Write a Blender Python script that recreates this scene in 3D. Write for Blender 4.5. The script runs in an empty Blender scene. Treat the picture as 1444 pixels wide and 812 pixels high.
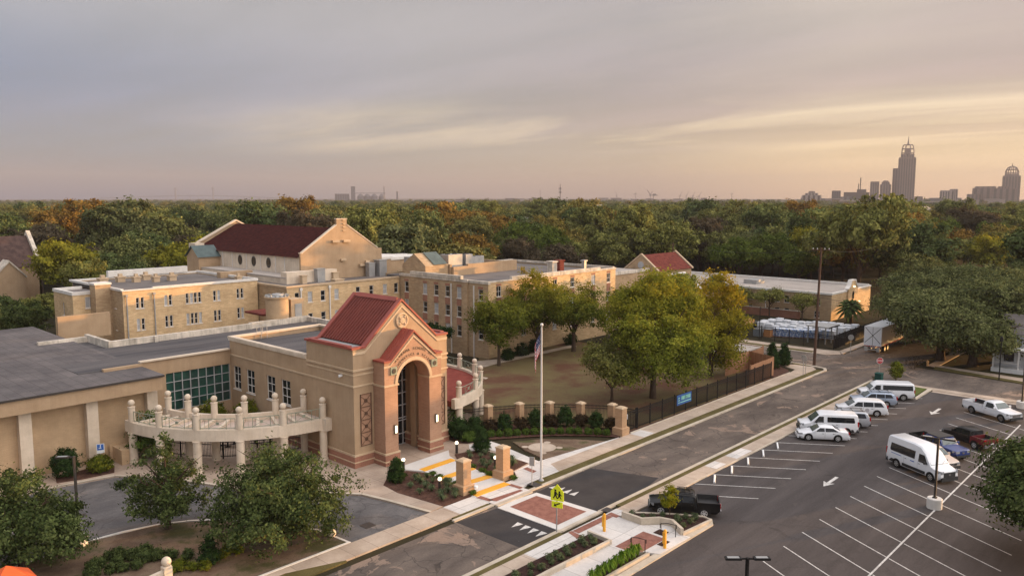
import bpy, bmesh, math, random
import numpy as np
from mathutils import Vector, Matrix
R = math.radians
SC = bpy.context.scene
COL = SC.collection

# ------------------------------------------------------------------ camera
cam_d = bpy.data.cameras.new("camera")
cam = bpy.data.objects.new("camera", cam_d)
COL.objects.link(cam)
cam_d.sensor_width = 36.0
cam_d.lens = 36.0 * 1125.0 / 1444.0
cam_d.clip_start = 0.5
cam_d.clip_end = 30000.0
PITCH = math.degrees(math.atan((406 - 277.5) / 1125.0))
cam.location = (0, 0, 24.0)
cam.rotation_euler = (R(90 - PITCH), 0, R(42.7 - 90))
SC.camera = cam

# ------------------------------------------------------------------ exposure
SC.view_settings.view_transform = 'Standard'
SC.view_settings.look = 'None'
SC.view_settings.gamma = 1.0
SC.view_settings.use_curve_mapping = False
EXPO = 1.1
SC.view_settings.exposure = EXPO
K = 2.0 ** -EXPO

# ------------------------------------------------------------------ sun
SUN_AZ = -24.0      # degrees from +X towards +Y; the sun is low, just out of frame on the right
SUN_EL = 3.3
sun_d = bpy.data.lights.new("sun", 'SUN')
sun_d.energy = 5.0
sun_d.angle = R(0.5)
sun_d.color = (1.0, 0.54, 0.19)
sun = bpy.data.objects.new("sun", sun_d)
COL.objects.link(sun)
sdir = Vector((math.cos(R(SUN_AZ)) * math.cos(R(SUN_EL)), math.sin(R(SUN_AZ)) * math.cos(R(SUN_EL)), math.sin(R(SUN_EL))))
sun.rotation_euler = sdir.to_track_quat('Z', 'Y').to_euler()

# ------------------------------------------------------------------ sky
W = bpy.data.worlds.new("World")
SC.world = W
W.use_nodes = True
nt = W.node_tree
nt.nodes.clear()


def N(tree, typ, **kw):
    n = tree.nodes.new(typ)
    for k, v in kw.items():
        if k == 'inp':
            for a, b in v.items():
                n.inputs[a].default_value = b
        else:
            setattr(n, k, v)
    return n


def LK(tree, a, b):
    tree.links.new(a, b)


def math_n(tree, op, a, b=None, clamp=False):
    n = N(tree, 'ShaderNodeMath', operation=op, use_clamp=clamp)
    for i, x in enumerate((a, b)):
        if x is None:
            continue
        if isinstance(x, (int, float)):
            n.inputs[i].default_value = x
        else:
            LK(tree, x, n.inputs[i])
    return n.outputs[0]


def ramp_n(tree, fac, stops, interp='LINEAR'):
    n = N(tree, 'ShaderNodeValToRGB')
    cr = n.color_ramp
    cr.interpolation = interp
    while len(cr.elements) < len(stops):
        cr.elements.new(0.5)
    for e, (p, c) in zip(cr.elements, stops):
        e.position = p
        e.color = (c[0], c[1], c[2], 1) if not isinstance(c, (int, float)) else (c, c, c, 1)
    LK(tree, fac, n.inputs[0])
    return n.outputs[0]


def mix_n(tree, fac, a, b, blend='MIX'):
    n = N(tree, 'ShaderNodeMix', data_type='RGBA', blend_type=blend)
    for i, x in ((0, fac), (6, a), (7, b)):
        if isinstance(x, (int, float)):
            n.inputs[i].default_value = x
        elif isinstance(x, tuple):
            n.inputs[i].default_value = (x[0], x[1], x[2], 1)
        else:
            LK(tree, x, n.inputs[i])
    return n.outputs[2]


def srgb(r, g, b):
    f = lambda c: (c / 255 / 12.92) if c / 255 <= .04045 else ((c / 255 + .055) / 1.055) ** 2.4
    return (f(r), f(g), f(b))


tc = N(nt, 'ShaderNodeTexCoord')
nrm = N(nt, 'ShaderNodeVectorMath', operation='NORMALIZE')
LK(nt, tc.outputs['Generated'], nrm.inputs[0])
sep = N(nt, 'ShaderNodeSeparateXYZ')
LK(nt, nrm.outputs[0], sep.inputs[0])
zz = math_n(nt, 'MAXIMUM', sep.outputs[2], 0.0)
GA = R(-12.0)
dot = N(nt, 'ShaderNodeVectorMath', operation='DOT_PRODUCT')
LK(nt, nrm.outputs[0], dot.inputs[0])
dot.inputs[1].default_value = (math.cos(GA), math.sin(GA), 0.05)
dg = math_n(nt, 'MULTIPLY_ADD', dot.outputs['Value'], 0.5)
nt.nodes[-1].inputs[2].default_value = 0.5
low = ramp_n(nt, dg, [(0.0, (0.3, 0.32, 0.4)), (0.53, (0.02, 0.132, 0.317)), (0.628, (0.03, 0.137, 0.313)), (0.744, (0.172, 0.214, 0.316)), (0.849, (0.261, 0.248, 0.307)), (0.925, (0.76, 0.562, 0.428)), (0.96, (0.669, 0.541, 0.468)), (1.0, (0.803, 0.649, 0.562))])
mid = ramp_n(nt, dg, [(0.0, (0.3, 0.32, 0.4)), (0.53, (0.112, 0.14, 0.316)), (0.628, (0.192, 0.19, 0.325)), (0.744, (0.25, 0.21, 0.29)), (0.849, (0.252, 0.161, 0.235)), (0.925, (0.286, 0.157, 0.21)), (0.96, (0.249, 0.12, 0.191)), (1.0, (0.299, 0.144, 0.229))])
upp = ramp_n(nt, dg, [(0.0, (0.3, 0.32, 0.4)), (0.53, (0.339, 0.309, 0.352)), (0.628, (0.372, 0.33, 0.361)), (0.744, (0.36, 0.303, 0.318)), (0.849, (0.339, 0.261, 0.276)), (0.925, (0.393, 0.279, 0.258)), (0.96, (0.286, 0.17, 0.177)), (1.0, (0.343, 0.204, 0.212))])
e0 = N(nt, 'ShaderNodeMapRange', interpolation_type='SMOOTHSTEP', inp={1: 0.012, 2: 0.10, 3: 0.0, 4: 1.0})
LK(nt, zz, e0.inputs[0])
e1 = N(nt, 'ShaderNodeMapRange', interpolation_type='SMOOTHSTEP', inp={1: 0.11, 2: 0.23, 3: 0.0, 4: 1.0})
LK(nt, zz, e1.inputs[0])
base = mix_n(nt, e1.outputs[0], mix_n(nt, e0.outputs[0], low, mid), upp)
# cloud sheet: direction projected on a flat deck, so streaks flatten towards the horizon
inv = math_n(nt, 'DIVIDE', 1.0, math_n(nt, 'ADD', zz, 0.055))
pv = N(nt, 'ShaderNodeVectorMath', operation='SCALE')
LK(nt, nrm.outputs[0], pv.inputs[0])
LK(nt, inv, pv.inputs[3])
mp = N(nt, 'ShaderNodeMapping')
mp.inputs['Rotation'].default_value = (0, 0, R(36))
mp.inputs['Scale'].default_value = (0.95, 0.34, 0.0)
LK(nt, pv.outputs[0], mp.inputs[0])
n1 = N(nt, 'ShaderNodeTexNoise', inp={'Scale': 1.0, 'Detail': 7.0, 'Roughness': 0.55, 'Distortion': 0.35})
LK(nt, mp.outputs[0], n1.inputs['Vector'])
shade = ramp_n(nt, n1.outputs[0], [(0.28, 0.83), (0.5, 1.0), (0.70, 1.17)])
base = mix_n(nt, ramp_n(nt, zz, [(0.02, 0.0), (0.075, 1.0)]), base, mix_n(nt, 1.0, base, shade, 'MULTIPLY'))
# bright breaks low in the sky, strongest near the sunrise side
mp2 = N(nt, 'ShaderNodeMapping')
mp2.inputs['Location'].default_value = (0.37, 0.2, 0.0)
mp2.inputs['Rotation'].default_value = (0, 0, R(36))
mp2.inputs['Scale'].default_value = (0.42, 0.16, 0.0)
LK(nt, pv.outputs[0], mp2.inputs[0])
n2 = N(nt, 'ShaderNodeTexNoise', inp={'Scale': 1.25, 'Detail': 8.0, 'Roughness': 0.6, 'Distortion': 0.5})
LK(nt, mp2.outputs[0], n2.inputs['Vector'])
br = ramp_n(nt, n2.outputs[0], [(0.46, 0.0), (0.68, 1.0)])
band = ramp_n(nt, zz, [(0.0, 0.0), (0.045, 0.0), (0.068, 1.0), (0.095, 0.9), (0.12, 0.12), (0.20, 0.15), (0.25, 0.45), (0.6, 0.0)])
glow = ramp_n(nt, dg, [(0.6, 0.0), (0.70, 0.55), (0.85, 0.8), (0.95, 1.0)])
br = math_n(nt, 'MULTIPLY', math_n(nt, 'MULTIPLY', br, band), glow)
base = mix_n(nt, math_n(nt, 'MULTIPLY', br, 0.85), base, srgb(255, 224, 192))
# an overcast sky is brightest overhead, far above the frame
e2 = N(nt, 'ShaderNodeMapRange', interpolation_type='SMOOTHSTEP', inp={1: 0.26, 2: 0.8, 3: 0.0, 4: 1.0})
LK(nt, zz, e2.inputs[0])
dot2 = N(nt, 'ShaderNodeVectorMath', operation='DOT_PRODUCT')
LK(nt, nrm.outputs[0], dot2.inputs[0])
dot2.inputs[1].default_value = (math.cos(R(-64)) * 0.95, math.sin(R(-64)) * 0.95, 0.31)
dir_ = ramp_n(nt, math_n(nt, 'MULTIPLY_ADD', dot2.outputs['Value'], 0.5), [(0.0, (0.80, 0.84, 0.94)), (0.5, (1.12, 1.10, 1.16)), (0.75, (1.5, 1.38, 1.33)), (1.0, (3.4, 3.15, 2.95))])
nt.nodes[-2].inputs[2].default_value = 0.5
# bright patch added to the sky out of frame at right, lighting the walls
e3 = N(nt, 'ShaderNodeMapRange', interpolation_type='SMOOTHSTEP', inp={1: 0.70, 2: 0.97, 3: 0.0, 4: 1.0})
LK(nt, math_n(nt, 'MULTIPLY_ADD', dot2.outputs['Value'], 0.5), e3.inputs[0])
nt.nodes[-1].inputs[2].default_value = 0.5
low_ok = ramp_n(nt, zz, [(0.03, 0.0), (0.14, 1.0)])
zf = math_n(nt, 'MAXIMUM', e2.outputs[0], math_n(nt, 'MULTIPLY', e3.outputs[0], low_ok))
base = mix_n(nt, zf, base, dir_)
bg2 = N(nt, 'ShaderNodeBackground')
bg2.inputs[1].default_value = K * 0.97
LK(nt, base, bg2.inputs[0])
sky = N(nt, 'ShaderNodeTexSky', sky_type='NISHITA', sun_disc=False)
sky.sun_elevation = R(SUN_EL)
sky.sun_rotation = R(90 - SUN_AZ)
sky.altitude = 20
sky.dust_density = 0.5
bg1 = N(nt, 'ShaderNodeBackground')
bg1.inputs[1].default_value = 0.05
LK(nt, sky.outputs[0], bg1.inputs[0])
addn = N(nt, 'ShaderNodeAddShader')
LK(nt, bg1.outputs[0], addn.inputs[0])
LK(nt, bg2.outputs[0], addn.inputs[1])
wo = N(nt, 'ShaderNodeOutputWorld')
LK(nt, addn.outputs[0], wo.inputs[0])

SC.cycles.max_bounces = 5
SC.cycles.diffuse_bounces = 3
SC.cycles.glossy_bounces = 3
SC.cycles.transparent_max_bounces = 6
SC.cycles.volume_bounces = 0
SC.cycles.use_denoising = True

# ------------------------------------------------------------------ mesh helpers
LOC = {}


def rootloc(o):
    while o.parent is not None:
        o = o.parent
    return LOC.get(o.name, (0.0, 0.0, 0.0))


class MB:
    def __init__(s):
        s.v, s.f, s.m = [], [], []

    def add(s, vs, fs, mi=0):
        b = len(s.v)
        s.v.extend(tuple(p) for p in vs)
        s.f.extend(tuple(b + i for i in q) for q in fs)
        s.m.extend([mi] * len(fs))

    def quad(s, a, b, c, d, mi=0):
        s.add((a, b, c, d), ((0, 1, 2, 3),), mi)

    def box(s, x0, x1, y0, y1, z0, z1, mi=0):
        vs = [(x, y, z) for z in (z0, z1) for y in (y0, y1) for x in (x0, x1)]
        s.add(vs, ((0, 2, 3, 1), (4, 5, 7, 6), (0, 1, 5, 4), (2, 6, 7, 3), (0, 4, 6, 2), (1, 3, 7, 5)), mi)

    def obox(s, c, size, rz=0.0, mi=0, ry=0.0):
        M = Matrix.Translation(c) @ Matrix.Rotation(rz, 4, 'Z') @ Matrix.Rotation(ry, 4, 'Y')
        hx, hy, hz = size[0] / 2, size[1] / 2, size[2] / 2
        vs = [M @ Vector((x, y, z)) for z in (-hz, hz) for y in (-hy, hy) for x in (-hx, hx)]
        s.add(vs, ((0, 2, 3, 1), (4, 5, 7, 6), (0, 1, 5, 4), (2, 6, 7, 3), (0, 4, 6, 2), (1, 3, 7, 5)), mi)

    def prism(s, poly, z0, z1, mi=0, bottom=False):
        n = len(poly)
        zb = z0 if isinstance(z0, (list, tuple)) else [z0] * n
        zt = z1 if isinstance(z1, (list, tuple)) else [z1] * n
        vs = [(p[0], p[1], zb[i]) for i, p in enumerate(poly)] + [(p[0], p[1], zt[i]) for i, p in enumerate(poly)]
        fs = [tuple(range(n, 2 * n))] + [(i, (i + 1) % n, n + (i + 1) % n, n + i) for i in range(n)]
        if bottom:
            fs.append(tuple(range(n - 1, -1, -1)))
        s.add(vs, fs, mi)

    def sheet(s, poly, z, mi=0):
        s.add([(p[0], p[1], z) for p in poly], (tuple(range(len(poly))),), mi)

    def exty(s, poly, y0, y1, mi=0):      # polygon in (x,z) run along y
        n = len(poly)
        vs = [(p[0], y0, p[1]) for p in poly] + [(p[0], y1, p[1]) for p in poly]
        s.add(vs, [tuple(range(n)), tuple(range(2 * n - 1, n - 1, -1))] + [(i, (i + 1) % n, n + (i + 1) % n, n + i) for i in range(n)], mi)

    def extx(s, poly, x0, x1, mi=0):      # polygon in (y,z) run along x
        n = len(poly)
        vs = [(x0, p[0], p[1]) for p in poly] + [(x1, p[0], p[1]) for p in poly]
        s.add(vs, [tuple(range(n)), tuple(range(2 * n - 1, n - 1, -1))] + [(i, (i + 1) % n, n + (i + 1) % n, n + i) for i in range(n)], mi)

    def tube(s, p0, p1, r0, r1=None, n=8, mi=0):
        s.path([p0, p1], [r0, r0 if r1 is None else r1], n, mi)

    def path(s, pts, rad, n=6, mi=0):
        pts = [Vector(p) for p in pts]
        if not isinstance(rad, (list, tuple)):
            rad = [rad] * len(pts)
        b = len(s.v)
        prev = None
        for i, p in enumerate(pts):
            d = (pts[min(i + 1, len(pts) - 1)] - pts[max(i - 1, 0)])
            if d.length < 1e-9:
                d = Vector((0, 0, 1))
            d.normalize()
            a = Vector((1, 0, 0)) if abs(d.x) < 0.9 else Vector((0, 1, 0))
            if prev is not None:
                a = prev
            u = (a - d * a.dot(d)).normalized()
            w = d.cross(u)
            prev = u
            for k in range(n):
                t = 2 * math.pi * k / n
                s.v.append(tuple(p + (u * math.cos(t) + w * math.sin(t)) * rad[i]))
        for i in range(len(pts) - 1):
            for k in range(n):
                s.f.append((b + i * n + k, b + i * n + (k + 1) % n, b + (i + 1) * n + (k + 1) % n, b + (i + 1) * n + k))
                s.m.append(mi)
        s.f.append(tuple(b + k for k in range(n))[::-1]); s.m.append(mi)
        e = b + (len(pts) - 1) * n
        s.f.append(tuple(e + k for k in range(n))); s.m.append(mi)

    def lathe(s, prof, c=(0, 0, 0), n=16, mi=0, axis='Z'):
        b = len(s.v)
        for r, z in prof:
            for k in range(n):
                t = 2 * math.pi * k / n
                x, y = r * math.cos(t), r * math.sin(t)
                p = (x, y, z) if axis == 'Z' else ((x, z, y) if axis == 'Y' else (z, x, y))
                s.v.append((c[0] + p[0], c[1] + p[1], c[2] + p[2]))
        for i in range(len(prof) - 1):
            for k in range(n):
                s.f.append((b + i * n + k, b + i * n + (k + 1) % n, b + (i + 1) * n + (k + 1) % n, b + (i + 1) * n + k))
                s.m.append(mi)
        s.f.append(tuple(b + k for k in range(n))[::-1]); s.m.append(mi)
        e = b + (len(prof) - 1) * n
        s.f.append(tuple(e + k for k in range(n))); s.m.append(mi)

    def ball(s, c, r, n=12, mi=0):
        k = max(4, n // 2)
        s.lathe([(max(1e-4, r * math.sin(math.pi * i / k)), -r * math.cos(math.pi * i / k)) for i in range(k + 1)], c, n, mi)

    def build(s, name, mat, parent=None, smooth=0, loc=None):
        me = bpy.data.meshes.new(name)
        o = (0.0, 0.0, 0.0)
        if parent is not None:
            o = rootloc(parent)
        elif loc is not None:
            o = loc
        vs = [(p[0] - o[0], p[1] - o[1], p[2] - o[2]) for p in s.v] if any(o) else s.v
        me.from_pydata(vs, [], s.f)
        mats = mat if isinstance(mat, (list, tuple)) else [mat]
        for m in mats:
            me.materials.append(m)
        if len(mats) > 1:
            me.polygons.foreach_set('material_index', s.m)
        if smooth:
            me.polygons.foreach_set('use_smooth', [True] * len(me.polygons))
            me.set_sharp_from_angle(angle=R(smooth))
        me.update()
        ob = bpy.data.objects.new(name, me)
        COL.objects.link(ob)
        if parent is not None:
            ob.parent = parent
        elif loc is not None:
            ob.location = loc
        return ob


def tag(o, label, cat, group=None, kind=None):
    o['label'] = label
    o['category'] = cat
    if group:
        o['group'] = group
    if kind:
        o['kind'] = kind
    return o


def thing(name, label, cat, loc=(0, 0, 0), group=None):
    o = bpy.data.objects.new(name, None)
    COL.objects.link(o)
    o.empty_display_size = 0.3
    o.location = loc
    LOC[o.name] = tuple(loc)
    return tag(o, label, cat, group)


def struct(o):
    o['kind'] = 'structure'
    return o


def dup(root, loc=None, rz=None, label=None, group=None, sc=None):
    r = root.copy()
    COL.objects.link(r)
    LOC[r.name] = LOC.get(root.name, (0, 0, 0))
    if loc is not None:
        r.location = loc
    if rz is not None:
        r.rotation_euler = (0, 0, rz)
    if sc is not None:
        r.scale = sc if isinstance(sc, tuple) else (sc, sc, sc)
    if label:
        r['label'] = label
    if group:
        r['group'] = group
    for ch in root.children:
        c = ch.copy()
        COL.objects.link(c)
        c.parent = r
        for g in ch.children:
            d = g.copy()
            COL.objects.link(d)
            d.parent = c
    return r


def copypart(o, parent, loc):
    """the same part again, on the same thing, shifted by loc"""
    c = o.copy()
    COL.objects.link(c)
    c.parent = parent
    c.location = loc
    for g in o.children:
        d = g.copy()
        COL.objects.link(d)
        d.parent = c
    return c


# ------------------------------------------------------------------ materials
MATS = {}


def mat(name, c1, c2=None, scale=1.0, rough=0.85, stretch=(1, 1, 1), bump=0.0, metal=0.0, c3=None, detail=6.0, spec=None, coat=0.0, lo=0.35, hi=0.65, fine=0.0, grime=0.0):
    if name in MATS:
        return MATS[name]
    m = bpy.data.materials.new(name)
    m.use_nodes = True
    t = m.node_tree
    b = t.nodes['Principled BSDF']
    b.inputs['Roughness'].default_value = rough
    b.inputs['Metallic'].default_value = metal
    if spec is None and rough >= 0.8:
        spec = 0.12
    if spec is not None:
        b.inputs['Specular IOR Level'].default_value = spec
    if coat:
        b.inputs['Coat Weight'].default_value = coat
        b.inputs['Coat Roughness'].default_value = 0.06
    b.inputs['Base Color'].default_value = (*c1, 1)
    if c2 is not None:
        co = N(t, 'ShaderNodeTexCoord')
        mp = N(t, 'ShaderNodeMapping')
        mp.inputs['Scale'].default_value = stretch
        LK(t, co.outputs['Object'], mp.inputs[0])
        n = N(t, 'ShaderNodeTexNoise', inp={'Scale': scale, 'Detail': detail, 'Roughness': 0.6})
        LK(t, mp.outputs[0], n.inputs['Vector'])
        stops = [(lo, c1), (hi, c2)] if c3 is None else [(lo, c1), ((lo + hi) / 2, c3), (hi, c2)]
        col = ramp_n(t, n.outputs[0], stops)
        if fine:
            n3 = N(t, 'ShaderNodeTexNoise', inp={'Scale': 9.0, 'Detail': 4.0, 'Roughness': 0.7})
            LK(t, co.outputs['Object'], n3.inputs['Vector'])
            f = ramp_n(t, n3.outputs[0], [(0.3, 1 - fine), (0.7, 1 + fine)])
            col = mix_n(t, 1.0, col, f, 'MULTIPLY')
        if grime:
            # rain streaks: noise drawn out downwards
            mg = N(t, 'ShaderNodeMapping')
            mg.inputs['Scale'].default_value = (2.2, 2.2, 0.16)
            LK(t, co.outputs['Object'], mg.inputs[0])
            ngr = N(t, 'ShaderNodeTexNoise', inp={'Scale': 1.0, 'Detail': 6.0, 'Roughness': 0.7})
            LK(t, mg.outputs[0], ngr.inputs['Vector'])
            col = mix_n(t, 1.0, col, ramp_n(t, ngr.outputs[0], [(0.30, 1 - 2 * grime), (0.52, 1.0), (0.75, 1 + grime * .5)]), 'MULTIPLY')
        LK(t, col, b.inputs['Base Color'])
        if bump:
            bn = N(t, 'ShaderNodeBump', inp={'Strength': bump, 'Distance': 0.05})
            LK(t, n.outputs[0], bn.inputs['Height'])
            LK(t, bn.outputs[0], b.inputs['Normal'])
    MATS[name] = m
    return m


def wall_uv(t):
    """(along the wall, height) for walls that face X or Y"""
    co = N(t, 'ShaderNodeTexCoord')
    s = N(t, 'ShaderNodeSeparateXYZ')
    LK(t, co.outputs['Object'], s.inputs[0])
    g = N(t, 'ShaderNodeNewGeometry')
    sn = N(t, 'ShaderNodeSeparateXYZ')
    LK(t, g.outputs['True Normal'], sn.inputs[0])
    ax = math_n(t, 'ABSOLUTE', sn.outputs[0])
    f = math_n(t, 'GREATER_THAN', ax, 0.5)
    mx = N(t, 'ShaderNodeMix', data_type='FLOAT')
    LK(t, f, mx.inputs[0])
    LK(t, s.outputs[0], mx.inputs[2])
    LK(t, s.outputs[1], mx.inputs[3])
    c = N(t, 'ShaderNodeCombineXYZ')
    LK(t, mx.outputs[0], c.inputs[0])
    LK(t, s.outputs[2], c.inputs[1])
    return c.outputs[0], co


def brick(name, ca, cb, mortar, bw=0.55, bh=0.22, streak=None, rough=0.9):
    if name in MATS:
        return MATS[name]
    m = bpy.data.materials.new(name)
    m.use_nodes = True
    t = m.node_tree
    b = t.nodes['Principled BSDF']
    b.inputs['Roughness'].default_value = rough
    b.inputs['Specular IOR Level'].default_value = 0.2
    uv, co = wall_uv(t)
    bt = N(t, 'ShaderNodeTexBrick', inp={'Scale': 1.0, 'Mortar Size': 0.012, 'Brick Width': bw, 'Row Height': bh, 'Bias': 0.0,
                                         'Color1': (*ca, 1), 'Color2': (*cb, 1), 'Mortar': (*mortar, 1)})
    LK(t, uv, bt.inputs['Vector'])
    n = N(t, 'ShaderNodeTexNoise', inp={'Scale': 0.35, 'Detail': 8.0, 'Roughness': 0.65})
    LK(t, co.outputs['Object'], n.inputs['Vector'])
    sh = ramp_n(t, n.outputs[0], [(0.3, 0.78), (0.7, 1.14)])
    col = mix_n(t, 1.0, bt.outputs[0], sh, 'MULTIPLY')
    if streak:
        mp = N(t, 'ShaderNodeMapping')
        mp.inputs['Scale'].default_value = (0.9, 4.5, 1)
        LK(t, uv, mp.inputs[0])
        n2 = N(t, 'ShaderNodeTexNoise', inp={'Scale': 1.0, 'Detail': 5.0, 'Roughness': 0.75})
        LK(t, mp.outputs[0], n2.inputs['Vector'])
        f = ramp_n(t, n2.outputs[0], [(0.52, 0.0), (0.72, 0.75)])
        col = mix_n(t, f, col, streak)
    LK(t, col, b.inputs['Base Color'])
    MATS[name] = m
    return m


def foliage(name, stops, scale=0.5, top=None, rand=None, trans=0.25):
    """leaf material: colour varies by clump (noise), by leaf (island) and, for autumn crowns, with height"""
    if name in MATS:
        return MATS[name]
    m = bpy.data.materials.new(name)
    m.use_nodes = True
    t = m.node_tree
    t.nodes.remove(t.nodes['Principled BSDF'])
    co = N(t, 'ShaderNodeTexCoord')
    n = N(t, 'ShaderNodeTexNoise', inp={'Scale': scale, 'Detail': 3.0, 'Roughness': 0.6})
    LK(t, co.outputs['Object'], n.inputs['Vector'])
    g = N(t, 'ShaderNodeNewGeometry')
    isl = g.outputs['Random Per Island']
    f = math_n(t, 'ADD', math_n(t, 'MULTIPLY', n.outputs[0], 0.72), math_n(t, 'MULTIPLY', isl, 0.30))
    col = ramp_n(t, f, [(0.30 + 0.5 * i / max(1, len(stops) - 1), c) for i, c in enumerate(stops)])
    if top is not None:
        z0, z1, ct, amt = top
        s = N(t, 'ShaderNodeSeparateXYZ')
        LK(t, co.outputs['Object'], s.inputs[0])
        mr = N(t, 'ShaderNodeMapRange', inp={1: z0, 2: z1, 3: 0.0, 4: amt})
        LK(t, s.outputs[2], mr.inputs[0])
        n2 = N(t, 'ShaderNodeTexNoise', inp={'Scale': scale * 0.8, 'Detail': 4.0, 'Roughness': 0.7})
        mp = N(t, 'ShaderNodeMapping')
        mp.inputs['Location'].default_value = (7.3, 2.1, 4.4)
        LK(t, co.outputs['Object'], mp.inputs[0])
        LK(t, mp.outputs[0], n2.inputs['Vector'])
        k = math_n(t, 'MULTIPLY', mr.outputs[0], ramp_n(t, n2.outputs[0], [(0.32, 0.0), (0.62, 1.0)]))
        k = math_n(t, 'MULTIPLY', k, math_n(t, 'MULTIPLY_ADD', isl, 0.6))
        col = mix_n(t, k, col, ct)
    if rand is not None:
        oi = N(t, 'ShaderNodeObjectInfo')
        rc = ramp_n(t, oi.outputs['Random'], rand, 'LINEAR')
        col = mix_n(t, 1.0, col, rc, 'MULTIPLY')
    d = N(t, 'ShaderNodeBsdfDiffuse')
    tr = N(t, 'ShaderNodeBsdfTranslucent')
    LK(t, col, d.inputs[0])
    LK(t, col, tr.inputs[0])
    mx = N(t, 'ShaderNodeMixShader')
    mx.inputs[0].default_value = trans
    LK(t, d.outputs[0], mx.inputs[1])
    LK(t, tr.outputs[0], mx.inputs[2])
    LK(t, mx.outputs[0], t.nodes['Material Output'].inputs[0])
    MATS[name] = m
    return m


def emit(name, c, s):
    if name in MATS:
        return MATS[name]
    m = bpy.data.materials.new(name)
    m.use_nodes = True
    b = m.node_tree.nodes['Principled BSDF']
    b.inputs['Base Color'].default_value = (*c, 1)
    b.inputs['Emission Color'].default_value = (*c, 1)
    b.inputs['Emission Strength'].default_value = s
    MATS[name] = m
    return m


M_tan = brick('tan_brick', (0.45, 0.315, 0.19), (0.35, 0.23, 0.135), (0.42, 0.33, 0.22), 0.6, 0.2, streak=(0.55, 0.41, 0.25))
M_tan2 = brick('lit_tan_brick', (0.68, 0.485, 0.28), (0.56, 0.375, 0.205), (0.45, 0.35, 0.23), 0.6, 0.2, streak=(0.36, 0.225, 0.125))  # tan brick of the street faces, their brighter light painted into the colour
M_smooth = brick('buff_brick', (0.48, 0.33, 0.20), (0.44, 0.30, 0.18), (0.50, 0.36, 0.23), 0.4, 0.1)
M_salmon = brick('salmon_brick', (0.395, 0.23, 0.152), (0.34, 0.19, 0.122), (0.46, 0.29, 0.19), 0.4, 0.1)
M_redband = brick('red_band_brick', (0.33, 0.14, 0.09), (0.27, 0.11, 0.075), (0.38, 0.24, 0.17), 0.4, 0.1)
M_post = brick('post_brick', (0.47, 0.29, 0.165), (0.41, 0.245, 0.135), (0.48, 0.34, 0.22), 0.4, 0.13)
M_stucco = mat('tan_stucco', (0.365, 0.252, 0.158), (0.425, 0.302, 0.195), 0.6, 0.9, fine=0.05, grime=0.05)
M_cream = mat('cream_precast', (0.58, 0.475, 0.365), (0.69, 0.58, 0.465), 0.7, 0.8, fine=0.04, grime=0.06)
M_trim = mat('tan_trim', (0.48, 0.35, 0.23), (0.54, 0.41, 0.28), 1.0, 0.8)
M_coping = mat('weathered_coping', (0.42, 0.37, 0.31), (0.68, 0.60, 0.51), 0.8, 0.9, fine=0.1, grime=0.2)
M_whitecap = mat('white_coping', (0.62, 0.58, 0.54), (0.72, 0.68, 0.63), 1.0, 0.8)
M_redroof = mat('red_metal_roof', (0.135, 0.023, 0.015), (0.185, 0.036, 0.022), 0.8, 0.6, (1, 1, 1), fine=0.05)
M_redtrim = mat('red_metal_trim', (0.25, 0.048, 0.033), (0.30, 0.064, 0.042), 1.0, 0.6)
M_maroon = mat('maroon_tile', (0.030, 0.0085, 0.0085), (0.060, 0.016, 0.013), 1.2, 0.9, (1, 1, 3), fine=0.3, spec=0.04)
M_redtile = mat('red_clay_tile', (0.11, 0.026, 0.021), (0.185, 0.048, 0.034), 1.5, 0.9, (1, 1, 2), fine=0.2)
M_membrane = mat('roof_membrane', (0.125, 0.112, 0.108), (0.19, 0.165, 0.152), 0.25, 0.95, fine=0.08)
M_darkroof = mat('dark_roof_felt', (0.070, 0.066, 0.070), (0.135, 0.122, 0.12), 0.3, 0.95, (0.25, 1.6, 1), fine=0.12)
M_membrane2 = mat('pale_roof_membrane', (0.34, 0.30, 0.27), (0.44, 0.39, 0.35), 0.2, 0.95, fine=0.08)
M_concrete = mat('old_concrete', (0.38, 0.30, 0.235), (0.50, 0.41, 0.33), 0.5, 0.9, fine=0.06)
M_concnew = mat('new_concrete', (0.56, 0.53, 0.50), (0.66, 0.63, 0.60), 0.4, 0.85, fine=0.05)
M_kerb = mat('kerb_concrete', (0.42, 0.355, 0.28), (0.55, 0.475, 0.385), 0.8, 0.9, fine=0.06)
M_lot = mat('new_asphalt', (0.036, 0.030, 0.0295), (0.066, 0.056, 0.054), 0.14, 0.85, fine=0.14, lo=0.38, hi=0.62)
M_patch = mat('dark_asphalt', (0.042, 0.038, 0.038), (0.056, 0.050, 0.049), 0.5, 0.85, fine=0.1)
M_drive = mat('grey_asphalt', (0.085, 0.080, 0.082), (0.155, 0.14, 0.138), 0.28, 0.9, fine=0.1)
M_paver = mat('red_pavers', (0.21, 0.092, 0.070), (0.29, 0.135, 0.104), 2.2, 0.9, fine=0.12)
M_lawn = mat('dry_lawn', (0.115, 0.056, 0.034), (0.150, 0.116, 0.054), 0.14, 1.0, c3=(0.135, 0.090, 0.047), fine=0.30, lo=0.40, hi=0.58)
M_bedlawn = mat('patchy_lawn', (0.125, 0.082, 0.056), (0.078, 0.074, 0.032), 0.3, 1.0, c3=(0.175, 0.122, 0.085), fine=0.26, lo=0.40, hi=0.60)
M_grass = mat('verge_grass', (0.085, 0.070, 0.026), (0.13, 0.105, 0.042), 0.6, 1.0, fine=0.25)
M_green = mat('green_grass', (0.075, 0.095, 0.022), (0.11, 0.125, 0.034), 0.8, 1.0, fine=0.25)
M_mulch = mat('bark_mulch', (0.060, 0.030, 0.022), (0.115, 0.060, 0.043), 3.5, 1.0, bump=0.5, fine=0.35)
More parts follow.
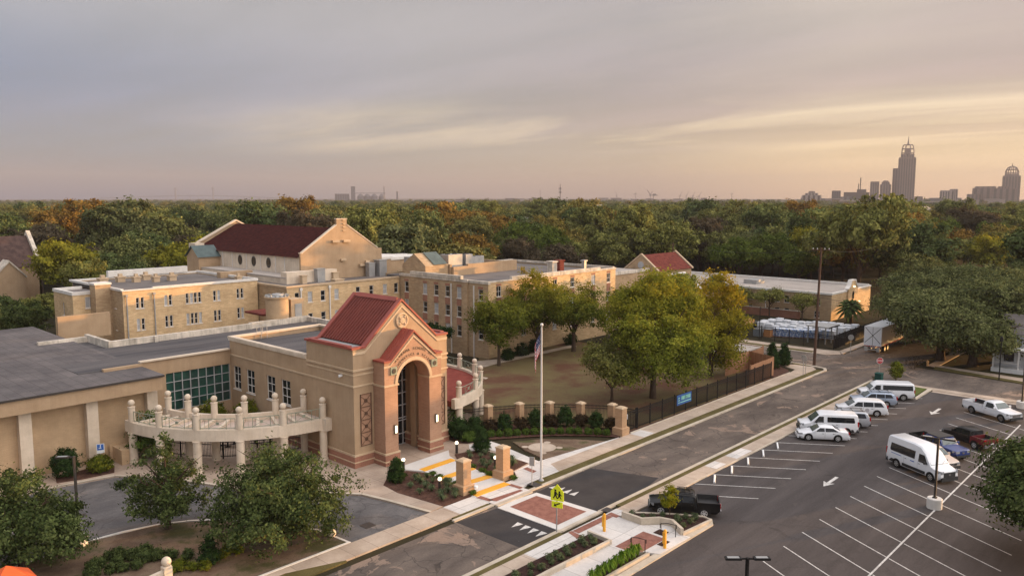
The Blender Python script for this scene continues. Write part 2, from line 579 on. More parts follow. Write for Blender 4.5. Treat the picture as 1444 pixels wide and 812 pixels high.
M_darkmulch = mat('dark_mulch', (0.030, 0.016, 0.014), (0.060, 0.033, 0.026), 4.0, 1.0, bump=0.5, fine=0.35)
M_terrain = mat('woodland_floor', (0.022, 0.022, 0.010), (0.050, 0.038, 0.021), 0.05, 1.0, fine=0.2)
M_white = mat('white_paint', (0.74, 0.74, 0.74), (0.80, 0.80, 0.80), 1.0, 0.6)
M_road_paint = mat('worn_road_paint', (0.42, 0.40, 0.38), (0.66, 0.64, 0.61), 2.5, 0.8, fine=0.18)
M_yellow = mat('yellow_paint', (0.74, 0.34, 0.02), (0.80, 0.39, 0.03), 1.5, 0.6)
M_black = mat('black_metal', (0.010, 0.009, 0.009), None, rough=0.6, spec=0.25)
M_bronze = mat('bronze_metal', (0.035, 0.027, 0.023), None, rough=0.5)
M_grey = mat('grey_metal', (0.30, 0.30, 0.30), (0.38, 0.37, 0.36), 1.0, 0.5, metal=0.3)
M_galv = mat('galvanised', (0.42, 0.41, 0.40), (0.50, 0.49, 0.47), 2.0, 0.45, metal=0.5)
M_glass = mat('window_glass', (0.012, 0.014, 0.017), None, rough=0.06, spec=0.6)
M_green_glass = mat('green_glass', (0.014, 0.042, 0.036), (0.022, 0.075, 0.058), 0.35, 0.07, spec=0.6, lo=0.45, hi=0.55)
M_blind = mat('pale_blind', (0.34, 0.34, 0.35), (0.42, 0.42, 0.43), 1.0, 0.35)
M_door = mat('white_door', (0.52, 0.50, 0.50), None, rough=0.5)
M_wood = mat('fence_wood', (0.31, 0.155, 0.085), (0.42, 0.23, 0.135), 1.0, 0.9, (6, 6, 0.6))
M_polewood = mat('pole_wood', (0.075, 0.042, 0.030), (0.12, 0.070, 0.050), 3.0, 0.95, (4, 4, 0.3))
M_bark = mat('tree_bark', (0.055, 0.036, 0.026), (0.10, 0.07, 0.05), 2.0, 1.0, (4, 4, 0.7), bump=0.4)
M_sage = mat('sage_metal', (0.19, 0.22, 0.16), (0.26, 0.28, 0.21), 1.0, 0.6)
M_terra = mat('terracotta_deck', (0.17, 0.036, 0.027), (0.23, 0.055, 0.04), 1.5, 0.85, fine=0.1)
M_lamp = emit('lit_lamp', (1.0, 0.80, 0.50), 1.5)
M_globe = emit('lit_bollard', (1.0, 0.88, 0.66), 1.0)
M_bluesign = mat('blue_sign', (0.03, 0.12, 0.42), None, rough=0.5)
M_rubber = mat('rubber', (0.016, 0.015, 0.015), None, rough=0.8)
M_rim = mat('alloy', (0.55, 0.55, 0.56), None, rough=0.35, metal=0.4)
# ================================================================== SETTING
def worn_asphalt(name, cols, sand_at=0.585, sand_c=(0.27, 0.195, 0.150), sand_f=0.85, crack=0.75, skim=0.7, lanes=0.35, vs=0.33):
    m = bpy.data.materials.new(name)
    m.use_nodes = True
    t = m.node_tree
    b = t.nodes['Principled BSDF']
    b.inputs['Roughness'].default_value = 0.95
    b.inputs['Specular IOR Level'].default_value = 0.12
    co = N(t, 'ShaderNodeTexCoord')
    mp = N(t, 'ShaderNodeMapping')
    mp.inputs['Scale'].default_value = (lanes, 1.0, 1.0)
    LK(t, co.outputs['Object'], mp.inputs[0])
    n1 = N(t, 'ShaderNodeTexNoise', inp={'Scale': 0.35, 'Detail': 8.0, 'Roughness': 0.65})
    LK(t, mp.outputs[0], n1.inputs['Vector'])
    col = ramp_n(t, n1.outputs[0], [(0.32, cols[0]), (0.5, cols[1]), (0.68, cols[2])])
    n2 = N(t, 'ShaderNodeTexNoise', inp={'Scale': 0.24, 'Detail': 7.0, 'Roughness': 0.62, 'Distortion': 1.0})
    mp2 = N(t, 'ShaderNodeMapping')
    mp2.inputs['Location'].default_value = (11.0, 3.0, 0)
    LK(t, co.outputs['Object'], mp2.inputs[0])
    LK(t, mp2.outputs[0], n2.inputs['Vector'])
    sand = ramp_n(t, n2.outputs[0], [(sand_at, 0.0), (sand_at + 0.015, sand_f)])
    col = mix_n(t, sand, col, sand_c)
    # patches where the old surface was skimmed darker
    dark = ramp_n(t, n2.outputs[0], [(0.30, skim), (0.36, 0.0)])
    col = mix_n(t, dark, col, tuple(c * 0.62 for c in cols[0]))
    wv = N(t, 'ShaderNodeTexNoise', inp={'Scale': 0.8, 'Detail': 3.0})
    LK(t, co.outputs['Object'], wv.inputs['Vector'])
    ad = N(t, 'ShaderNodeVectorMath', operation='ADD')
    sc = N(t, 'ShaderNodeVectorMath', operation='SCALE')
    sc.inputs[3].default_value = 1.6
    LK(t, wv.outputs['Color'], sc.inputs[0])
    LK(t, co.outputs['Object'], ad.inputs[0])
    LK(t, sc.outputs[0], ad.inputs[1])
    vo = N(t, 'ShaderNodeTexVoronoi', feature='DISTANCE_TO_EDGE', inp={'Scale': vs})
    LK(t, ad.outputs[0], vo.inputs['Vector'])
    cr = ramp_n(t, vo.outputs['Distance'], [(0.0, crack), (0.018, 0.0)])
    col = mix_n(t, cr, col, (0.045, 0.040, 0.038))
    n3 = N(t, 'ShaderNodeTexNoise', inp={'Scale': 7.0, 'Detail': 4.0, 'Roughness': 0.7})
    LK(t, co.outputs['Object'], n3.inputs['Vector'])
    col = mix_n(t, 1.0, col, ramp_n(t, n3.outputs[0], [(0.3, 0.86), (0.7, 1.14)]), 'MULTIPLY')
    LK(t, col, b.inputs['Base Color'])
    return m


M_road = worn_asphalt('old_road', ((0.080, 0.064, 0.056), (0.130, 0.104, 0.088), (0.190, 0.150, 0.124)))
M_lot = worn_asphalt('lot_asphalt', ((0.056, 0.048, 0.047), (0.076, 0.066, 0.064), (0.104, 0.090, 0.086)), 0.66, (0.10, 0.085, 0.078), 0.5, 0.30, 0.45, 0.12, 0.10)
M_drive = worn_asphalt('grey_asphalt', ((0.085, 0.080, 0.082), (0.125, 0.116, 0.115), (0.185, 0.168, 0.162)), 0.60, (0.22, 0.185, 0.165), 0.6, 0.45, 0.6, 0.7, 0.22)


def slab_mat(name, ca, cb, jx, jy, joint=(0.16, 0.13, 0.11)):
    """concrete with sawn joints every jx, jy metres"""
    m = bpy.data.materials.new(name)
    m.use_nodes = True
    t = m.node_tree
    b = t.nodes['Principled BSDF']
    b.inputs['Roughness'].default_value = 0.9
    b.inputs['Specular IOR Level'].default_value = 0.12
    co = N(t, 'ShaderNodeTexCoord')
    n1 = N(t, 'ShaderNodeTexNoise', inp={'Scale': 0.45, 'Detail': 8.0, 'Roughness': 0.65})
    LK(t, co.outputs['Object'], n1.inputs['Vector'])
    col = ramp_n(t, n1.outputs[0], [(0.33, ca), (0.67, cb)])
    bt = N(t, 'ShaderNodeTexBrick', offset=0.0, inp={'Scale': 1.0, 'Mortar Size': 0.022, 'Brick Width': jx, 'Row Height': jy,
                                         'Color1': (0.9, 0.9, 0.9, 1), 'Color2': (1.08, 1.06, 1.04, 1), 'Mortar': (0.58, 0.56, 0.54, 1)})
    LK(t, co.outputs['Object'], bt.inputs['Vector'])
    col = mix_n(t, 1.0, col, bt.outputs[0], 'MULTIPLY')
    n3 = N(t, 'ShaderNodeTexNoise', inp={'Scale': 6.0, 'Detail': 4.0, 'Roughness': 0.7})
    LK(t, co.outputs['Object'], n3.inputs['Vector'])
    col = mix_n(t, 1.0, col, ramp_n(t, n3.outputs[0], [(0.3, 0.93), (0.7, 1.07)]), 'MULTIPLY')
    LK(t, col, b.inputs['Base Color'])
    return m


M_walk = slab_mat('sidewalk_concrete', (0.36, 0.285, 0.225), (0.50, 0.41, 0.335), 1.9, 30.0)
M_plaza = slab_mat('plaza_concrete', (0.34, 0.26, 0.205), (0.47, 0.375, 0.30), 3.1, 3.1)
M_newwalk = slab_mat('fresh_concrete', (0.53, 0.50, 0.48), (0.66, 0.63, 0.60), 2.4, 2.4)

# terrain: a fine sheet near the camera, wide quads out to the horizon
m = MB()
xs = list(range(-160, 401, 40))
for x in xs[:-1]:
    for y in xs[:-1]:
        m.quad((x, y, 0), (x + 40, y, 0), (x + 40, y + 40, 0), (x, y + 40, 0))
o0, o1, far0, far1 = -160, 400, -1200, 7700
for (a, b, c, d) in ((far0, o0, far0, far1), (o1, far1, far0, far1), (o0, o1, far0, o0), (o0, o1, o1, far1)):
    m.quad((a, c, 0), (b, c, 0), (b, d, 0), (a, d, 0))
struct(m.build('ground', M_terrain))

# streets
m = MB()
m.sheet([(-60, 35.1), (108.6, 35.1), (110.5, 36), (110.5, 41.6), (-60, 41.6)], 0.012)
struct(m.build('road', M_road))
m = MB()
m.sheet([(108.6, -60), (117.0, -60), (118.6, 20), (120.4, 33.5), (300, 33.5), (300, 44.2), (123.2, 44.2), (120.2, 47.2), (119.6, 140), (112.2, 140), (111.9, 47), (110.5, 44.4), (110.5, 35.5), (108.6, 34.6), (108.4, 28)], 0.010)
struct(m.build('cross_street', M_road))
m = MB()
m.sheet([(39.0, 35.1), (43.0, 35.1), (43.0, 41.25), (39.0, 41.6)], 0.017)
m.sheet([(47.6, 35.1), (54.2, 35.1), (57.3, 35.7), (55.3, 41.5), (47.6, 41.2)], 0.017)
struct(m.build('resurfaced_road', M_patch))
m = MB()
m.prism([(43.0, 35.03), (44.0, 34.95), (47.7, 35.05), (47.5, 41.1), (45.2, 41.35), (43.05, 41.25)], 0.0, 0.055)
struct(m.build('raised_crossing', M_concnew))
m = MB()
m.sheet([(43.82, 40.66), (43.67, 35.72), (47.11, 35.7), (46.95, 40.65)], 0.060)
m.sheet([(43.5, 42.75), (43.75, 42.05), (46.9, 42.05), (46.95, 42.4)], 0.142)
m.sheet([(43.2, 43.8), (43.35, 42.45), (43.8, 42.45), (43.75, 43.8)], 0.142)
m.sheet([(46.95, 43.8), (47.0, 42.5), (47.45, 42.5), (47.4, 43.8)], 0.142)
m.sheet([(50.83, 45.6), (50.6, 44.2), (51.2, 44.3), (51.4, 45.6)], 0.142)
m.sheet([(43.4, 34.15), (43.4, 33.55), (47.5, 33.5), (47.5, 34.1)], 0.142)
m.sheet([(43.0, 34.2), (42.6, 33.1), (43.2, 33.05), (43.38, 34.2)], 0.142)
m.sheet([(47.55, 34.1), (47.5, 33.2), (48.0, 33.2), (48.1, 34.1)], 0.142)
m.sheet([(43.4, 30.4), (43.4, 28.55), (46.8, 28.5), (46.8, 30.35)], 0.142)
struct(m.build('paver_panels', M_paver))

# kerbs along the road
m = MB()
for (a, b, y0, y1) in ((-60, 26, 41.65, 42.15), (38.9, 43.2, 41.7, 42.0), (43.2, 47.3, 41.35, 41.75), (47.3, 109.5, 41.6, 41.95), (-60, 43.0, 34.72, 35.08), (43.0, 47.7, 34.7, 35.0), (47.7, 107.5, 34.72, 35.08)):
    m.box(a, b, y0, y1, -0.05, 0.125)
m.prism([(109.5, 41.6), (110.8, 42.2), (111.2, 43.5), (111.6, 47), (112.0, 70), (111.7, 70), (111.2, 47), (110.8, 43.8), (110.4, 42.5), (109.5, 41.95)], -0.05, 0.125)
m.prism([(120.3, 47.3), (120.2, 140), (120.5, 140), (120.6, 47.5)], -0.05, 0.125)
m.box(118.2, 118.5, -60, 19.5, -0.05, 0.125)
struct(m.build('road_kerb', M_kerb))

# verges
m = MB()
m.box(48.6, 108.9, 41.95, 42.85, 0, 0.12)
m.box(39.2, 43.0, 42.0, 42.30, 0, 0.12)
m.prism([(-60, 43.6), (25.9, 43.6), (29.6, 42.3), (29.6, 42.15), (-60, 42.15)], 0, 0.12)
m.box(-60, 42.6, 34.25, 34.72, 0, 0.12)
m.box(49.6, 106.9, 34.22, 34.72, 0, 0.12)
m.prism([(110.6, 44.3), (111.3, 44.6), (111.5, 47.5), (110.4, 46.8)], 0, 0.12)
m.box(120.6, 122.0, 48.4, 140, 0, 0.12)
m.box(118.5, 121.5, -60, 19.5, 0, 0.12)
m.prism([(118.6, 19.5), (120.7, 31), (123.5, 31.5), (122, 19.5)], 0, 0.12)
struct(m.build('grass_verge', M_grass))
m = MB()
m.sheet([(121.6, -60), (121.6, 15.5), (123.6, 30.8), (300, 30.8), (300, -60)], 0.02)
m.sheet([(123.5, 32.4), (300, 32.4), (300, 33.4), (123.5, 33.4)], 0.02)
struct(m.build('dark_lawn', mat('dark_lawn', (0.036, 0.032, 0.014), (0.062, 0.055, 0.022), 0.3, 1.0, fine=0.25)))  # sheet of darker green grass beyond the side street
m = MB()
m.prism([(101.7, 28.2), (107.2, 28.2), (107.6, 33.8), (100.8, 33.6)], 0, 0.13)
struct(m.build('lot_corner_grass', M_green))

# sidewalks
m = MB()
m.prism([(-60, 43.6), (-60, 44.35), (40.1, 44.25), (40.1, 42.3), (29.6, 42.3), (25.9, 43.6)], 0, 0.13)
m.box(52.5, 104, 42.85, 44.65, 0, 0.13)
m.prism([(104, 42.85), (109, 42.9), (110.4, 44), (110.2, 46.5), (108.5, 48), (107, 45), (104, 44.65)], 0, 0.13)
m.box(-60, 38.3, 32.95, 34.25, 0, 0.13)
m.box(49.0, 107, 32.9, 34.22, 0, 0.13)
m.prism([(108.2, -60), (107, 27.3), (107.6, 33.5), (108.5, 33.5), (108.5, -60)], 0, 0.09)
m.prism([(106.2, -60), (106.2, 27.4), (108.2, 27.4), (108.2, -60)], 0, 0.03)
m.prism([(122.2, 44.4), (124.8, 45.6), (124.2, 47.5), (123.4, 140), (122, 140), (122, 48.4), (120.5, 48.3), (120.4, 46.0)], 0, 0.13)
m.prism([(124.8, 45.6), (170, 45.2), (170, 44.4), (122.6, 44.4)], 0, 0.128)
m.prism([(119, 16), (121.5, 16), (123.5, 31), (300, 31), (300, 32.3), (122.6, 32.3)], 0, 0.126)
struct(m.build('sidewalk', M_walk))
m = MB()
m.box(40.1, 43.2, 42.3, 44.25, 0, 0.132)
m.prism([(43.2, 44.4), (43.2, 41.75), (47.4, 41.75), (47.4, 42.6), (48.6, 42.85), (52.5, 42.85), (53.5, 44.65), (64.2, 44.7), (64.2, 44.75), (52.4, 46.0), (50, 45.9), (48.8, 44.4)], 0, 0.134)
m.prism([(52.35, 54.0), (54.6, 53.6), (54.45, 51.7), (54.1, 50.4), (53.2, 45.6), (52.2, 46.0), (52.7, 51.7), (51.0, 52.5)], 0, 0.171)
m.prism([(38.3, 34.25), (38.3, 32.95), (43.5, 32.9), (43.5, 30.9), (36, 31.0), (20, 31.0), (20, 29.05), (43.8, 28.9), (44.5, 27.5), (48.3, 27.4), (48.2, 28.0), (49.0, 29.3), (48.7, 30.1), (47.7, 31.0), (47.8, 33.2), (49.0, 33.2), (49.0, 34.25)], 0, 0.132)
m.sheet([(62.4, 33.0), (64.2, 33.0), (64.2, 34.15), (62.4, 34.15)], 0.136)
m.sheet([(66.2, 33.0), (69.3, 33.0), (69.3, 34.15), (66.2, 34.15)], 0.136)
m.sheet([(66.0, 42.95), (67.9, 42.95), (67.9, 44.6), (66.0, 44.6)], 0.136)
struct(m.build('new_sidewalk', M_newwalk))

# school drive
m = MB()
m.sheet([(-20, 71.5), (18.4, 70.9), (21.7, 71.0), (25.6, 70.2), (28.5, 66.2), (31, 60.3), (34.2, 55.2), (37.4, 51.1), (38.0, 48.4), (38.7, 44.2), (31.4, 44.2), (31.1, 47.8), (29.4, 51.4), (27.1, 54.9), (23.8, 57.2), (19, 57.95), (8, 56.2), (-20, 54)], 0.014)
struct(m.build('driveway', M_drive))
m = MB()
m.obox((34.2, 46.0, 0.02), (0.9, 0.9, 0.02))
m.obox((20.6, 63.4, 0.02), (0.6, 0.6, 0.02))
m.obox((39.7, 36.0, 0.03), (0.1, 0.1, 0.01))
struct(m.build('drain_covers', M_bronze))

# plaza and terraces in front of the school
m = MB()
m.prism([(-20, 71.5), (18.4, 70.9), (21.7, 71.0), (25.6, 70.2), (28.5, 66.2), (31, 60.3), (34.2, 55.2), (37.4, 51.1), (38.0, 48.4), (38.7, 44.25), (52.2, 46.0), (52.7, 51.7), (54.5, 53.5), (53.2, 57.6), (52.0, 60), (60, 60), (62, 79), (-20, 79)], -0.05, 0.15)
struct(m.build('plaza', M_plaza))
m = MB()
kk = [(-20, 71.5), (18.4, 70.9), (21.7, 71.0), (25.6, 70.2), (28.5, 66.2), (31, 60.3), (34.2, 55.2), (37.4, 51.1), (38.0, 48.4), (38.7, 44.25)]
for (a, b) in zip(kk[:-1], kk[1:]):
    d = Vector((b[0] - a[0], b[1] - a[1], 0)).normalized()
    nn = Vector((d.y, -d.x, 0)) * -0.02
    p = Vector((d.y, -d.x, 0)) * 0.0
    w = Vector((-d.y, d.x, 0)) * 0.3
    m.prism([(a[0], a[1]), (b[0], b[1]), (b[0] - d.y * -0.0 + w.x, b[1] + w.y), (a[0] + w.x, a[1] + w.y)], 0.1, 0.155)
struct(m.build('drive_kerb', M_kerb))

# entrance steps: broad shallow treads with yellow nosings
m = MB(); y = MB()
edge = [(51.09, 51.17, 44.2, 48.08), (48.48, 48.42, 44.15, 47.76), (46.38, 45.95, 44.2, 47.4), (43.9, 43.78, 43.4, 47.18)]
lev = [0.30, 0.26, 0.22, 0.18]
m.prism([(43.4, 52.6), (42.9, 53.6), (49.6, 53.9), (48.5, 52.6), (48.1, 51.3), (44.2, 51.2)], 0.1, 0.30)
tops = [((44.2, 51.2), (48.1, 51.3)), ((44.15, 48.48), (47.76, 48.42)), ((44.2, 46.3), (47.4, 45.95)), ((43.4, 43.9), (47.2, 43.78))]
for i in range(3):
    (a, b), (c, d) = tops[i], tops[i + 1]
    m.prism([a, b, d, c], 0.1, lev[i + 1] - 0.002)
struct(m.build('entrance_steps', M_concnew))
for i in range(4):
    a, b = tops[i]
    y.prism([(a[0], a[1] - 0.02), (b[0], b[1] - 0.02), (b[0], b[1] + 0.7), (a[0], a[1] + 0.7)], lev[i] - 0.06, lev[i] + 0.006)
struct(y.build('step_nosing_paint', M_yellow))
m = MB()
m.box(40.9, 51.8, 53.85, 56.6, 0.1, 0.16)
m.box(43.9, 49.0, 56.4, 60.1, 0.1, 0.17)
struct(m.build('entrance_floor', M_plaza))

# planting beds
m = MB()
m.prism([(39.6, 49.2), (40.15, 44.45), (43.1, 44.2), (44.1, 46.2), (44.0, 51.0), (43.3, 52.5), (41.3, 52.6), (39.9, 51.4)], 0.1, [0.16, 0.16, 0.16, 0.2, 0.27, 0.27, 0.2, 0.18])
m.prism([(49.35, 52.8), (50.8, 52.4), (52.0, 51.5), (52.15, 46.2), (49.5, 45.75), (47.45, 45.9), (47.9, 48.5), (48.4, 51.4)], 0.1, 0.21)
m.prism([(52.2, 57.4), (51.95, 55.0), (52.5, 54.3), (54.7, 53.9), (57.5, 52.0), (60.1, 50.1), (62.7, 47.2), (64.2, 44.9), (65.8, 45.0), (66.0, 47.4), (62, 53.9), (59.4, 57.6), (55, 60)], 0.1, 0.16)
m.prism([(23.4, 71.3), (25.9, 71.0), (26.6, 72.8), (26.0, 74.0), (22.0, 73.5), (21.6, 71.9)], 0.1, 0.18)
struct(m.build('mulch_bed', M_mulch))
m = MB()
m.prism([(56.0, 51.6), (54.9, 49.0), (54.0, 45.2), (62.4, 45.0), (60.8, 47.6), (58.6, 50.1)], 0, 0.12)
struct(m.build('flagpole_lawn', M_bedlawn))
m = MB()
m.lathe([(1.35, 0.0), (1.35, 0.15)], (56.6, 48.3, 0), 28)
for a in (0.4, 2.2, 3.9, 5.4):
    m.lathe([(0.33, 0.0), (0.33, 0.14)], (56.6 + 1.65 * math.cos(a), 48.3 + 1.65 * math.sin(a), 0), 14)
struct(m.build('flagpole_slab', M_concrete))
m = MB()
m.prism([(-20, 54), (8, 56.2), (19, 57.9), (23.8, 57.15), (27.1, 54.85), (29.4, 51.35), (31.05, 47.8), (31.3, 44.5), (-60, 44.5), (-60, 54)], 0, 0.12)
struct(m.build('front_lawn', M_bedlawn))
m = MB()
kk = [(-20, 54), (8, 56.2), (13, 57.1), (19, 57.95), (21.5, 57.8), (23.8, 57.2), (25.6, 56.2), (27.1, 54.9), (29.4, 51.4), (31.1, 47.8), (31.4, 44.3)]
for (a, b) in zip(kk[:-1], kk[1:]):
    d = Vector((b[0] - a[0], b[1] - a[1], 0)).normalized() * 0.09
    m.prism([(a[0] - d.y, a[1] + d.x), (b[0] - d.y, b[1] + d.x), (b[0] + d.y, b[1] - d.x), (a[0] + d.y, a[1] - d.x)], -0.02, 0.15)
m.box(-60, 31.4, 44.3, 44.5, 0, 0.16)
struct(m.build('lawn_kerb', M_whitecap))
m = MB()
m.prism([(54, 60), (59.4, 57.7), (62, 54.0), (66.0, 47.4), (66.2, 45.1), (100, 45.2), (103, 49), (103.5, 82), (84, 84), (79, 80), (60, 80)], 0, 0.10)
struct(m.build('campus_lawn', M_lawn))
m = MB()
m.prism([(66.2, 44.65), (104, 44.65), (106, 45.6), (108.2, 48.2), (104.5, 52), (100.5, 45.1), (66.2, 45.25)], 0, 0.11)
struct(m.build('fence_bed', M_mulch))
m = MB()
m.box(66.2, 104.5, 44.62, 44.78, 0, 0.19)
struct(m.build('sidewalk_edging', M_kerb))
m = MB()
m.prism([(77.6, 79.3), (80.6, 81.8), (82.4, 81.0), (86, 79.6), (100, 79.5), (100, 78.1), (86, 78.2), (81.3, 78.3), (79, 78)], 0, 0.125)
m.prism([(75, 74.9), (75.6, 75.4), (75.5, 77.3), (74.7, 77.0)], 0, 0.12)
m.prism([(73.6, 72.6), (74.3, 72.9), (74.2, 74.2), (73.4, 74.0)], 0, 0.12)
struct(m.build('campus_path', M_concrete))

# planters beside the parking lot
m = MB()
m.prism([(20, 31.1), (37.2, 31.15), (43.42, 30.95), (43.6, 32.88), (38.4, 32.98), (20, 32.98)], 0.05, 0.20)
m.prism([(47.95, 32.85), (48.9, 32.6), (50.7, 30.2), (51.75, 28.4), (51.6, 27.75), (48.25, 28.1), (49.15, 29.35), (48.9, 30.3), (47.85, 31.2)], 0.05, 0.24)
m.prism([(30, 28.9), (39.5, 28.9), (42.7, 28.7), (43.7, 28.1), (40.0, 28.15), (30, 28.2)], 0.05, 0.19)
m.box(45.6, 46.6, 28.0, 28.45, 0.05, 0.15)
m.box(47.1, 47.9, 28.9, 29.7, 0.05, 0.16)
struct(m.build('planter_mulch', M_darkmulch))
m = MB()


def kerbline(mb, pts, w, z0, z1, closed=False):
    pts = [Vector((p[0], p[1], 0)) for p in pts]
    n = len(pts)
    L_, R_ = [], []
    for i in range(n):
        a = pts[i - 1] if (i > 0 or closed) else pts[i]
        c = pts[(i + 1) % n] if (i < n - 1 or closed) else pts[i]
        d = (c - a).normalized()
        nn = Vector((-d.y, d.x, 0))
        L_.append(pts[i] + nn * w / 2)
        R_.append(pts[i] - nn * w / 2)
    for i in range(n if closed else n - 1):
        j = (i + 1) % n
        mb.prism([tuple(L_[i])[:2], tuple(L_[j])[:2], tuple(R_[j])[:2], tuple(R_[i])[:2]], z0, z1)


kerbline(m, [(20, 31.02), (37.2, 31.06), (43.5, 30.88), (43.68, 32.92)], 0.22, 0, 0.45)
kerbline(m, [(47.9, 32.92), (48.95, 32.68), (50.78, 30.25), (51.85, 28.4), (51.72, 27.66), (48.15, 27.98)], 0.2, 0, 0.3)
kerbline(m, [(47.9, 32.92), (47.78, 31.15), (48.82, 30.26), (49.06, 29.34), (48.15, 27.98)], 0.24, 0, 0.62)
kerbline(m, [(30, 28.12), (40.0, 28.06), (43.85, 28.0), (43.3, 28.75)], 0.18, 0, 0.3)
struct(m.build('planter_kerb', M_kerb))
m = MB()
m.prism([(20, 27.3), (51.4, 27.3), (52.3, 27.9), (52.2, 28.7), (51.0, 30.7), (49.2, 33.0), (48.9, 32.6), (50.7, 30.2), (51.75, 28.3), (51.4, 27.75), (44, 27.85), (20, 27.95)], 0, 0.10)
m.prism([(52.2, 32.75), (100.6, 32.75), (100.6, 33.0), (49.2, 33.0)], 0, 0.12)
m.prism([(101.3, 27.9), (101.0, 33.2), (100.6, 33.2), (100.8, 27.6), (107.4, 27.6), (107.4, 28.05)], 0, 0.16)
struct(m.build('lot_kerb', M_kerb))

# parking lot
m = MB()
m.sheet([(-40, -60), (106.4, -60), (106.4, 27.5), (101, 27.7), (100.7, 32.8), (49.0, 32.8), (50.9, 30.5), (52.2, 28.5), (51.9, 27.4), (-40, 27.4)], 0.013)
struct(m.build('parking_lot', M_lot))
m = MB()


def stripe(mb, a, b, w=0.095, z=0.018):
    d = Vector((b[0] - a[0], b[1] - a[1], 0)).normalized() * (w / 2)
    mb.quad((a[0] - d.y, a[1] + d.x, z), (b[0] - d.y, b[1] + d.x, z), (b[0] + d.y, b[1] - d.x, z), (a[0] + d.y, a[1] - d.x, z))


for k in range(-2, 14):
    x = 58.11 + 3.1 * k
    if k < -1:
        continue
    stripe(m, (x, 32.7), (x + 3.62, 27.25))
for k in range(-8, 15):
    x = 54.71 + 3.14 * k
    stripe(m, (x, 22.02), (x - 3.3, 16.12))
    stripe(m, (x - 3.35, 16.02), (x - 6.65, 10.1))
stripe(m, (20, 16.07), (97, 16.25), 0.13, 0.022)


def arrow(mb, tip, d, s=1.0, z=0.018):
    d = Vector((d[0], d[1], 0)).normalized()
    n = Vector((-d.y, d.x, 0))
    t = Vector((tip[0], tip[1], z))
    mb.add([t, t - d * 1.25 * s + n * 0.48 * s, t - d * 1.05 * s + n * 0.14 * s, t - d * 3.0 * s + n * 0.14 * s, t - d * 3.0 * s - n * 0.14 * s, t - d * 1.05 * s - n * 0.14 * s, t - d * 1.25 * s - n * 0.48 * s], ((0, 1, 2), (2, 3, 4, 5), (0, 2, 5), (0, 5, 6)))


arrow(m, (64.9, 24.5), (-1, 0))
arrow(m, (95.0, 24.4), (-1, 0), 1.15)
struct(m.build('parking_markings', M_road_paint))
m = MB()
for k in range(4):
    y0 = 38.0 - k * 0.78
    m.add([(41.1, y0, 0.022), (42.1, y0 + 0.28, 0.022), (42.1, y0 - 0.28, 0.022)], ((0, 1, 2),))
    y0 = 41.0 - k * 0.72
    m.add([(50.1, y0 - 0.1, 0.022), (49.1, y0 + 0.18, 0.022), (49.1, y0 - 0.38, 0.022)], ((0, 1, 2),))
struct(m.build('road_markings', M_road_paint))
m = MB()
m.box(48.2, 49.0, 41.75, 42.75, 0.12, 0.16)
m.box(47.9, 48.7, 34.3, 34.95, 0.12, 0.15)
m.box(43.0, 43.0001, 34, 34.1, 0, 0.01)
struct(m.build('storm_drain', M_bronze))
# ================================================================== BUILDINGS
def wallgrid(mb, o, u, n, w, z0, z1, ops, depth=0.18, mi=0):
    """a wall from point o along u (2-D unit), outward normal n, with real openings (u0,u1,z0,z1) and reveals"""
    us = sorted({0.0, w, *[c for q in ops for c in q[:2]]})
    zs = sorted({z0, z1, *[c for q in ops for c in q[2:]]})
    P = lambda a, z, d=0.0: (o[0] + u[0] * a - n[0] * d, o[1] + u[1] * a - n[1] * d, z)
    for i in range(len(us) - 1):
        for j in range(len(zs) - 1):
            cu, cz = (us[i] + us[i + 1]) / 2, (zs[j] + zs[j + 1]) / 2
            if any(q[0] < cu < q[1] and q[2] < cz < q[3] for q in ops):
                continue
            mb.quad(P(us[i], zs[j]), P(us[i + 1], zs[j]), P(us[i + 1], zs[j + 1]), P(us[i], zs[j + 1]), mi)
    for a, b, c, d in ops:
        mb.quad(P(a, c), P(a, d), P(a, d, depth), P(a, c, depth), mi)
        mb.quad(P(b, c), P(b, d), P(b, d, depth), P(b, c, depth), mi)
        mb.quad(P(a, c), P(b, c), P(b, c, depth), P(a, c, depth), mi)
        mb.quad(P(a, d), P(b, d), P(b, d, depth), P(a, d, depth), mi)


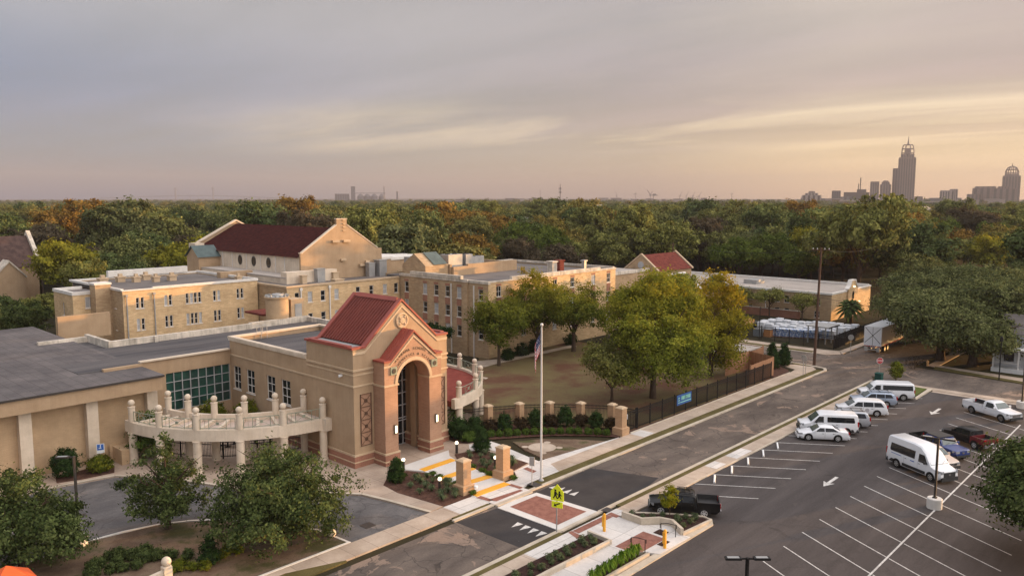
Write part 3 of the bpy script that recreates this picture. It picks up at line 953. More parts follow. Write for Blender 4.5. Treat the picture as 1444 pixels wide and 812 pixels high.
def window(parent, o, u, n, op, nx=1, nz=2, depth=0.14, fr=0.06, mats=None, sill=True, name='window'):
    """frame (part) with its pane (sub-part) set back inside the opening"""
    mf, mg = mats or (M_whitecap, M_glass)
    a, b, c, d = op
    fb, pb = MB(), MB()
    P = lambda t, z, dd: (o[0] + u[0] * t - n[0] * dd, o[1] + u[1] * t - n[1] * dd, z)

    def bar(t0, t1, z0, z1, d0, d1):
        vs = [P(t, z, q) for z in (z0, z1) for q in (d0, d1) for t in (t0, t1)]
        fb.add(vs, ((0, 2, 3, 1), (4, 5, 7, 6), (0, 1, 5, 4), (2, 6, 7, 3), (0, 4, 6, 2), (1, 3, 7, 5)))
    d0, d1 = depth - 0.05, depth + 0.02
    e = 0.003
    bar(a + e, a + fr, c + e, d - e, d0, d1); bar(b - fr, b - e, c + e, d - e, d0, d1)
    bar(a + fr, b - fr, c + e, c + fr, d0, d1); bar(a + fr, b - fr, d - fr, d - e, d0, d1)
    for i in range(1, nx):
        t = a + (b - a) * i / nx
        bar(t - fr * 0.35, t + fr * 0.35, c + fr, d - fr, d0 + 0.004, d1)
    for j in range(1, nz):
        z = c + (d - c) * j / nz
        bar(a + fr, b - fr, z - fr * 0.4, z + fr * 0.4, d0 + 0.008, d1)
    if sill:
        bar(a - 0.08, b + 0.08, c - 0.10, c - 0.003, -0.06, 0.0 - 0.003)
    f = fb.build(name, mf, parent)
    pb.quad(P(a, c, depth), P(b, c, depth), P(b, d, depth), P(a, d, depth))
    pb.build('pane', mg, f)
    return f


UX, UY = (1, 0), (0, 1)
NF, NL = (0, -1), (-1, 0)          # faces the street / faces the left

# ------------------------------------------------------------------ entrance building: gabled tower, classroom wing, glazed link
eb = thing('entrance_building', 'tan brick school entrance with a red gabled tower, arched brick portal and long low wing', 'building', (46.3, 56.5, 0))
TX0, TX1, TY = 40.8, 51.85, 56.5
PX0, PX1, PY = 42.95, 49.65, 54.9
GC = 46.3
# tower walls
m = MB()
base_z = 1.35
m.exty([(TX0, base_z), (44.0, base_z), (44.0, 8.9), (48.9, 8.9), (48.9, base_z), (TX1, base_z), (TX1, 10.75), (50.6, 10.75), (GC, 14.45), (42.0, 10.75), (TX0, 10.75)], TY, TY + 0.3)
m.box(TX0, TX0 + 0.3, TY + 0.302, 63.7, base_z, 10.75)
m.box(TX1 - 0.3, TX1, TY + 0.302, 63.7, base_z, 10.75)
m.exty([(TX0 + .302, 8), (TX1 - .302, 8), (TX1 - .302, 10.75), (50.6, 10.75), (GC, 14.45), (42.0, 10.75), (TX0 + .302, 10.75)], 63.4, 63.7)
m.box(44.0, 44.2, 56.802, 60, 0.1, 8.9); m.box(48.7, 48.9, 56.802, 60, 0.1, 8.9)
m.box(44.2, 48.7, 57.4, 60, 8.6, 8.9)
m.box(48.35, 48.7, 57.2, 57.9, 0.1, 8.6)
m.build('tower_wall', M_stucco, eb)
m = MB()
for z0, z1, p in ((0.1, 0.62, 0.12), (0.70, 1.18, 0.08)):
    m.box(TX0 - p, 43.0, TY - p, TY + 0.3, z0, z1); m.box(49.6, TX1 + p, TY - p, TY + 0.3, z0, z1)
    m.box(TX0 - p, TX0 + 0.2, TY + 0.302, 78.2, z0, z1)
    m.box(TX1 - 0.2, TX1 + p, TY + 0.302, 63.7, z0, z1)
    m.box(48.55, 48.95, 56.81, 60, z0, z1)
m.build('brick_base', M_redband, eb)
m = MB()
for z0, z1, p in ((0.62, 0.70, 0.15), (1.18, 1.35, 0.11)):
    m.box(TX0 - p, 43.0, TY - p, TY + 0.3, z0, z1); m.box(49.6, TX1 + p, TY - p, TY + 0.3, z0, z1)
    m.box(TX0 - p, TX0 + 0.2, TY + 0.302, 78.2, z0, z1)
    m.box(TX1 - 0.2, TX1 + p, TY + 0.302, 63.7, z0, z1)
    m.box(48.5, 48.95, 56.81, 60, z0, z1)
for z, h, p in ((8.82, 0.16, 0.09), (8.42, 0.12, 0.06), (7.42, 0.14, 0.08)):
    m.box(TX0 - p, PX0 + 0.2, TY - p, TY + 0.05, z, z + h)
    m.box(PX1 - 0.2, TX1 + p, TY - p, TY + 0.05, z, z + h)
    m.box(TX0 - p, TX0 + 0.05, TY + 0.052, 63.7 if z > 8 else 78.2, z, z + h)
    m.box(TX1 - 0.05, TX1 + p, TY + 0.052, 63.7, z, z + h)
# raking moulding under the tower gable
for s in (-1, 1):
    m.add([(GC, TY - 0.07, 13.95), (GC + s * 4.3, TY - 0.07, 10.28), (GC + s * 5.55, TY - 0.07, 10.28), (GC + s * 5.55, TY - 0.07, 10.52), (GC + s * 4.2, TY - 0.07, 10.52), (GC, TY - 0.07, 14.15),
           (GC, TY, 13.95), (GC + s * 4.3, TY, 10.28), (GC + s * 5.55, TY, 10.28), (GC + s * 5.55, TY, 10.52), (GC + s * 4.2, TY, 10.52), (GC, TY, 14.15)],
          ((0, 1, 4, 5), (1, 2, 3, 4), (0, 1, 7, 6), (1, 2, 8, 7), (3, 4, 10, 9), (4, 5, 11, 10)))
m.build('string_course', M_trim, eb)
# red metal roof over the tower: two pans with standing seams, red barge caps
m = MB()
for s in (-1, 1):
    x0, x1 = GC + s * 4.12, GC
    m.add([(x0, 56.9, 10.95), (x0, 63.3, 10.95), (GC, 63.3, 14.62), (GC, 56.9, 14.62)], ((0, 1, 2, 3),))
    yy = 57.2
    while yy < 63.2:
        m.add([(x0, yy, 10.96), (x0, yy + 0.05, 10.96), (GC, yy + 0.05, 14.63), (GC, yy, 14.63), (x0 + s * 0.05, yy, 11.05), (x0 + s * 0.05, yy + 0.05, 11.05), (GC + s * 0.02, yy + 0.05, 14.72), (GC + s * 0.02, yy, 14.72)],
              ((0, 3, 7, 4), (1, 5, 6, 2), (4, 7, 6, 5)))
        yy += 0.42
roof = m.build('gable_roof', M_redroof, eb)
m = MB()
for (y0, y1) in ((56.42, 56.92), (63.3, 63.82)):
    for s in (-1, 1):
        m.exty([(GC, 14.56), (GC, 14.78), (GC + s * 4.25, 10.95), (GC + s * 5.65, 10.95), (GC + s * 5.65, 10.76), (GC + s * 4.2, 10.76)], y0, y1)
m.exty([(GC - 0.3, 14.5), (GC, 14.86), (GC + 0.3, 14.5)], 57.052, 63.148)
for x0, x1 in ((TX0 - 0.13, TX0 + 0.3), (TX1 - 0.3, TX1 + 0.13)):
    m.box(x0, x1, 57.052, 63.148, 10.76, 11.03)
m.build('roof_edge', M_redtrim, eb)
m = MB()
m.box(TX0 + 0.3, 42.3, 57.05, 63.15, 10.3, 10.86)
m.build('gutter_tray', M_grey, eb)
m = MB()
m.box(50.3, TX1 - 0.3, 57.05, 63.15, 10.3, 10.86)
m.build('gutter_tray', M_grey, eb)
m2 = MB()
# white curved skylight seen over the right-hand parapet
for k in range(8):
    a0, a1 = math.pi * k / 8, math.pi * (k + 1) / 8
    m2.quad((50.2 - 1.3 * math.cos(a0), 64.2, 9.6 + 1.2 * math.sin(a0)), (50.2 - 1.3 * math.cos(a1), 64.2, 9.6 + 1.2 * math.sin(a1)), (50.2 - 1.3 * math.cos(a1), 68.5, 9.6 + 1.2 * math.sin(a1)), (50.2 - 1.3 * math.cos(a0), 68.5, 9.6 + 1.2 * math.sin(a0)))
m2.build('skylight', M_blind, eb, smooth=40)
# round relief in the gable
m = MB()
m.lathe([(0.72, 0.0), (0.72, 0.10), (0.60, 0.14), (0.52, 0.06), (0.30, 0.05), (0.28, 0.16), (0.01, 0.2)], (0, 0, 0), 28, axis='Y')
m.v = [(p[0] + GC, TY - 0.005 - p[1], p[2] + 12.75) for p in m.v]
for k in range(4):
    a = math.pi / 4 + k * math.pi / 2
    b = len(m.v)
    m.ball((GC + 0.42 * math.cos(a), TY - 0.06, 12.75 + 0.42 * math.sin(a)), 0.15, 8)
m.build('roundel', M_trim, eb, smooth=40)


def arch_wall(mb, x0, x1, y0, y1, base, prof, ac, ar, spring, mi=0, seg=28):
    """wall with an arched opening: strips from the opening (or the ground) up to the outline prof(x); the soffit has depth"""
    xs = sorted({x0, x1, ac - ar, ac + ar, ac, *[p for p in prof[0] if x0 < p < x1], *[ac + ar * math.cos(math.pi * k / seg) for k in range(seg + 1)]})
    top = lambda x: float(np.interp(x, prof[0], prof[1]))
    def bot(x):
        return spring + math.sqrt(max(0.0, ar * ar - (x - ac) ** 2))
    for a, b in zip(xs[:-1], xs[1:]):
        c = (a + b) / 2
        inside = ac - ar < c < ac + ar
        za, zb = (bot(a), bot(b)) if inside else (base, base)
        for y in (y0, y1):
            mb.quad((a, y, za), (b, y, zb), (b, y, top(b)), (a, y, top(a)), mi)
        mb.quad((a, y0, top(a)), (b, y0, top(b)), (b, y1, top(b)), (a, y1, top(a)), mi)
        if inside:
            mb.quad((a, y0, za), (b, y0, zb), (b, y1, zb), (a, y1, za), mi)
    for x, lo in ((x0, base), (x1, base)):
        mb.quad((x, y0, lo), (x, y1, lo), (x, y1, top(x)), (x, y0, top(x)), mi)
    for x in (ac - ar, ac + ar):
        mb.quad((x, y0, base), (x, y1, base), (x, y1, spring), (x, y0, spring), mi)


m = MB()
pp = ([PX0, 43.6, GC, 49.0, PX1], [9.45, 9.45, 11.85, 9.45, 9.45])
arch_wall(m, PX0, PX1, PY, TY - 0.003, 0.1, pp, GC, 1.88, 7.35)
m.build('portal', M_salmon, eb)
for x0, x1 in ((PX0, GC - 1.88), (GC + 1.88, PX1)):
    m = MB()
    m.box(x0 - 0.14, x1 + 0.14, PY - 0.14, TY - 0.01, 0.1, 0.5); m.box(x0 - 0.10, x1 + 0.10, PY - 0.10, TY - 0.012, 0.5, 1.15)
    m.build('pier_base', M_redband, eb)
    m = MB()
    for z0, z1, p in ((0.5, 0.6, 0.17), (1.15, 1.30, 0.13)):
        m.box(x0 - p, x1 + p, PY - p, TY - 0.014, z0, z1)
    m.build('pier_moulding', M_trim, eb)
    m = MB()
    m.box(x0 - .09, x1 + .09, PY - .09, TY - 0.014, 7.30, 7.46)
    m.build('pier_capital', M_trim, eb)
m = MB()
for s in (-1, 1):
    m.exty([(GC, 11.42), (GC, 11.62), (GC + s * 2.75, 9.2), (GC + s * 3.42, 9.2), (GC + s * 3.42, 9.0), (GC + s * 2.85, 9.0)], PY - 0.07, PY - 0.002)
# arch ring
for k in range(28):
    a0, a1 = math.pi * k / 28, math.pi * (k + 1) / 28
    q = lambda r, a, y: (GC + r * math.cos(a), y, 7.40 + r * math.sin(a))
    m.quad(q(1.9, a0, PY - 0.06), q(1.9, a1, PY - 0.06), q(2.2, a1, PY - 0.06), q(2.2, a0, PY - 0.06))
    m.quad(q(2.2, a0, PY - 0.06), q(2.2, a1, PY - 0.06), q(2.2, a1, PY), q(2.2, a0, PY))
    m.quad(q(1.9, a0, PY - 0.06), q(1.9, a1, PY - 0.06), q(1.9, a1, PY), q(1.9, a0, PY))
m.build('portal_moulding', M_trim, eb)
m = MB()
for s in (-1, 1):
    m.exty([(GC, 11.9), (GC, 12.08), (GC + s * 2.66, 9.64), (GC + s * 3.44, 9.64), (GC + s * 3.44, 9.48), (GC + s * 2.7, 9.48)], PY - 0.12, TY - 0.08)
    for yy in (55.3, 55.75, 56.15):
        m.exty([(GC, 12.08), (GC, 12.15), (GC + s * 2.66, 9.71), (GC + s * 2.66, 9.64)], yy, yy + 0.04)
m.build('portal_roof', M_redtrim, eb)
# glazed screen at the back of the porch
m = MB()
m.quad((44.2, 59.0, 0.15), (48.7, 59.0, 0.15), (48.7, 59.0, 8.6), (44.2, 59.0, 8.6))
gs = m.build('glazed_screen', M_glass, eb)
m = MB()
for x in (44.2, 45.3, 46.35, 47.4, 48.2):
    m.box(x, x + 0.08, 58.9, 59.0, 0.15, 8.6)
for z in (0.15, 1.2, 2.5, 2.75, 4.0, 5.2, 6.4, 7.5):
    m.box(44.2, 48.7, 58.92, 58.998, z, z + 0.08)
m.build('mullions', M_blind, gs)
# lit wall lamps on the piers
for x in (44.05, 48.95):
    m = MB()
    m.box(x - 0.16, x + 0.16, PY - 0.16, PY - 0.002, 2.95, 3.75)
    lb = m.build('wall_lamp', M_bronze, eb)
    m = MB()
    m.box(x - 0.11, x + 0.11, PY - 0.185, PY - 0.162, 3.02, 3.68)
    m.build('lamp_lens', M_lamp, lb)
# square metal plaques beside the arch
for x in (43.95, 48.75):
    m = MB()
    m.box(x - 0.36, x + 0.36, PY - 0.10, PY - 0.002, 8.30, 9.02)
    pq = m.build('plaque', M_sage, eb)
    m = MB()
    for a in range(4):
        m.obox((x, PY - 0.115, 8.66), (0.5, 0.03, 0.05), 0, ry=a * math.pi / 4)
    m.lathe([(0.20, 0), (0.20, 0.03)], (x, PY - 0.14, 8.66), 12, axis='Y')
    m.build('plaque_relief', M_bronze, pq)
# trellis panels
for x0, x1 in ((41.45, 42.65), (50.35, 51.5)):
    m = MB()
    for x in (x0, x1 - 0.05):
        m.box(x, x + 0.05, TY - 0.10, TY - 0.04, 2.0, 6.7)
    for k in range(5):
        z = 2.0 + k * 4.65 / 4
        m.box(x0, x1, TY - 0.10, TY - 0.04, z, z + 0.05)
    for k in range(4):
        z = 2.0 + k * 4.65 / 4
        c = ((x0 + x1) / 2, TY - 0.07, z + 0.58)
        for a in (0.72, -0.72):
            m.obox(c, (1.35, 0.03, 0.03), 0, ry=a)
        m.lathe([(0.17, 0), (0.17, 0.03)], (c[0], c[1] - 0.02, c[2]), 10, axis='Y')
    m.build('trellis_panel', mat('rusted_iron', (0.085, 0.05, 0.035), (0.15, 0.085, 0.055), 3.0), eb)
    m = MB()
    m.box(x0, x1, TY - 0.016, TY - 0.002, 2.0, 6.7)
    m.build('trellis_backing', M_salmon, eb)
m = MB()
m.box(40.55, 40.8, 58.1, 58.35, 8.2, 8.35); m.lathe([(0.09, 0), (0.07, 0.35)], (40.5, 58.2, 8.22), 8, axis='X')
m.build('security_camera', M_white, eb)


def letters(s, size):
    cu = bpy.data.curves.new('lettering', 'FONT')
    cu.body = s
    cu.size = size
    cu.align_x = 'CENTER'
    cu.extrude = 0.0
    cu.resolution_u = 2
    ob = bpy.data.objects.new('lettering_tmp', cu)
    COL.objects.link(ob)
    bpy.context.view_layer.update()
    dg = bpy.context.evaluated_depsgraph_get()
    me = bpy.data.meshes.new_from_object(ob.evaluated_get(dg))
    vs = [tuple(v.co) for v in me.vertices]
    fs = [tuple(p.vertices) for p in me.polygons]
    bpy.data.objects.remove(ob)
    bpy.data.curves.remove(cu)
    bpy.data.meshes.remove(me)
    return vs, fs


def arc_text(mb, s, size, r, c, y, step):
    n = len(s)
    for i, ch in enumerate(s):
        if ch == ' ':
            continue
        a = math.pi / 2 - (i - (n - 1) / 2) * step
        vs, fs = letters(ch, size)
        ca, sa = math.cos(a - math.pi / 2), math.sin(a - math.pi / 2)
        out = []
        for d in (0.0, 0.04):
            for v in vs:
                x, z = v[0], v[1] + r
                out.append((c[0] + x * ca - z * sa, y - d, c[1] + x * sa + z * ca))
        k = len(vs)
        ff = [tuple(i + k for i in f) for f in fs]
        mb.add(out, fs + ff)


m = MB()
arc_text(m, 'ALABAMA SCHOOL OF', 0.34, 2.86, (GC, 7.40), PY - 0.02, 0.098)
arc_text(m, 'MATHEMATICS & SCIENCE', 0.32, 2.36, (GC, 7.40), PY - 0.02, 0.112)
m.build('lettering', M_bronze, eb)

# classroom wing along the tower's left side
wops = [(78.2 - y1, 78.2 - y0, 3.94, 6.37) for y0, y1 in ((76.12, 77.62), (73.34, 74.95), (69.41, 71.0), (66.67, 68.29))]
m = MB()
wallgrid(m, (40.8, 78.2), (0, -1), NL, 14.5, 1.35, 9.2, wops, 0.2)
m.box(41.05, 52, 78.0, 78.2, 7.5, 9.2); m.box(51.8, 52, 63.72, 78, 0, 9.2)
m.build('wing_wall', M_stucco, eb)
for op in wops:
    window(eb, (40.8, 78.2), (0, -1), NL, op, 2, 3, 0.15, 0.07)
m = MB()
m.box(40.66, 41.15, 63.75, 78.35, 9.2, 9.42); m.box(41.152, 52, 77.92, 78.35, 9.2, 9.42)
m.box(40.70, 40.8, 63.75, 78.3, 9.0, 9.198)
m.box(51.7, 52.1, 63.75, 77.9, 9.2, 9.4)
m.build('wing_parapet', M_cream, eb)
m = MB()
m.box(41.05, 51.8, 63.72, 78.0, 8.5, 8.72)
m.build('wing_roof', M_darkroof, eb)
# glazed link
m = MB()
lops = [(2.3, 9.1, 2.62, 6.5), (6.2, 8.2, 0.17, 2.5)]
wallgrid(m, (31.6, 78.2), UX, NF, 9.2, 0.1, 8.0, lops, 0.25)
m.box(28, 31.6, 77.9, 78.4, 0.1, 7.9)
m.build('link_wall', M_stucco, eb)
m = MB()
a, b, c, d = lops[0]
m.quad((31.6 + a, 78.40, c), (31.6 + b, 78.40, c), (31.6 + b, 78.40, d), (31.6 + a, 78.40, d))
cw = m.build('curtain_wall', M_green_glass, eb)
m = MB()
for k in range(9):
    x = 31.6 + a + (b - a) * k / 8
    m.box(x - 0.035, x + 0.035, 78.28, 78.396, c, d)
for k in range(5):
    z = c + (d - c) * k / 4
    m.box(31.6 + a, 31.6 + b, 78.29, 78.394, z - 0.03, z + 0.03)
m.build('mullions', M_blind, cw)
m = MB()
a, b, c, d = lops[1]
m.quad((31.6 + a, 78.42, c), (31.6 + b, 78.42, c), (31.6 + b, 78.42, d), (31.6 + a, 78.42, d))
dr = m.build('entrance_doors', M_glass, eb)
m = MB()
for k in range(3):
    x = 31.6 + a + (b - a) * k / 2
    m.box(x - 0.06, x + 0.06, 78.3, 78.41, c, d)
for z in (c + 0.05, c + 0.95, c + 1.75, d - 0.06):
    m.box(31.6 + a, 31.6 + b, 78.31, 78.408, z - 0.05, z + 0.05)
m.build('door_frame', M_blind, dr)
m = MB()
m.box(31.4, 40.66, 77.98, 78.5, 8.0, 8.14)
m.build('link_coping', M_cream, eb)
m = MB()
m.box(26, 58.2, 78.5, 90.2, 7.3, 7.72)
m.build('link_roof', M_darkroof, eb)
m = MB()
m.box(33.4, 50.0, 90.0, 90.5, 7.3, 8.38); m.box(50.0, 58.6, 90.4, 90.9, 7.3, 8.42); m.box(33.0, 33.4, 90.0, 97, 7.3, 8.4); m.box(28, 33.0, 96.2, 96.7, 7.3, 8.2)
m.box(37.9, 38.25, 89.75, 89.998, 7.72, 8.4); m.box(58.2, 58.6, 78.5, 90.4, 0, 8.3); m.box(52, 58.2, 78.2, 78.5, 0, 8.2)
m.build('link_parapet', M_coping, eb)
m = MB()
m.box(20, 33.0, 90.2, 96.2, 7.3, 7.6)
m.build('rear_roof', M_darkroof, eb)
# small things on the roofs
m = MB()
for y in (76.9, 77.4):
    m.path([(44.2 + (y - 76.9) * 1.4, 78.6, 7.75), (44.2 + (y - 76.9) * 1.4, 78.6, 10.1), (44.2 + (y - 76.9) * 1.4, 77.7, 10.1), (44.2 + (y - 76.9) * 1.4, 77.7, 8.75)], 0.035, 6)
for k in range(4):
    m.tube((44.2, 78.6, 8.2 + k * 0.4), (44.9, 78.6, 8.2 + k * 0.4), 0.025, n=5)
m.build('roof_ladder', M_galv, eb)
m = MB()
m.lathe([(1.45, 7.7), (1.45, 11.0), (1.6, 11.02), (1.6, 11.2)], (54.7, 91.9, 0), 28)
dm = m.build('stair_drum', M_smooth, eb, smooth=30)
m = MB()
m.lathe([(1.45, 11.21), (1.3, 11.26), (0.75, 11.3), (0.7, 11.5), (0.3, 11.6), (0.01, 11.62)], (54.7, 91.9, 0), 24)
for k in range(14):
    a = 2 * math.pi * k / 14
    m.obox((54.7 + 1.35 * math.cos(a), 91.9 + 1.35 * math.sin(a), 11.35), (0.35, 0.12, 0.2), a)
m.build('roof_vent', M_grey, dm, smooth=30)
m = MB()
m.box(56.15, 58.1, 90.95, 93.0, 7.7, 10.7)
sb = m.build('stair_house', M_smooth, eb)
m = MB()
m.box(56.7, 57.7, 90.88, 90.948, 7.75, 10.1)
m.build('roof_door', M_grey, sb)
m = MB()
m.box(54.4, 57.4, 95.0, 99.8, 8.3, 8.55)
m.build('red_canopy', M_redtile, eb)

# ------------------------------------------------------------------ assembly hall, front left
hall = thing('assembly_hall', 'low windowless tan brick hall with cream pilasters and a wide grey felt roof', 'building', (18, 74.8, 0))
m = MB()
m.box(-14, 31.0, 74.9, 75.2, 0.1, 7.2); m.box(30.7, 31.0, 75.2, 110, 0.1, 7.4)
m.build('wall', M_smooth, hall)
for x in (-6.8, -1.5, 3.8, 9.1, 14.4, 19.75, 25.05, 30.35):
    m = MB()
    m.box(x, x + 0.95, 74.2, 74.9, 0.1, 6.25)
    m.build('pilaster', M_cream, hall)
m = MB()
m.box(-15, 31.4, 73.2, 73.5, 6.2, 7.42); m.box(31.1, 31.4, 73.502, 110, 6.4, 7.5)
m.box(-15, 31.1, 73.5, 74.9, 6.25, 6.4)
m.build('fascia', M_stucco, hall)
hall_roof_mat = slab_mat('felt_roof', (0.092, 0.083, 0.085), (0.155, 0.138, 0.136), 1.0, 3.2)
m = MB()
m.add([(-16, 73.0, 7.60), (31.55, 73.0, 7.60), (31.55, 110, 8.02), (-16, 110, 8.02)], ((0, 1, 2, 3),))
m.build('roof', hall_roof_mat, hall)
m = MB()
m.add([(-16, 73.0, 7.42), (31.55, 73.0, 7.42), (31.55, 110, 7.84), (-16, 110, 7.84), (-16, 73.0, 7.597), (31.55, 73.0, 7.597), (31.55, 110, 8.017), (-16, 110, 8.017)], ((0, 1, 5, 4), (1, 2, 6, 5), (2, 3, 7, 6), (0, 1, 2, 3)))
m.build('drip_edge', M_bronze, hall)
m = MB()
m.box(27.15, 28.6, 72.5, 74.6, 0.1, 1.5)
m.add([(26.9, 74.9, 0.15), (26.9, 74.9, 3.4), (29.4, 74.9, 4.2), (29.4, 74.9, 3.4), (26.9, 74.5, 0.15), (26.9, 74.5, 1.7), (29.9, 74.5, 3.0), (29.9, 74.5, 2.4)], ((4, 5, 6, 7),))
m.build('stair_wall', M_smooth, hall)
m = MB()
m.box(22.6, 23.2, 74.7, 74.9, 5.9, 6.15)
wl = m.build('wall_light', M_bronze, hall)
m = MB()
m.box(22.65, 23.15, 74.66, 74.698, 5.92, 6.05)
m.build('lamp_lens', M_lamp, wl)

# ------------------------------------------------------------------ curved colonnades beside the entrance


def colonnade(root, cx, cy, ro, ri, a0, a1, zt, zb, n_post, deck_mat, posts_in=True, wall=True, base_z=0.15, colr=0.36, oh=1.35):
    seg = 28
    A = [a0 + (a1 - a0) * k / seg for k in range(seg + 1)]
    P = lambda r, a, z: (cx + r * math.cos(a), cy + r * math.sin(a), z)

    def ring(mb, r0, r1, z0, z1):
        for a, b in zip(A[:-1], A[1:]):
            mb.quad(P(r0, a, z1), P(r1, a, z1), P(r1, b, z1), P(r0, b, z1))
            mb.quad(P(r0, a, z0), P(r1, a, z0), P(r1, b, z0), P(r0, b, z0))
            mb.quad(P(r0, a, z0), P(r0, b, z0), P(r0, b, z1), P(r0, a, z1))
            mb.quad(P(r1, a, z0), P(r1, b, z0), P(r1, b, z1), P(r1, a, z1))
        for a in (A[0], A[-1]):
            mb.quad(P(r0, a, z0), P(r1, a, z0), P(r1, a, z1), P(r0, a, z1))
    m = MB(); ring(m, ro - 0.45, ro, zb, zt); m.build('ring_beam', M_cream, root, smooth=30)
    if posts_in:
        m = MB(); ring(m, ri, ri + 0.35, zb, zt + 0.4); m.build('inner_parapet', M_cream, root, smooth=30)
    m = MB(); ring(m, ri + 0.352, ro - 0.452, zb + 0.2, zt - 0.25); m.build('deck', deck_mat, root, smooth=30)
    if wall:
        for k in range(1, 2 * n_post):
            a = a0 + (a1 - a0) * k / (2 * n_post)
            m = MB()
            d = (math.cos(a), math.sin(a))
            c = P((ro + ri) / 2, a, zt - 0.12)
            m.obox(c, (ro - ri - 0.9, 0.28, 0.3), a)
            m.build('cross_beam', M_cream, root)
    for i in range(n_post):
        a = a0 + (a1 - a0) * (i + 0.25) / (n_post - 0.5)
        for r, hh, on in ((ro - 0.24, oh, True), (ri + 0.17, 1.5, posts_in)):
            if not on:
                continue
            m = MB()
            m.lathe([(0.29, zt), (0.29, zt + hh - 0.08), (0.33, zt + hh - 0.06), (0.33, zt + hh), (0.14, zt + hh + 0.02), (0.14, zt + hh + 0.08)], P(r, a, 0), 16)
            po = m.build('newel_post', M_cream, root, smooth=40)
            m = MB(); m.ball(P(r, a, zt + hh + 0.35), 0.29, 14); m.build('ball_finial', M_cream, po, smooth=60)
            m = MB()
            m.lathe([(colr + .06, base_z), (colr + .06, base_z + 0.15), (colr, base_z + 0.2), (colr, zb - 0.15), (colr + .06, zb - 0.1), (colr + .06, zb - 0.003)], P(r, a, 0), 16)
            m.build('column', M_cream, root, smooth=40)
    # railing bays between the outer posts
    for i in range(n_post - 1):
        b0 = a0 + (a1 - a0) * (i + 0.25) / (n_post - 0.5)
        b1 = a0 + (a1 - a0) * (i + 1.25) / (n_post - 0.5)
        da = 0.36 / ro
        aa = [b0 + da + (b1 - b0 - 2 * da) * k / 8 for k in range(9)]
        m = MB()
        r = ro - 0.24
        for z in (zt + 0.12, zt + 0.95):
            m.path([P(r, a, z) for a in aa], 0.035, 5)
        for k in (0, 2, 6, 8):
            m.tube(P(r, aa[k], zt + 0.02), P(r, aa[k], zt + 0.95), 0.03, n=5)
        m.tube(P(r, aa[2], zt + 0.14), P(r, aa[6], zt + 0.93), 0.02, n=4)
        m.tube(P(r, aa[6], zt + 0.14), P(r, aa[2], zt + 0.93), 0.02, n=4)
        for k in (1, 7):
            m.tube(P(r, aa[k], zt + 0.12), P(r, aa[k], zt + 0.95), 0.014, n=4)
        c = P(r, aa[4], zt + 0.53)
        m.obox(c, (0.06, 0.24, 0.24), aa[4])
        m.build('railing', M_sage, root)


cl = thing('curved_colonnade', 'long cream curved colonnade with ball finials in front of the glazed link', 'colonnade', (31, 65.5, 0.15))
colonnade(cl, 41.25, 73.75, 13.4, 9.5, R(182), R(270), 4.0, 3.0, 6, mat('pale_deck', (0.46, 0.36, 0.30), (0.56, 0.45, 0.38), 0.6, fine=0.06))
m = MB()
m.box(40.15, 40.795, 59.9, 60.9, 2.95, 4.05)
m.build('beam_end', M_cream, cl)
cr = thing('terrace_colonnade', 'cream curved colonnade with a terracotta deck on the right of the tower', 'colonnade', (60, 64, 0.15))
colonnade(cr, 52.0, 69.5, 12.6, 5.0, R(-84), R(14), 3.9, 2.9, 6, M_terra, posts_in=False, wall=False, oh=1.1)

# ------------------------------------------------------------------ brick dormitory behind the hall


def openings_panel(root, o, u, n, w, z0, z1, ops, mt, name='wall', depth=0.18, nx=1, nz=2, fr=0.07, panes=None):
    m = MB()
    wallgrid(m, o, u, n, w, z0, z1, ops, depth)
    m.build(name, mt, root)
    for i, op in enumerate(ops):
        pm = M_glass
        if panes and panes[i % len(panes)]:
            pm = M_blind
        window(root, o, u, n, op, nx, nz, 0.13, fr, (M_whitecap, pm))


ld = thing('brick_dormitory', 'tan brick three storey dormitory with paired windows behind the grey hall roof', 'building', (54, 114, 0))
ops = []
for z0, z1 in ((8.4, 9.95), (5.3, 6.95), (2.1, 3.75)):
    for xa in (45.75, 49.75, 52.9, 54.15, 57.15, 60.95):
        for q in (0.0, 0.66):
            ops.append((xa - 44 + q, xa - 44 + q + 0.46, z0, z1))
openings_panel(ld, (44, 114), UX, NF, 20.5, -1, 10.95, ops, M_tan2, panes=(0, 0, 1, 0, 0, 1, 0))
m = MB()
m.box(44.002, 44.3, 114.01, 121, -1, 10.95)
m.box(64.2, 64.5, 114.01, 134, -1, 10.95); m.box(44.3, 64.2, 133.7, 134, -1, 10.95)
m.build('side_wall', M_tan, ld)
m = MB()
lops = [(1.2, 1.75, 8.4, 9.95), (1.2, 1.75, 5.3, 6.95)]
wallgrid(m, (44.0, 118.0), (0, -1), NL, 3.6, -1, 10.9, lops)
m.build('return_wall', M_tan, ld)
for op in lops:
    window(ld, (44.0, 118.0), (0, -1), NL, op, 1, 2, 0.13, 0.07)
m = MB()
m.box(41.9, 44.0, 118.0, 120.0, -1, 11.7)
m.build('chimney_pier', M_tan, ld)
m = MB()
m.box(41.8, 44.1, 117.9, 120.1, 11.7, 11.95)
m.build('pier_cap', M_whitecap, ld)
wops = [(1.6, 2.8, 8.35, 9.95), (1.6, 2.8, 5.2, 6.75), (1.6, 2.8, 2.1, 3.7)]
m = MB()
wallgrid(m, (39.6, 120.0), UX, NF, 3.6, -1, 10.3, wops)
lo2 = [(3.5, 4.1, 7.2, 9.0)]
wallgrid(m, (39.6, 127.6), (0, -1), NL, 7.6, -1, 10.3, lo2)
m.box(39.9, 43.2, 127.3, 127.6, -1, 10.3)
m.build('stair_block_wall', M_tan2, ld)
for op in wops:
    window(ld, (39.6, 120.0), UX, NF, op, 2, 1, 0.13, 0.08, (M_whitecap, M_blind if op[2] > 8 else M_glass))
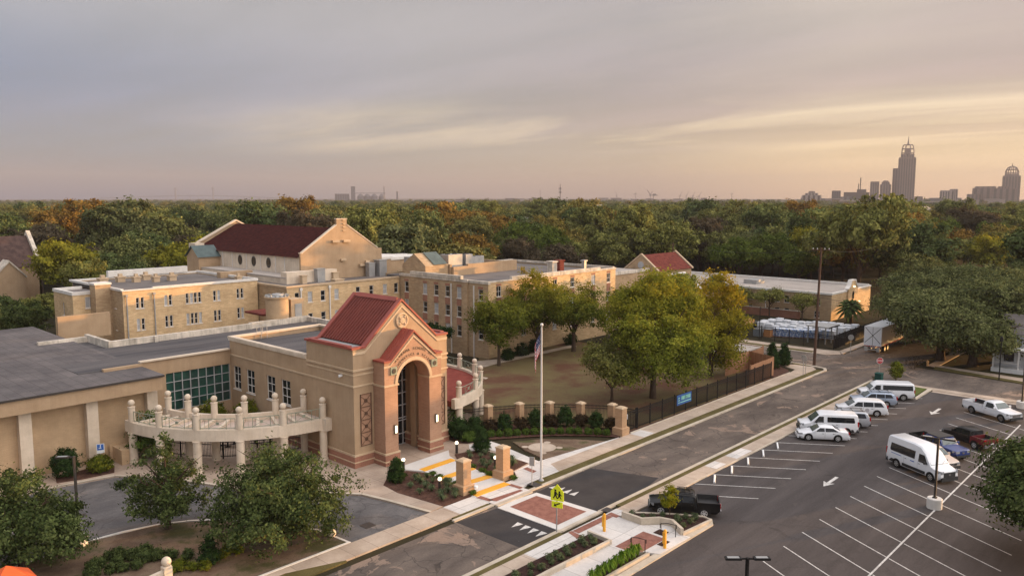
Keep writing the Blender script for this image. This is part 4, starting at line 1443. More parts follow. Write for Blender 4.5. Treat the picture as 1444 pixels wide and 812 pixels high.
window(ld, (39.6, 127.6), (0, -1), NL, lo2[0], 1, 2, 0.13, 0.08)
m = MB()
m.box(39.5, 39.9, 119.9, 127.7, 10.302, 10.75); m.box(39.9, 43.4, 119.9, 120.3, 10.302, 10.75); m.box(39.9, 43.4, 127.3, 127.7, 10.302, 10.75)
m.box(43.9, 48.2, 113.88, 114.3, 10.95, 11.12); m.box(48.2, 64.6, 113.86, 114.3, 10.95, 11.30)
m.box(43.9, 44.3, 114.3, 134.1, 10.95, 11.25); m.box(64.2, 64.6, 114.3, 134.1, 10.95, 11.3)
m.box(44.3, 64.2, 133.7, 134.2, 10.95, 11.2); m.box(49.5, 62.5, 133.5, 134.25, 11.2, 12.2)
m.build('parapet', M_whitecap, ld)
m = MB()
m.box(44.3, 64.2, 114.25, 133.7, 10.4, 10.8); m.box(39.9, 43.9, 120.3, 127.3, 9.9, 10.35)
m.build('roof', M_membrane, ld)
m = MB()
for (x, y) in ((43.4, 119.9), (44.4, 113.9), (48.2, 113.9)):
    m.box(x, x + 0.14, y - 0.14, y - 0.002, 0, 10.2); m.box(x - 0.1, x + 0.24, y - 0.22, y - 0.002, 10.2, 10.5)
m.build('downpipe', M_grey, ld)
for x, y, r in ((49.6, 129, .55), (51.2, 127, .5), (53.6, 129.2, .55), (53.4, 125, .45), (56, 125.2, .55), (46.8, 128.5, .6), (62.4, 116.0, .4)):
    m = MB()
    m.box(x - r, x + r, y - r, y + r, 10.8, 11.5); m.box(x - r - .12, x + r + .12, y - r - .12, y + r + .12, 11.5, 11.65); m.box(x - r * .5, x + r * .5, y - r * .5, y + r * .5, 11.65, 12.1)
    m.build('roof_ventilator', M_trim, ld)
m = MB()
m.box(35, 41.5, 112.0, 112.5, 5.5, 8.6)
m.build('garden_wall', M_stucco, ld)

ld.location = (54 * .9615, 114 * .9615, .923)
ld.scale = (.9615,) * 3

# ------------------------------------------------------------------ auditorium with the maroon roof
au = thing('auditorium', 'tall tan auditorium with a dark maroon pitched roof and a broad plain gable', 'building', (76.4, 108, 0))
AX0, AX1, AY, AYB, AC = 68.6, 84.4, 108.0, 142.5, 76.4
m = MB()
m.exty([(AX0, 0), (AX1, 0), (AX1, 15.4), (AX1 - 0.9, 15.4), (AC + 1.0, 19.4), (AC + 1.0, 20.4), (AC - 1.0, 20.4), (AC - 1.0, 19.4), (AX0 + 0.3, 15.2), (AX0, 15.2)], AY, AY + 0.4)
m.build('gable_wall', M_stucco, au)
m = MB()
m.exty([(AX0, 0), (AX1, 0), (AX1, 15.2), (AC, 19.4), (AX0, 15.4)], AYB - 0.4, AYB)
m.box(AX1 - 0.3, AX1, AY + 0.4, AYB - 0.4, 0, 14.8)
m.build('rear_wall', M_stucco, au)
m = MB()
m.box(AX0 - 0.02, AX0 + 0.3, AY + 0.402, AYB - 0.402, 0, 14.6)
m.build('side_wall', M_cream, au)
for yy in (117.4, 122.1, 126.6):
    m = MB()
    m.lathe([(0.85, -0.06), (0.85, 0.02)], (AX0 - 0.03, yy, 13.3), 18, axis='X')
    m.v = [(p[0], yy + (p[1] - yy) * 0.8, p[2]) for p in m.v]
    ow = m.build('oval_window', M_bronze, au)
    m = MB()
    m.lathe([(0.66, -0.03), (0.66, 0.0)], (AX0 - 0.07, yy, 13.3), 18, axis='X')
    m.v = [(p[0], yy + (p[1] - yy) * 0.8, p[2]) for p in m.v]
    m.build('pane', M_glass, ow)
m = MB()
for yy in (112.5, 115.2, 119.8, 124.4, 129.2, 132.6):
    m.box(AX0 - 0.12, AX0 - 0.022, yy - 0.07, yy + 0.07, 11.4, 14.5)
m.build('downpipe', M_whitecap, au)
m = MB()
m.add([(AX0 - 0.35, AY + 0.4, 14.55), (AX0 - 0.35, AYB - 0.5, 14.55), (AC, AYB - 0.5, 18.95), (AC, AY + 0.4, 18.95), (AX1 + 0.3, AY + 0.4, 14.75), (AX1 + 0.3, AYB - 0.5, 14.75)], ((0, 1, 2, 3), (3, 2, 5, 4)))
m.build('roof', M_maroon, au)
m = MB()
for (xa, za, xb, zb) in ((AX0 - 0.1, 15.42, AC, 19.42), (AC, 19.42, AX1 + 0.1, 15.22)):
    m.exty([(xa, za), (xb, zb), (xb, zb + 0.3), (xa, za + 0.3)], AYB - 0.6, AYB + 0.1)
m.build('rear_coping', M_cream, au)
m = MB()
for (xa, za, xb, zb) in ((AX0 + 0.25, 15.22, AC - 1.0, 19.42), (AC + 1.0, 19.42, AX1 - 0.85, 15.42)):
    m.exty([(xa, za), (xb, zb), (xb, zb + 0.16), (xa, za + 0.16)], AY - 0.08, AY + 0.55)
m.box(AC - 1.08, AC + 1.08, AY - 0.08, AY + 0.5, 20.4, 20.52); m.box(AX0 - 0.08, AX0 + 0.4, AY - 0.06, AY + 0.5, 15.2, 15.34)
m.box(AX0 - 1.4, AX0 + 0.3, AYB - 2.5, AYB + 0.05, 12, 15.6)
m.build('coping', M_cream, au)
# little green-roofed porch on the side
m = MB()
m.box(64.6, AX0 - 0.03, 133.6, 138.0, 0, 13.6)
m.extx([(133.6, 13.6), (138.0, 13.6), (135.8, 15.2)], 64.6, AX0 - 0.03)
pc = m.build('side_porch', M_stucco, au)
m = MB()
m.add([(64.3, 133.2, 13.55), (64.3, 135.8, 15.5), (AX0 - 0.04, 135.8, 15.5), (AX0 - 0.04, 133.2, 13.55), (64.3, 138.4, 13.55), (AX0 - 0.04, 138.4, 13.55)], ((0, 1, 2, 3), (1, 4, 5, 2)))
m.build('green_roof', mat('green_copper', (0.05, 0.075, 0.076), (0.08, 0.115, 0.113), 1.0, 0.7), pc)
# side aisle and front annex
m = MB()
m.box(65.0, AX0 - 0.03, 106.5, 133.5, 0, 11.7); m.box(64.97, 74, 106.2, 107.9, 0, 12.6)
m.box(60, 65.0, 121, 140, 0, 10.6)
m.build('aisle', M_cream, au)
m = MB()
m.box(64.9, AX0 - 0.04, 106.4, 133.4, 11.702, 11.85); m.box(60.1, 64.9, 121, 139, 10.602, 10.75)
m.build('aisle_roof', M_membrane2, au)
m = MB()
m.box(60.5, 66, 118, 119.2, 9, 12.2)
m.build('low_link', M_stucco, au)
# vents and boxes on the gable
m = MB()
for x, z, w in ((75.0, 16.9, 1.3), (77.1, 16.9, 1.3), (76.4, 13.9, 1.0), (80.4, 12.8, 1.6), (81.2, 13.3, 0.8)):
    m.box(x - w / 2, x + w / 2, AY - 0.45, AY - 0.002, z - 0.2, z + 0.15)
for k in range(4):
    m.box(AC + 0.1, AC + 0.6, AY - 0.2, AY - 0.002, 18.5 + k * 0.55, 18.65 + k * 0.55)
m.build('wall_vents', M_trim, au)

# ------------------------------------------------------------------ brick wing in front of the auditorium
bw = thing('brick_wing', 'plain two storey tan brick wing in front of the auditorium gable', 'building', (72, 101.8, 0))
ops = []
for z0, z1 in ((8.45, 10.05), (5.2, 6.8)):
    for x in (63.5, 65.7, 67.95, 70.4, 74.4, 77.0, 79.7, 82.0):
        ops.append((x - 62.2, x - 62.2 + 0.8, z0, z1))
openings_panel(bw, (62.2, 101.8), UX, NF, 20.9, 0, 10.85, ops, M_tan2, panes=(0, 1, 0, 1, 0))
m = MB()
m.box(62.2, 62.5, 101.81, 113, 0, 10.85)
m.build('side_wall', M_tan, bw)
m = MB()
m.box(62.1, 83.0, 101.65, 102.1, 10.852, 11.1); m.box(62.1, 62.5, 102.1, 113, 10.852, 11.1)
m.build('coping', M_trim, bw)
m = MB()
m.box(62.5, 83.1, 102.1, 108, 10.5, 10.86); m.box(62.5, 68.5, 108, 118, 10.5, 10.84)
m.build('roof', M_membrane, bw)
m = MB()
for x in (64.4, 69.4):
    m.box(x, x + 0.16, 101.6, 101.79, 0, 10.3); m.box(x - 0.12, x + 0.28, 101.55, 101.79, 10.3, 10.7)
m.build('downpipe', M_whitecap, bw)
for (x, y, s) in ((67.2, 105.2, (0.8, 0.8, 1.2)), (70.5, 105.8, (1.4, 1.0, 2.0)), (73.5, 106.2, (1.0, 1.0, 1.2)), (81.2, 107, (1.2, 1.0, 2.2)), (83.0, 106.6, (1.5, 1.5, 2.6)), (72.0, 103.2, (1.6, 1.2, .4))):
    m = MB()
    m.box(x - s[0] / 2, x + s[0] / 2, y - s[1] / 2, y + s[1] / 2, 10.86, 10.86 + s[2]); m.box(x - s[0] / 2 - .1, x + s[0] / 2 + .1, y - s[1] / 2 - .1, y + s[1] / 2 + .1, 10.86 + s[2], 10.96 + s[2])
    m.build('roof_unit', M_grey if s[2] > 1.3 else M_trim, bw)

# ------------------------------------------------------------------ central dormitory
cd = thing('central_dormitory', 'tan brick dormitory with red panels between stacked windows, behind the lawn trees', 'building', (83.2, 81.5, 0))
X0, Y0 = 83.2, 81.5
ops = []
cols = (83.1, 87.75, 90.35, 92.95, 95.6, 100.1)
for z0, z1 in ((8.65, 10.35), (5.75, 7.45), (2.8, 4.5)):
    for yc in cols:
        ops.append((101.8 - yc - 0.5, 101.8 - yc + 0.5, z0, z1))
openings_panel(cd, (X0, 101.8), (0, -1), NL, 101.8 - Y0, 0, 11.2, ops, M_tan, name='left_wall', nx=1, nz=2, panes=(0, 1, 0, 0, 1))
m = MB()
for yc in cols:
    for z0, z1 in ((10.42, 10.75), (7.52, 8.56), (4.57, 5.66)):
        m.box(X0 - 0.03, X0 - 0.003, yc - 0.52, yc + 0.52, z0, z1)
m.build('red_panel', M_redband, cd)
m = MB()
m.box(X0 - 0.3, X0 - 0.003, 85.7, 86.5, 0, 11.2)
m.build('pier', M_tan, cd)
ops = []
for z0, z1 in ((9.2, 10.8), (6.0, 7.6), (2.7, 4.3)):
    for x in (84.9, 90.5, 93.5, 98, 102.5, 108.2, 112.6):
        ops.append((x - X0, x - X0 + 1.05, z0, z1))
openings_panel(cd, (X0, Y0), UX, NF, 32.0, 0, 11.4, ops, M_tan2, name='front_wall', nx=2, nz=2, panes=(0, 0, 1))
m = MB()
for x in (84.9, 90.5, 93.5, 98, 102.5, 108.2, 112.6):
    for z0, z1 in ((10.85, 11.15), (7.7, 9.05), (4.4, 5.85)):
        m.box(x - 0.02, x + 1.07, Y0 - 0.03, Y0 - 0.003, z0, z1)
m.build('red_panel', M_redband, cd)
m = MB()
m.box(114.9, 115.2, Y0 + 0.01, 106, 0, 11.4); m.box(X0 + 0.3, 114.9, 105.7, 106, 0, 11.4)
m.build('rear_wall', M_tan, cd)
m = MB()
m.box(X0 - 0.12, X0 + 0.35, 81.4, 101.8, 11.2, 11.6); m.box(X0 - 0.2, X0 + 0.4, 87.2, 99.0, 11.602, 12.1); m.box(X0 - 0.36, X0 - 0.125, 85.6, 86.6, 11.2, 11.62)
m.box(X0 + 0.352, 88.2, Y0 - 0.12, Y0 + 0.3, 11.402, 11.6); m.box(88.2, 110.6, Y0 - 0.14, Y0 + 0.35, 11.402, 12.02); m.box(110.6, 115.3, Y0 - 0.12, Y0 + 0.3, 11.402, 11.66)
m.box(114.8, 115.3, Y0 + 0.3, 106.1, 11.402, 11.8); m.box(92, 114.8, 105.6, 106.1, 11.402, 11.9)
m.build('parapet', M_coping, cd)
m = MB()
m.box(88.9, 92.2, 95.0, 95.5, 11, 12.6); m.box(92.2, 104.2, 95.0, 95.5, 11, 12.9); m.box(103.7, 104.2, 95.5, 105.5, 11, 12.6)
m.box(88.7, 89.1, 95.6, 100.4, 11, 13.0)
m.build('roof_wall', M_stucco, cd)
m = MB()
m.box(X0 + 0.35, 114.8, Y0 + 0.3, 105.6, 10.8, 11.15); m.box(89.1, 103.7, 95.5, 105.6, 11.15, 12.1)
m.build('roof', M_membrane, cd)
# gabled stair head with a green skylight
m = MB()
m.extx([(96.0, 11.15), (101.7, 11.15), (101.7, 13.0), (98.8, 14.9), (96.0, 13.0)], 83.7, 88.6)
sh = m.build('stair_head', M_tan, cd)
m = MB()
m.add([(85.5, 95.9, 13.12), (88.4, 95.9, 13.12), (88.4, 98.7, 15.0), (85.5, 98.7, 15.0)], ((0, 1, 2, 3),))
m.build('skylight', mat('green_copper', (0.05, 0.075, 0.076)), sh)
for (x, y, sx, sy, sz) in ((91.6, 98.5, 3.2, 2.2, 2.3), (94.6, 98.2, 1.6, 2.0, 2.2), (97.5, 101, 2.6, 1.8, 1.5), (100.5, 101.6, 2.4, 1.8, 1.4), (88.2, 103, 4.5, 2.0, 1.9), (95, 103.9, 2.5, 1.5, 1.2)):
    m = MB()
    m.box(x - sx / 2, x + sx / 2, y - sy / 2, y + sy / 2, 12.1, 12.1 + sz)
    un = m.build('air_unit', M_grey, cd)
    m = MB()
    for k in range(2):
        m.lathe([(0.45, 12.1 + sz), (0.45, 12.2 + sz), (0.3, 12.2 + sz)], (x - sx / 4 + k * sx / 2, y, 0), 10)
    m.build('fan_guard', M_black, un)
for (x, y, s, mt) in ((107.5, 88.0, .6, M_redtile), (104.6, 87.2, .6, M_coping), (110, 84.5, .3, M_grey)):
    m = MB()
    m.box(x - s, x + s, y - s, y + s, 11.15, 12.9); m.box(x - s - .15, x + s + .15, y - s - .15, y + s + .15, 12.9, 13.1)
    m.build('roof_ventilator', mt, cd)
m = MB()
for y in (90.6, 85.65):
    m.box(X0 - 0.16, X0 - 0.003, y - 1.25, y - 1.1, 0, 10.8)
m.build('downpipe', M_whitecap, cd)

# ------------------------------------------------------------------ rear buildings
rb = thing('rear_pavilion', 'low tan flat roofed pavilion half hidden behind the auditorium and dormitory', 'building', (92, 118, 0))
m = MB()
m.box(90, 101, 116, 128, 0, 12.4); m.box(86.5, 90, 112.5, 120, 0, 13.0)
m.build('wall', M_stucco, rb)
m = MB()
m.box(89.8, 101.2, 115.8, 128.2, 12.4, 12.9); m.box(86.3, 90.2, 112.3, 120.2, 13.0, 13.4)
m.build('parapet', M_whitecap, rb)

rg = thing('red_roof_chapel', 'small gabled building with a red clay tile roof and white copings beyond the yellow trees', 'building', (143, 90, 0))
m = MB()
m.extx([(86.2, 0), (93.8, 0), (93.8, 9.3), (90, 12.3), (86.2, 9.3)], 136.0, 136.5)
m.extx([(86.2, 0), (93.8, 0), (93.8, 9.3), (90, 12.3), (86.2, 9.3)], 149.0, 149.4)
m.box(136.5, 149.0, 86.2, 86.5, 0, 9.2); m.box(136.5, 149.0, 93.5, 93.8, 0, 9.2)
m.build('wall', M_tan, rg)
m = MB()
m.add([(136.5, 85.8, 9.1), (149.0, 85.8, 9.1), (149.0, 90, 12.3), (136.5, 90, 12.3), (136.5, 94.2, 9.1), (149.0, 94.2, 9.1)], ((0, 1, 2, 3), (3, 2, 5, 4)))
m.build('roof', M_redtile, rg)
m = MB()
for x in (135.9, 148.9):
    m = MB()
    for s in (-1, 1):
        m.extx([(90, 12.35), (90, 12.65), (90 + s * 4.3, 9.3), (90 + s * 4.3, 9.0)], x, x + 0.5)
    m.build('coping', M_trim, rg)
m = MB()
m.lathe([(0.7, -0.05), (0.7, 0.05)], (135.95, 90, 10.3), 18, axis='X')
m.build('round_window', M_blind, rg)
m = MB()
m.extx([(76.5, 0), (83.0, 0), (83.0, 6.6), (79.8, 9.0), (76.5, 6.6)], 128.0, 135.9)
pr = m.build('porch_wing', M_tan, rg)
m = MB()
m.extx([(76.1, 6.5), (79.8, 9.25), (79.8, 9.6), (76.1, 6.8)], 127.6, 136.0); m.extx([(83.4, 6.5), (79.8, 9.25), (79.8, 9.6), (83.4, 6.8)], 127.6, 136.0)
m.build('wing_roof', M_whitecap, pr)

lk = thing('flat_link_building', 'flat roofed pale link building between the dormitory and the red roofed chapel', 'building', (125, 95, 0))
m = MB()
m.box(115.4, 135.8, 88, 104, 0, 9.2)
m.build('wall', M_tan, lk)
m = MB()
m.box(115.35, 135.85, 87.8, 88.3, 9.2, 9.8); m.box(115.35, 135.85, 103.7, 104.2, 9.2, 9.8)
m.build('parapet', M_coping, lk)
m = MB(); m.box(115.4, 135.8, 88.3, 103.7, 9.2, 9.4); m.build('roof', M_membrane2, lk)

ln = thing('long_brick_building', 'long low tan brick building with a shaped parapet and lamp, behind the stacked pallets', 'building', (154.5, 58.4, 0))
ops = []
for z0, z1 in ((3.3, 4.95), (0.5, 2.0)):
    for y in (60.6, 66.8, 68.8, 74.6, 76.6, 82.5, 84.5, 90.5):
        ops.append((118 - y - 1.1, 118 - y, z0, z1))
openings_panel(ln, (154.5, 118), (0, -1), NL, 118 - 58.4, 0, 5.9, ops, M_tan, nx=1, nz=2)
m = MB()
m.box(154.51, 176, 58.4, 58.7, 0, 5.9); m.box(175.7, 176, 58.7, 118, 0, 5.9)
m.exty([(162.4, 5.9), (167.6, 5.9), (167.6, 6.4), (166.6, 7.0), (165.9, 8.2), (164.1, 8.2), (163.4, 7.0), (162.4, 6.4)], 58.1, 58.7)
m.box(162.4, 167.6, 58.1, 58.398, 0, 5.9)
m.build('end_wall', M_tan2, ln)
m = MB()
m.exty([(162.2, 6.4), (163.3, 7.0), (164.0, 8.2), (166.0, 8.2), (166.7, 7.0), (167.8, 6.4), (167.8, 6.62), (166.85, 7.22), (166.1, 8.5), (163.9, 8.5), (163.15, 7.22), (162.2, 6.62)], 57.98, 58.82)
m.box(154.3, 154.8, 58.3, 118, 5.9, 6.35); m.box(154.8, 162.4, 58.3, 58.75, 5.9, 6.3); m.box(167.6, 176.1, 58.3, 58.75, 5.9, 6.2); m.box(175.6, 176.1, 58.75, 118, 5.9, 6.4)
m.build('parapet', M_whitecap, ln)
m = MB()
m.box(154.8, 175.6, 58.75, 118, 5.5, 5.86)
m.build('roof', M_membrane2, ln)
m = MB()
m.box(163, 167, 78, 81, 5.86, 6.9)
m.build('roof_hatch', M_grey, ln)
m = MB()
m.box(164.55, 165.45, 58.02, 58.098, 4.0, 5.4); m.lathe([(0.45, 0), (0.45, 0.07)], (165, 58.02, 5.4), 14, axis='Y')
m.build('arched_window', M_glass, ln)
m = MB()
m.ball((165.0, 57.9, 6.9), 0.22, 8)
m.build('lit_lamp', M_lamp, ln)
m = MB(); m.ball((168.8, 58.1, 3.0), 0.16, 8); m.build('door_lamp', M_lamp, ln)
m = MB(); m.box(163.6, 166.4, 57.9, 58.098, 0, 2.4); m.build('entrance_door', M_blind, ln)

ln.scale = (1, 1, .865)

# house at the left edge
lh = thing('gabled_house', 'gabled house with a dark brown roof and stone coping among the trees at far left', 'house', (50, 203, 0))
m = MB()
m.box(20, 57.2, 191.5, 191.8, 0, 9.4); m.extx([(191.5, 0), (205, 0), (205, 9.3), (198.2, 15.6), (191.5, 9.3)], 56.8, 57.2)
m.build('wall', M_stucco, lh)
m = MB()
m.add([(20, 191.0, 9.2), (56.7, 191.0, 9.2), (56.7, 198.2, 15.5), (20, 198.2, 15.5), (20, 205.4, 9.2), (56.7, 205.4, 9.2)], ((0, 1, 2, 3), (3, 2, 5, 4)))
m.build('roof', mat('brown_shingle', (0.055, 0.035, 0.032), (0.095, 0.06, 0.052), 1.0, 0.95, fine=0.2), lh)
m = MB()
for s in (-1, 1):
    m.extx([(198.2, 15.6), (198.2, 16.6), (198.2 + s * 7.1, 10.0), (198.2 + s * 7.1, 9.1)], 56.7, 57.5)
m.build('coping', M_coping, lh)
m = MB()
m.exty([(47.5, 0), (53.0, 0), (53.0, 7.6), (50.2, 10.6), (47.5, 7.6)], 187.5, 191.4)
lw2 = m.build('cross_wing', M_stucco, lh)
m = MB()
for s in (-1, 1):
    m.exty([(50.2, 10.6), (50.2, 11.0), (50.2 + s * 3.1, 7.6), (50.2 + s * 3.1, 7.2)], 187.2, 191.4)
m.build('wing_coping', M_coping, lw2)

# white clapboard house behind the oaks
wh = thing('porch_house', 'white clapboard house with a front porch under the oaks at far right', 'house', (129, 20, 0))
m = MB()
m.box(127.0, 133, 14, 25, 0.6, 5.4)
m.build('wall', mat('white_clapboard', (0.52, 0.52, 0.54), (0.62, 0.62, 0.64), 1.0, 0.7, (0.3, 0.3, 9)), wh)
m = MB()
m.add([(126.3, 13.4, 5.3), (133.6, 13.4, 5.3), (133.6, 25.6, 5.3), (126.3, 25.6, 5.3), (130, 13.4, 7.6), (130, 25.6, 7.6)], ((0, 3, 5, 4), (1, 2, 5, 4), (0, 1, 4), (3, 2, 5)))
m.build('roof', M_membrane, wh)
m = MB()
m.box(124.9, 126.998, 15.5, 24.9, 0, 0.6); m.box(124.7, 126.998, 15.3, 25.0, 3.2, 3.4)
for y in (15.7, 18.7, 21.7, 24.7):
    m.box(124.95, 125.12, y - 0.09, y + 0.09, 0.6, 3.2)
m.box(124.98, 125.06, 15.7, 18.6, 1.35, 1.43); m.box(124.98, 125.06, 21.8, 24.7, 1.35, 1.43)
m.build('porch', M_white, wh)
for y in (17.2, 23.2):
    m = MB(); m.box(126.94, 126.998, y - 0.6, y + 0.6, 1.3, 3.0); m.build('window', M_glass, wh)
m = MB(); m.box(126.94, 126.998, 19.8, 20.8, 0.6, 2.9); m.build('door', M_bronze, wh)
# ================================================================== VEHICLES
def paint(name, c, metal=0.0, rough=0.32):
    return mat(name, c, None, rough=rough, metal=metal, coat=0.6)


P_white = paint('white_car_paint', (0.74, 0.75, 0.78))
P_black = mat('black_car_paint', (0.007, 0.007, 0.0075), None, rough=0.3, spec=0.3)
P_silver = paint('silver_car_paint', (0.42, 0.45, 0.50), 0.4)
P_blue = paint('blue_car_paint', (0.014, 0.036, 0.17))
P_red = paint('red_car_paint', (0.13, 0.008, 0.012))
P_beige = paint('beige_car_paint', (0.55, 0.47, 0.41), 0.2)
P_bluegrey = paint('blue_grey_car_paint', (0.36, 0.43, 0.54), 0.4)
M_tail = mat('tail_lens', (0.35, 0.01, 0.012), None, rough=0.2)
M_head = mat('head_lens', (0.45, 0.47, 0.50), None, rough=0.12, metal=0.4)
M_clad = mat('black_cladding', (0.022, 0.022, 0.023), None, rough=0.6)
M_chrome = mat('chrome', (0.55, 0.55, 0.56), None, rough=0.2, metal=0.9)
M_screen = mat('windscreen_glass', (0.06, 0.085, 0.085), None, rough=0.05, spec=0.7)

_wheel = {}


def wheel_meshes(r, w, dark):
    key = (round(r, 2), dark)
    if key not in _wheel:
        t = MB()
        t.lathe([(r * 0.60, -w / 2 + 0.02), (r * 0.62, -w / 2), (r * 0.92, -w / 2), (r, -w / 2 + 0.05), (r, w / 2 - 0.05), (r * 0.92, w / 2), (r * 0.62, w / 2), (r * 0.60, w / 2 - 0.03)], (0, 0, 0), 20, axis='Y')
        k = MB()
        for s in (-1, 1):
            y = s * (w / 2 - 0.012)
            n = 20
            for i in range(n):
                a, b = 2 * math.pi * i / n, 2 * math.pi * (i + 1) / n
                q = lambda rr, aa: (rr * math.cos(aa), y, rr * math.sin(aa))
                k.quad(q(r * 0.50, a), q(r * 0.62, a), q(r * 0.62, b), q(r * 0.50, b))
            for i in range(6):
                a = 2 * math.pi * i / 6 + 0.3
                d = (math.cos(a), math.sin(a)); e = (-d[1], d[0]); h = r * 0.085
                q = lambda rr, ss: (d[0] * rr + e[0] * ss, y, d[1] * rr + e[1] * ss)
                k.quad(q(r * 0.08, -h), q(r * 0.53, -h * 1.2), q(r * 0.53, h * 1.2), q(r * 0.08, h))
            k.lathe([(r * 0.16, y - 0.004), (r * 0.16, y + 0.004 * s)], (0, 0, 0), 10, axis='Y')
        _wheel[key] = (t, k)
    return _wheel[key]


def vehicle(name, label, cat, s, pos, ang, paintm, group=None):
    """lofted body from a side profile; windows, lamps, bumpers and wheels are parts. +x is the nose."""
    root = thing(name, label, cat, (0, 0, 0), group)
    L, Wd, belt = s['L'], s['W'], s['belt']
    tum = s.get('tumble', 0.22)
    prof = s['prof']            # (distance from nose, roofline z)
    zb = s.get('zb', 0.30)
    X = lambda d: L / 2 - d

    def hwid(d, z):
        w = Wd / 2
        if d < 0.5:
            w *= 0.86 + 0.14 * math.sin(math.pi / 2 * d / 0.5)
        e = L - d
        if e < 0.3:
            w *= 0.94 + 0.06 * math.sin(math.pi / 2 * e / 0.3)
        if z > belt:
            w -= (z - belt) * tum
        return w
    m = MB()
    ds = sorted({p[0] for p in prof} | {0.12, 0.3, 0.5, L - 0.3, L - 0.12} | set(s.get('cuts', ())))
    top = lambda d: float(np.interp(d, [p[0] for p in prof], [p[1] for p in prof]))
    ring = []
    for d in ds:
        zt = top(d)
        b0 = zb + (0.14 if d < 0.15 or L - d < 0.15 else 0)
        bb = min(belt, zt - 0.16)
        rr = min(0.10, max(0.03, (zt - bb) * 0.3))
        half = [(hwid(d, 0) - 0.08, b0), (hwid(d, 0), b0 + 0.12), (hwid(d, 0) + 0.015, (b0 + bb) / 2 + 0.08), (hwid(d, bb) - 0.005, bb), (hwid(d, zt - rr) - 0.01, zt - rr), (hwid(d, zt) - 0.13, zt)]
        ring.append([(X(d), y, z) for y, z in half] + [(X(d), -y, z) for y, z in reversed(half)])
    n = 12
    vs = [p for r in ring for p in r]
    fs = []
    for i in range(len(ring) - 1):
        for k in range(n):
            fs.append((i * n + k, i * n + (k + 1) % n, (i + 1) * n + (k + 1) % n, (i + 1) * n + k))
    fs.append(tuple(range(n))); fs.append(tuple((len(ring) - 1) * n + k for k in range(n))[::-1])
    m.add(vs, fs)
    body = m.build('body', paintm, root, smooth=32)

    def side(nm, poly, mt, off=0.012, par=root, both=True, sides=(1, -1)):
        mm = MB()
        for sg in sides:
            mm.add([(X(d), sg * (hwid(d, z) + off), z) for d, z in poly], (tuple(range(len(poly))),))
        return mm.build(nm, mt, par)

    def cross(nm, d0, z0, d1, z1, mt, inset=0.1, off=0.015, par=root):
        """a pane across the body from (d0,z0) up to (d1,z1)"""
        nx, nz = (z1 - z0), (d1 - d0)
        ln = math.hypot(nx, nz)
        sg = 1 if d1 > d0 else -1
        ox, oz = abs(nx) / ln * off * sg, abs(nz) / ln * off
        w0, w1 = hwid(d0, z0) - inset, hwid(d1, z1) - inset - 0.03
        mm = MB()
        mm.quad((X(d0) + ox, w0, z0 + oz), (X(d0) + ox, -w0, z0 + oz), (X(d1) + ox, -w1, z1 + oz), (X(d1) + ox, w1, z1 + oz))
        return mm.build(nm, mt, par)
    for poly in s['side_windows']:
        for sg in (1, -1):
            side('side_window', poly, M_glass, sides=(sg,))
    cross('windscreen', *s['screen'], M_screen)
    if 'rear_glass' in s:
        cross('rear_window', *s['rear_glass'], M_glass, 0.14)
    for poly in s.get('cladding', ()):
        for sg in (1, -1):
            side('cladding', poly, M_clad, 0.022, sides=(sg,))
    for poly in s.get('two_tone', ()):
        side('rear_panel', poly, s['two_mat'], 0.02)
    for poly in s.get('decal', ()):
        side('decal', poly, s.get('decal_mat', M_grey), 0.020)
    # door shut lines and handles
    mm = MB()
    for d in s.get('doors', ()):
        for sg in (1, -1):
            mm.add([(X(d), sg * (hwid(d, z) + 0.019), z) for z in (zb + 0.15, belt)] + [(X(d + 0.015), sg * (hwid(d, z) + 0.019), z) for z in (belt, zb + 0.15)], ((0, 1, 2, 3),))
            mm.box(X(d) + 0.10, X(d) + 0.26, sg * (hwid(d, belt) + 0.03) - 0.012, sg * (hwid(d, belt) + 0.03) + 0.012, belt - 0.16, belt - 0.12)
    if s.get('doors'):
        mm.build('door_handle', M_clad, root)
    # nose
    g0, g1, gw = s['grille']
    mm = MB()
    mm.box(X(0) - 0.06, X(0) + 0.02, -gw, gw, g0, g1)
    gr = mm.build('grille', s.get('grille_mat', M_clad), root)
    mm = MB()
    mm.box(X(0) + 0.021, X(0) + 0.035, -0.13, 0.13, (g0 + g1) / 2 - 0.07, (g0 + g1) / 2 + 0.07)
    mm.build('badge', M_chrome, gr)
    hz0, hz1 = s['lamps']
    for sg in (1, -1):
        mm = MB()
        w = hwid(0, 0)
        w2 = hwid(0.35, 0)
        mm.add([(X(0) + 0.015, sg * gw, hz0), (X(0) + 0.015, sg * (w - 0.02), hz0), (X(0) + 0.015, sg * (w - 0.02), hz1), (X(0) + 0.015, sg * gw, hz1),
                (X(0.35), sg * (w2 + 0.02), hz0 + 0.05), (X(0.35), sg * (w2 + 0.02), hz1 + 0.04)], ((0, 1, 2, 3), (1, 4, 5, 2)))
        mm.build('headlight', M_head, root)
        mm = MB()
        t0, t1 = s['tail']
        w = hwid(L, 0)
        mm.box(X(L) - 0.03, X(L) + 0.10, sg * (w - 0.08) - 0.10, sg * (w - 0.08) + 0.115, t0, t1)
        mm.build('tail_light', M_tail, root)
        mm = MB()
        md, mz = s['mirror']
        mm.obox((X(md), sg * (hwid(md, mz) + 0.16), mz), (0.12, 0.22, 0.2), 0)
        mm.build('mirror', s.get('mirror_mat', paintm), root)
    mm = MB()
    w = hwid(0, 0)
    bz = s.get('bumper', (0.32, 0.58))
    mm.obox((X(0) + 0.01, 0, sum(bz) / 2), (0.16, 2 * w - 0.04, bz[1] - bz[0]))
    mm.build('front_bumper', s.get('bumper_mat', M_clad), root)
    mm = MB()
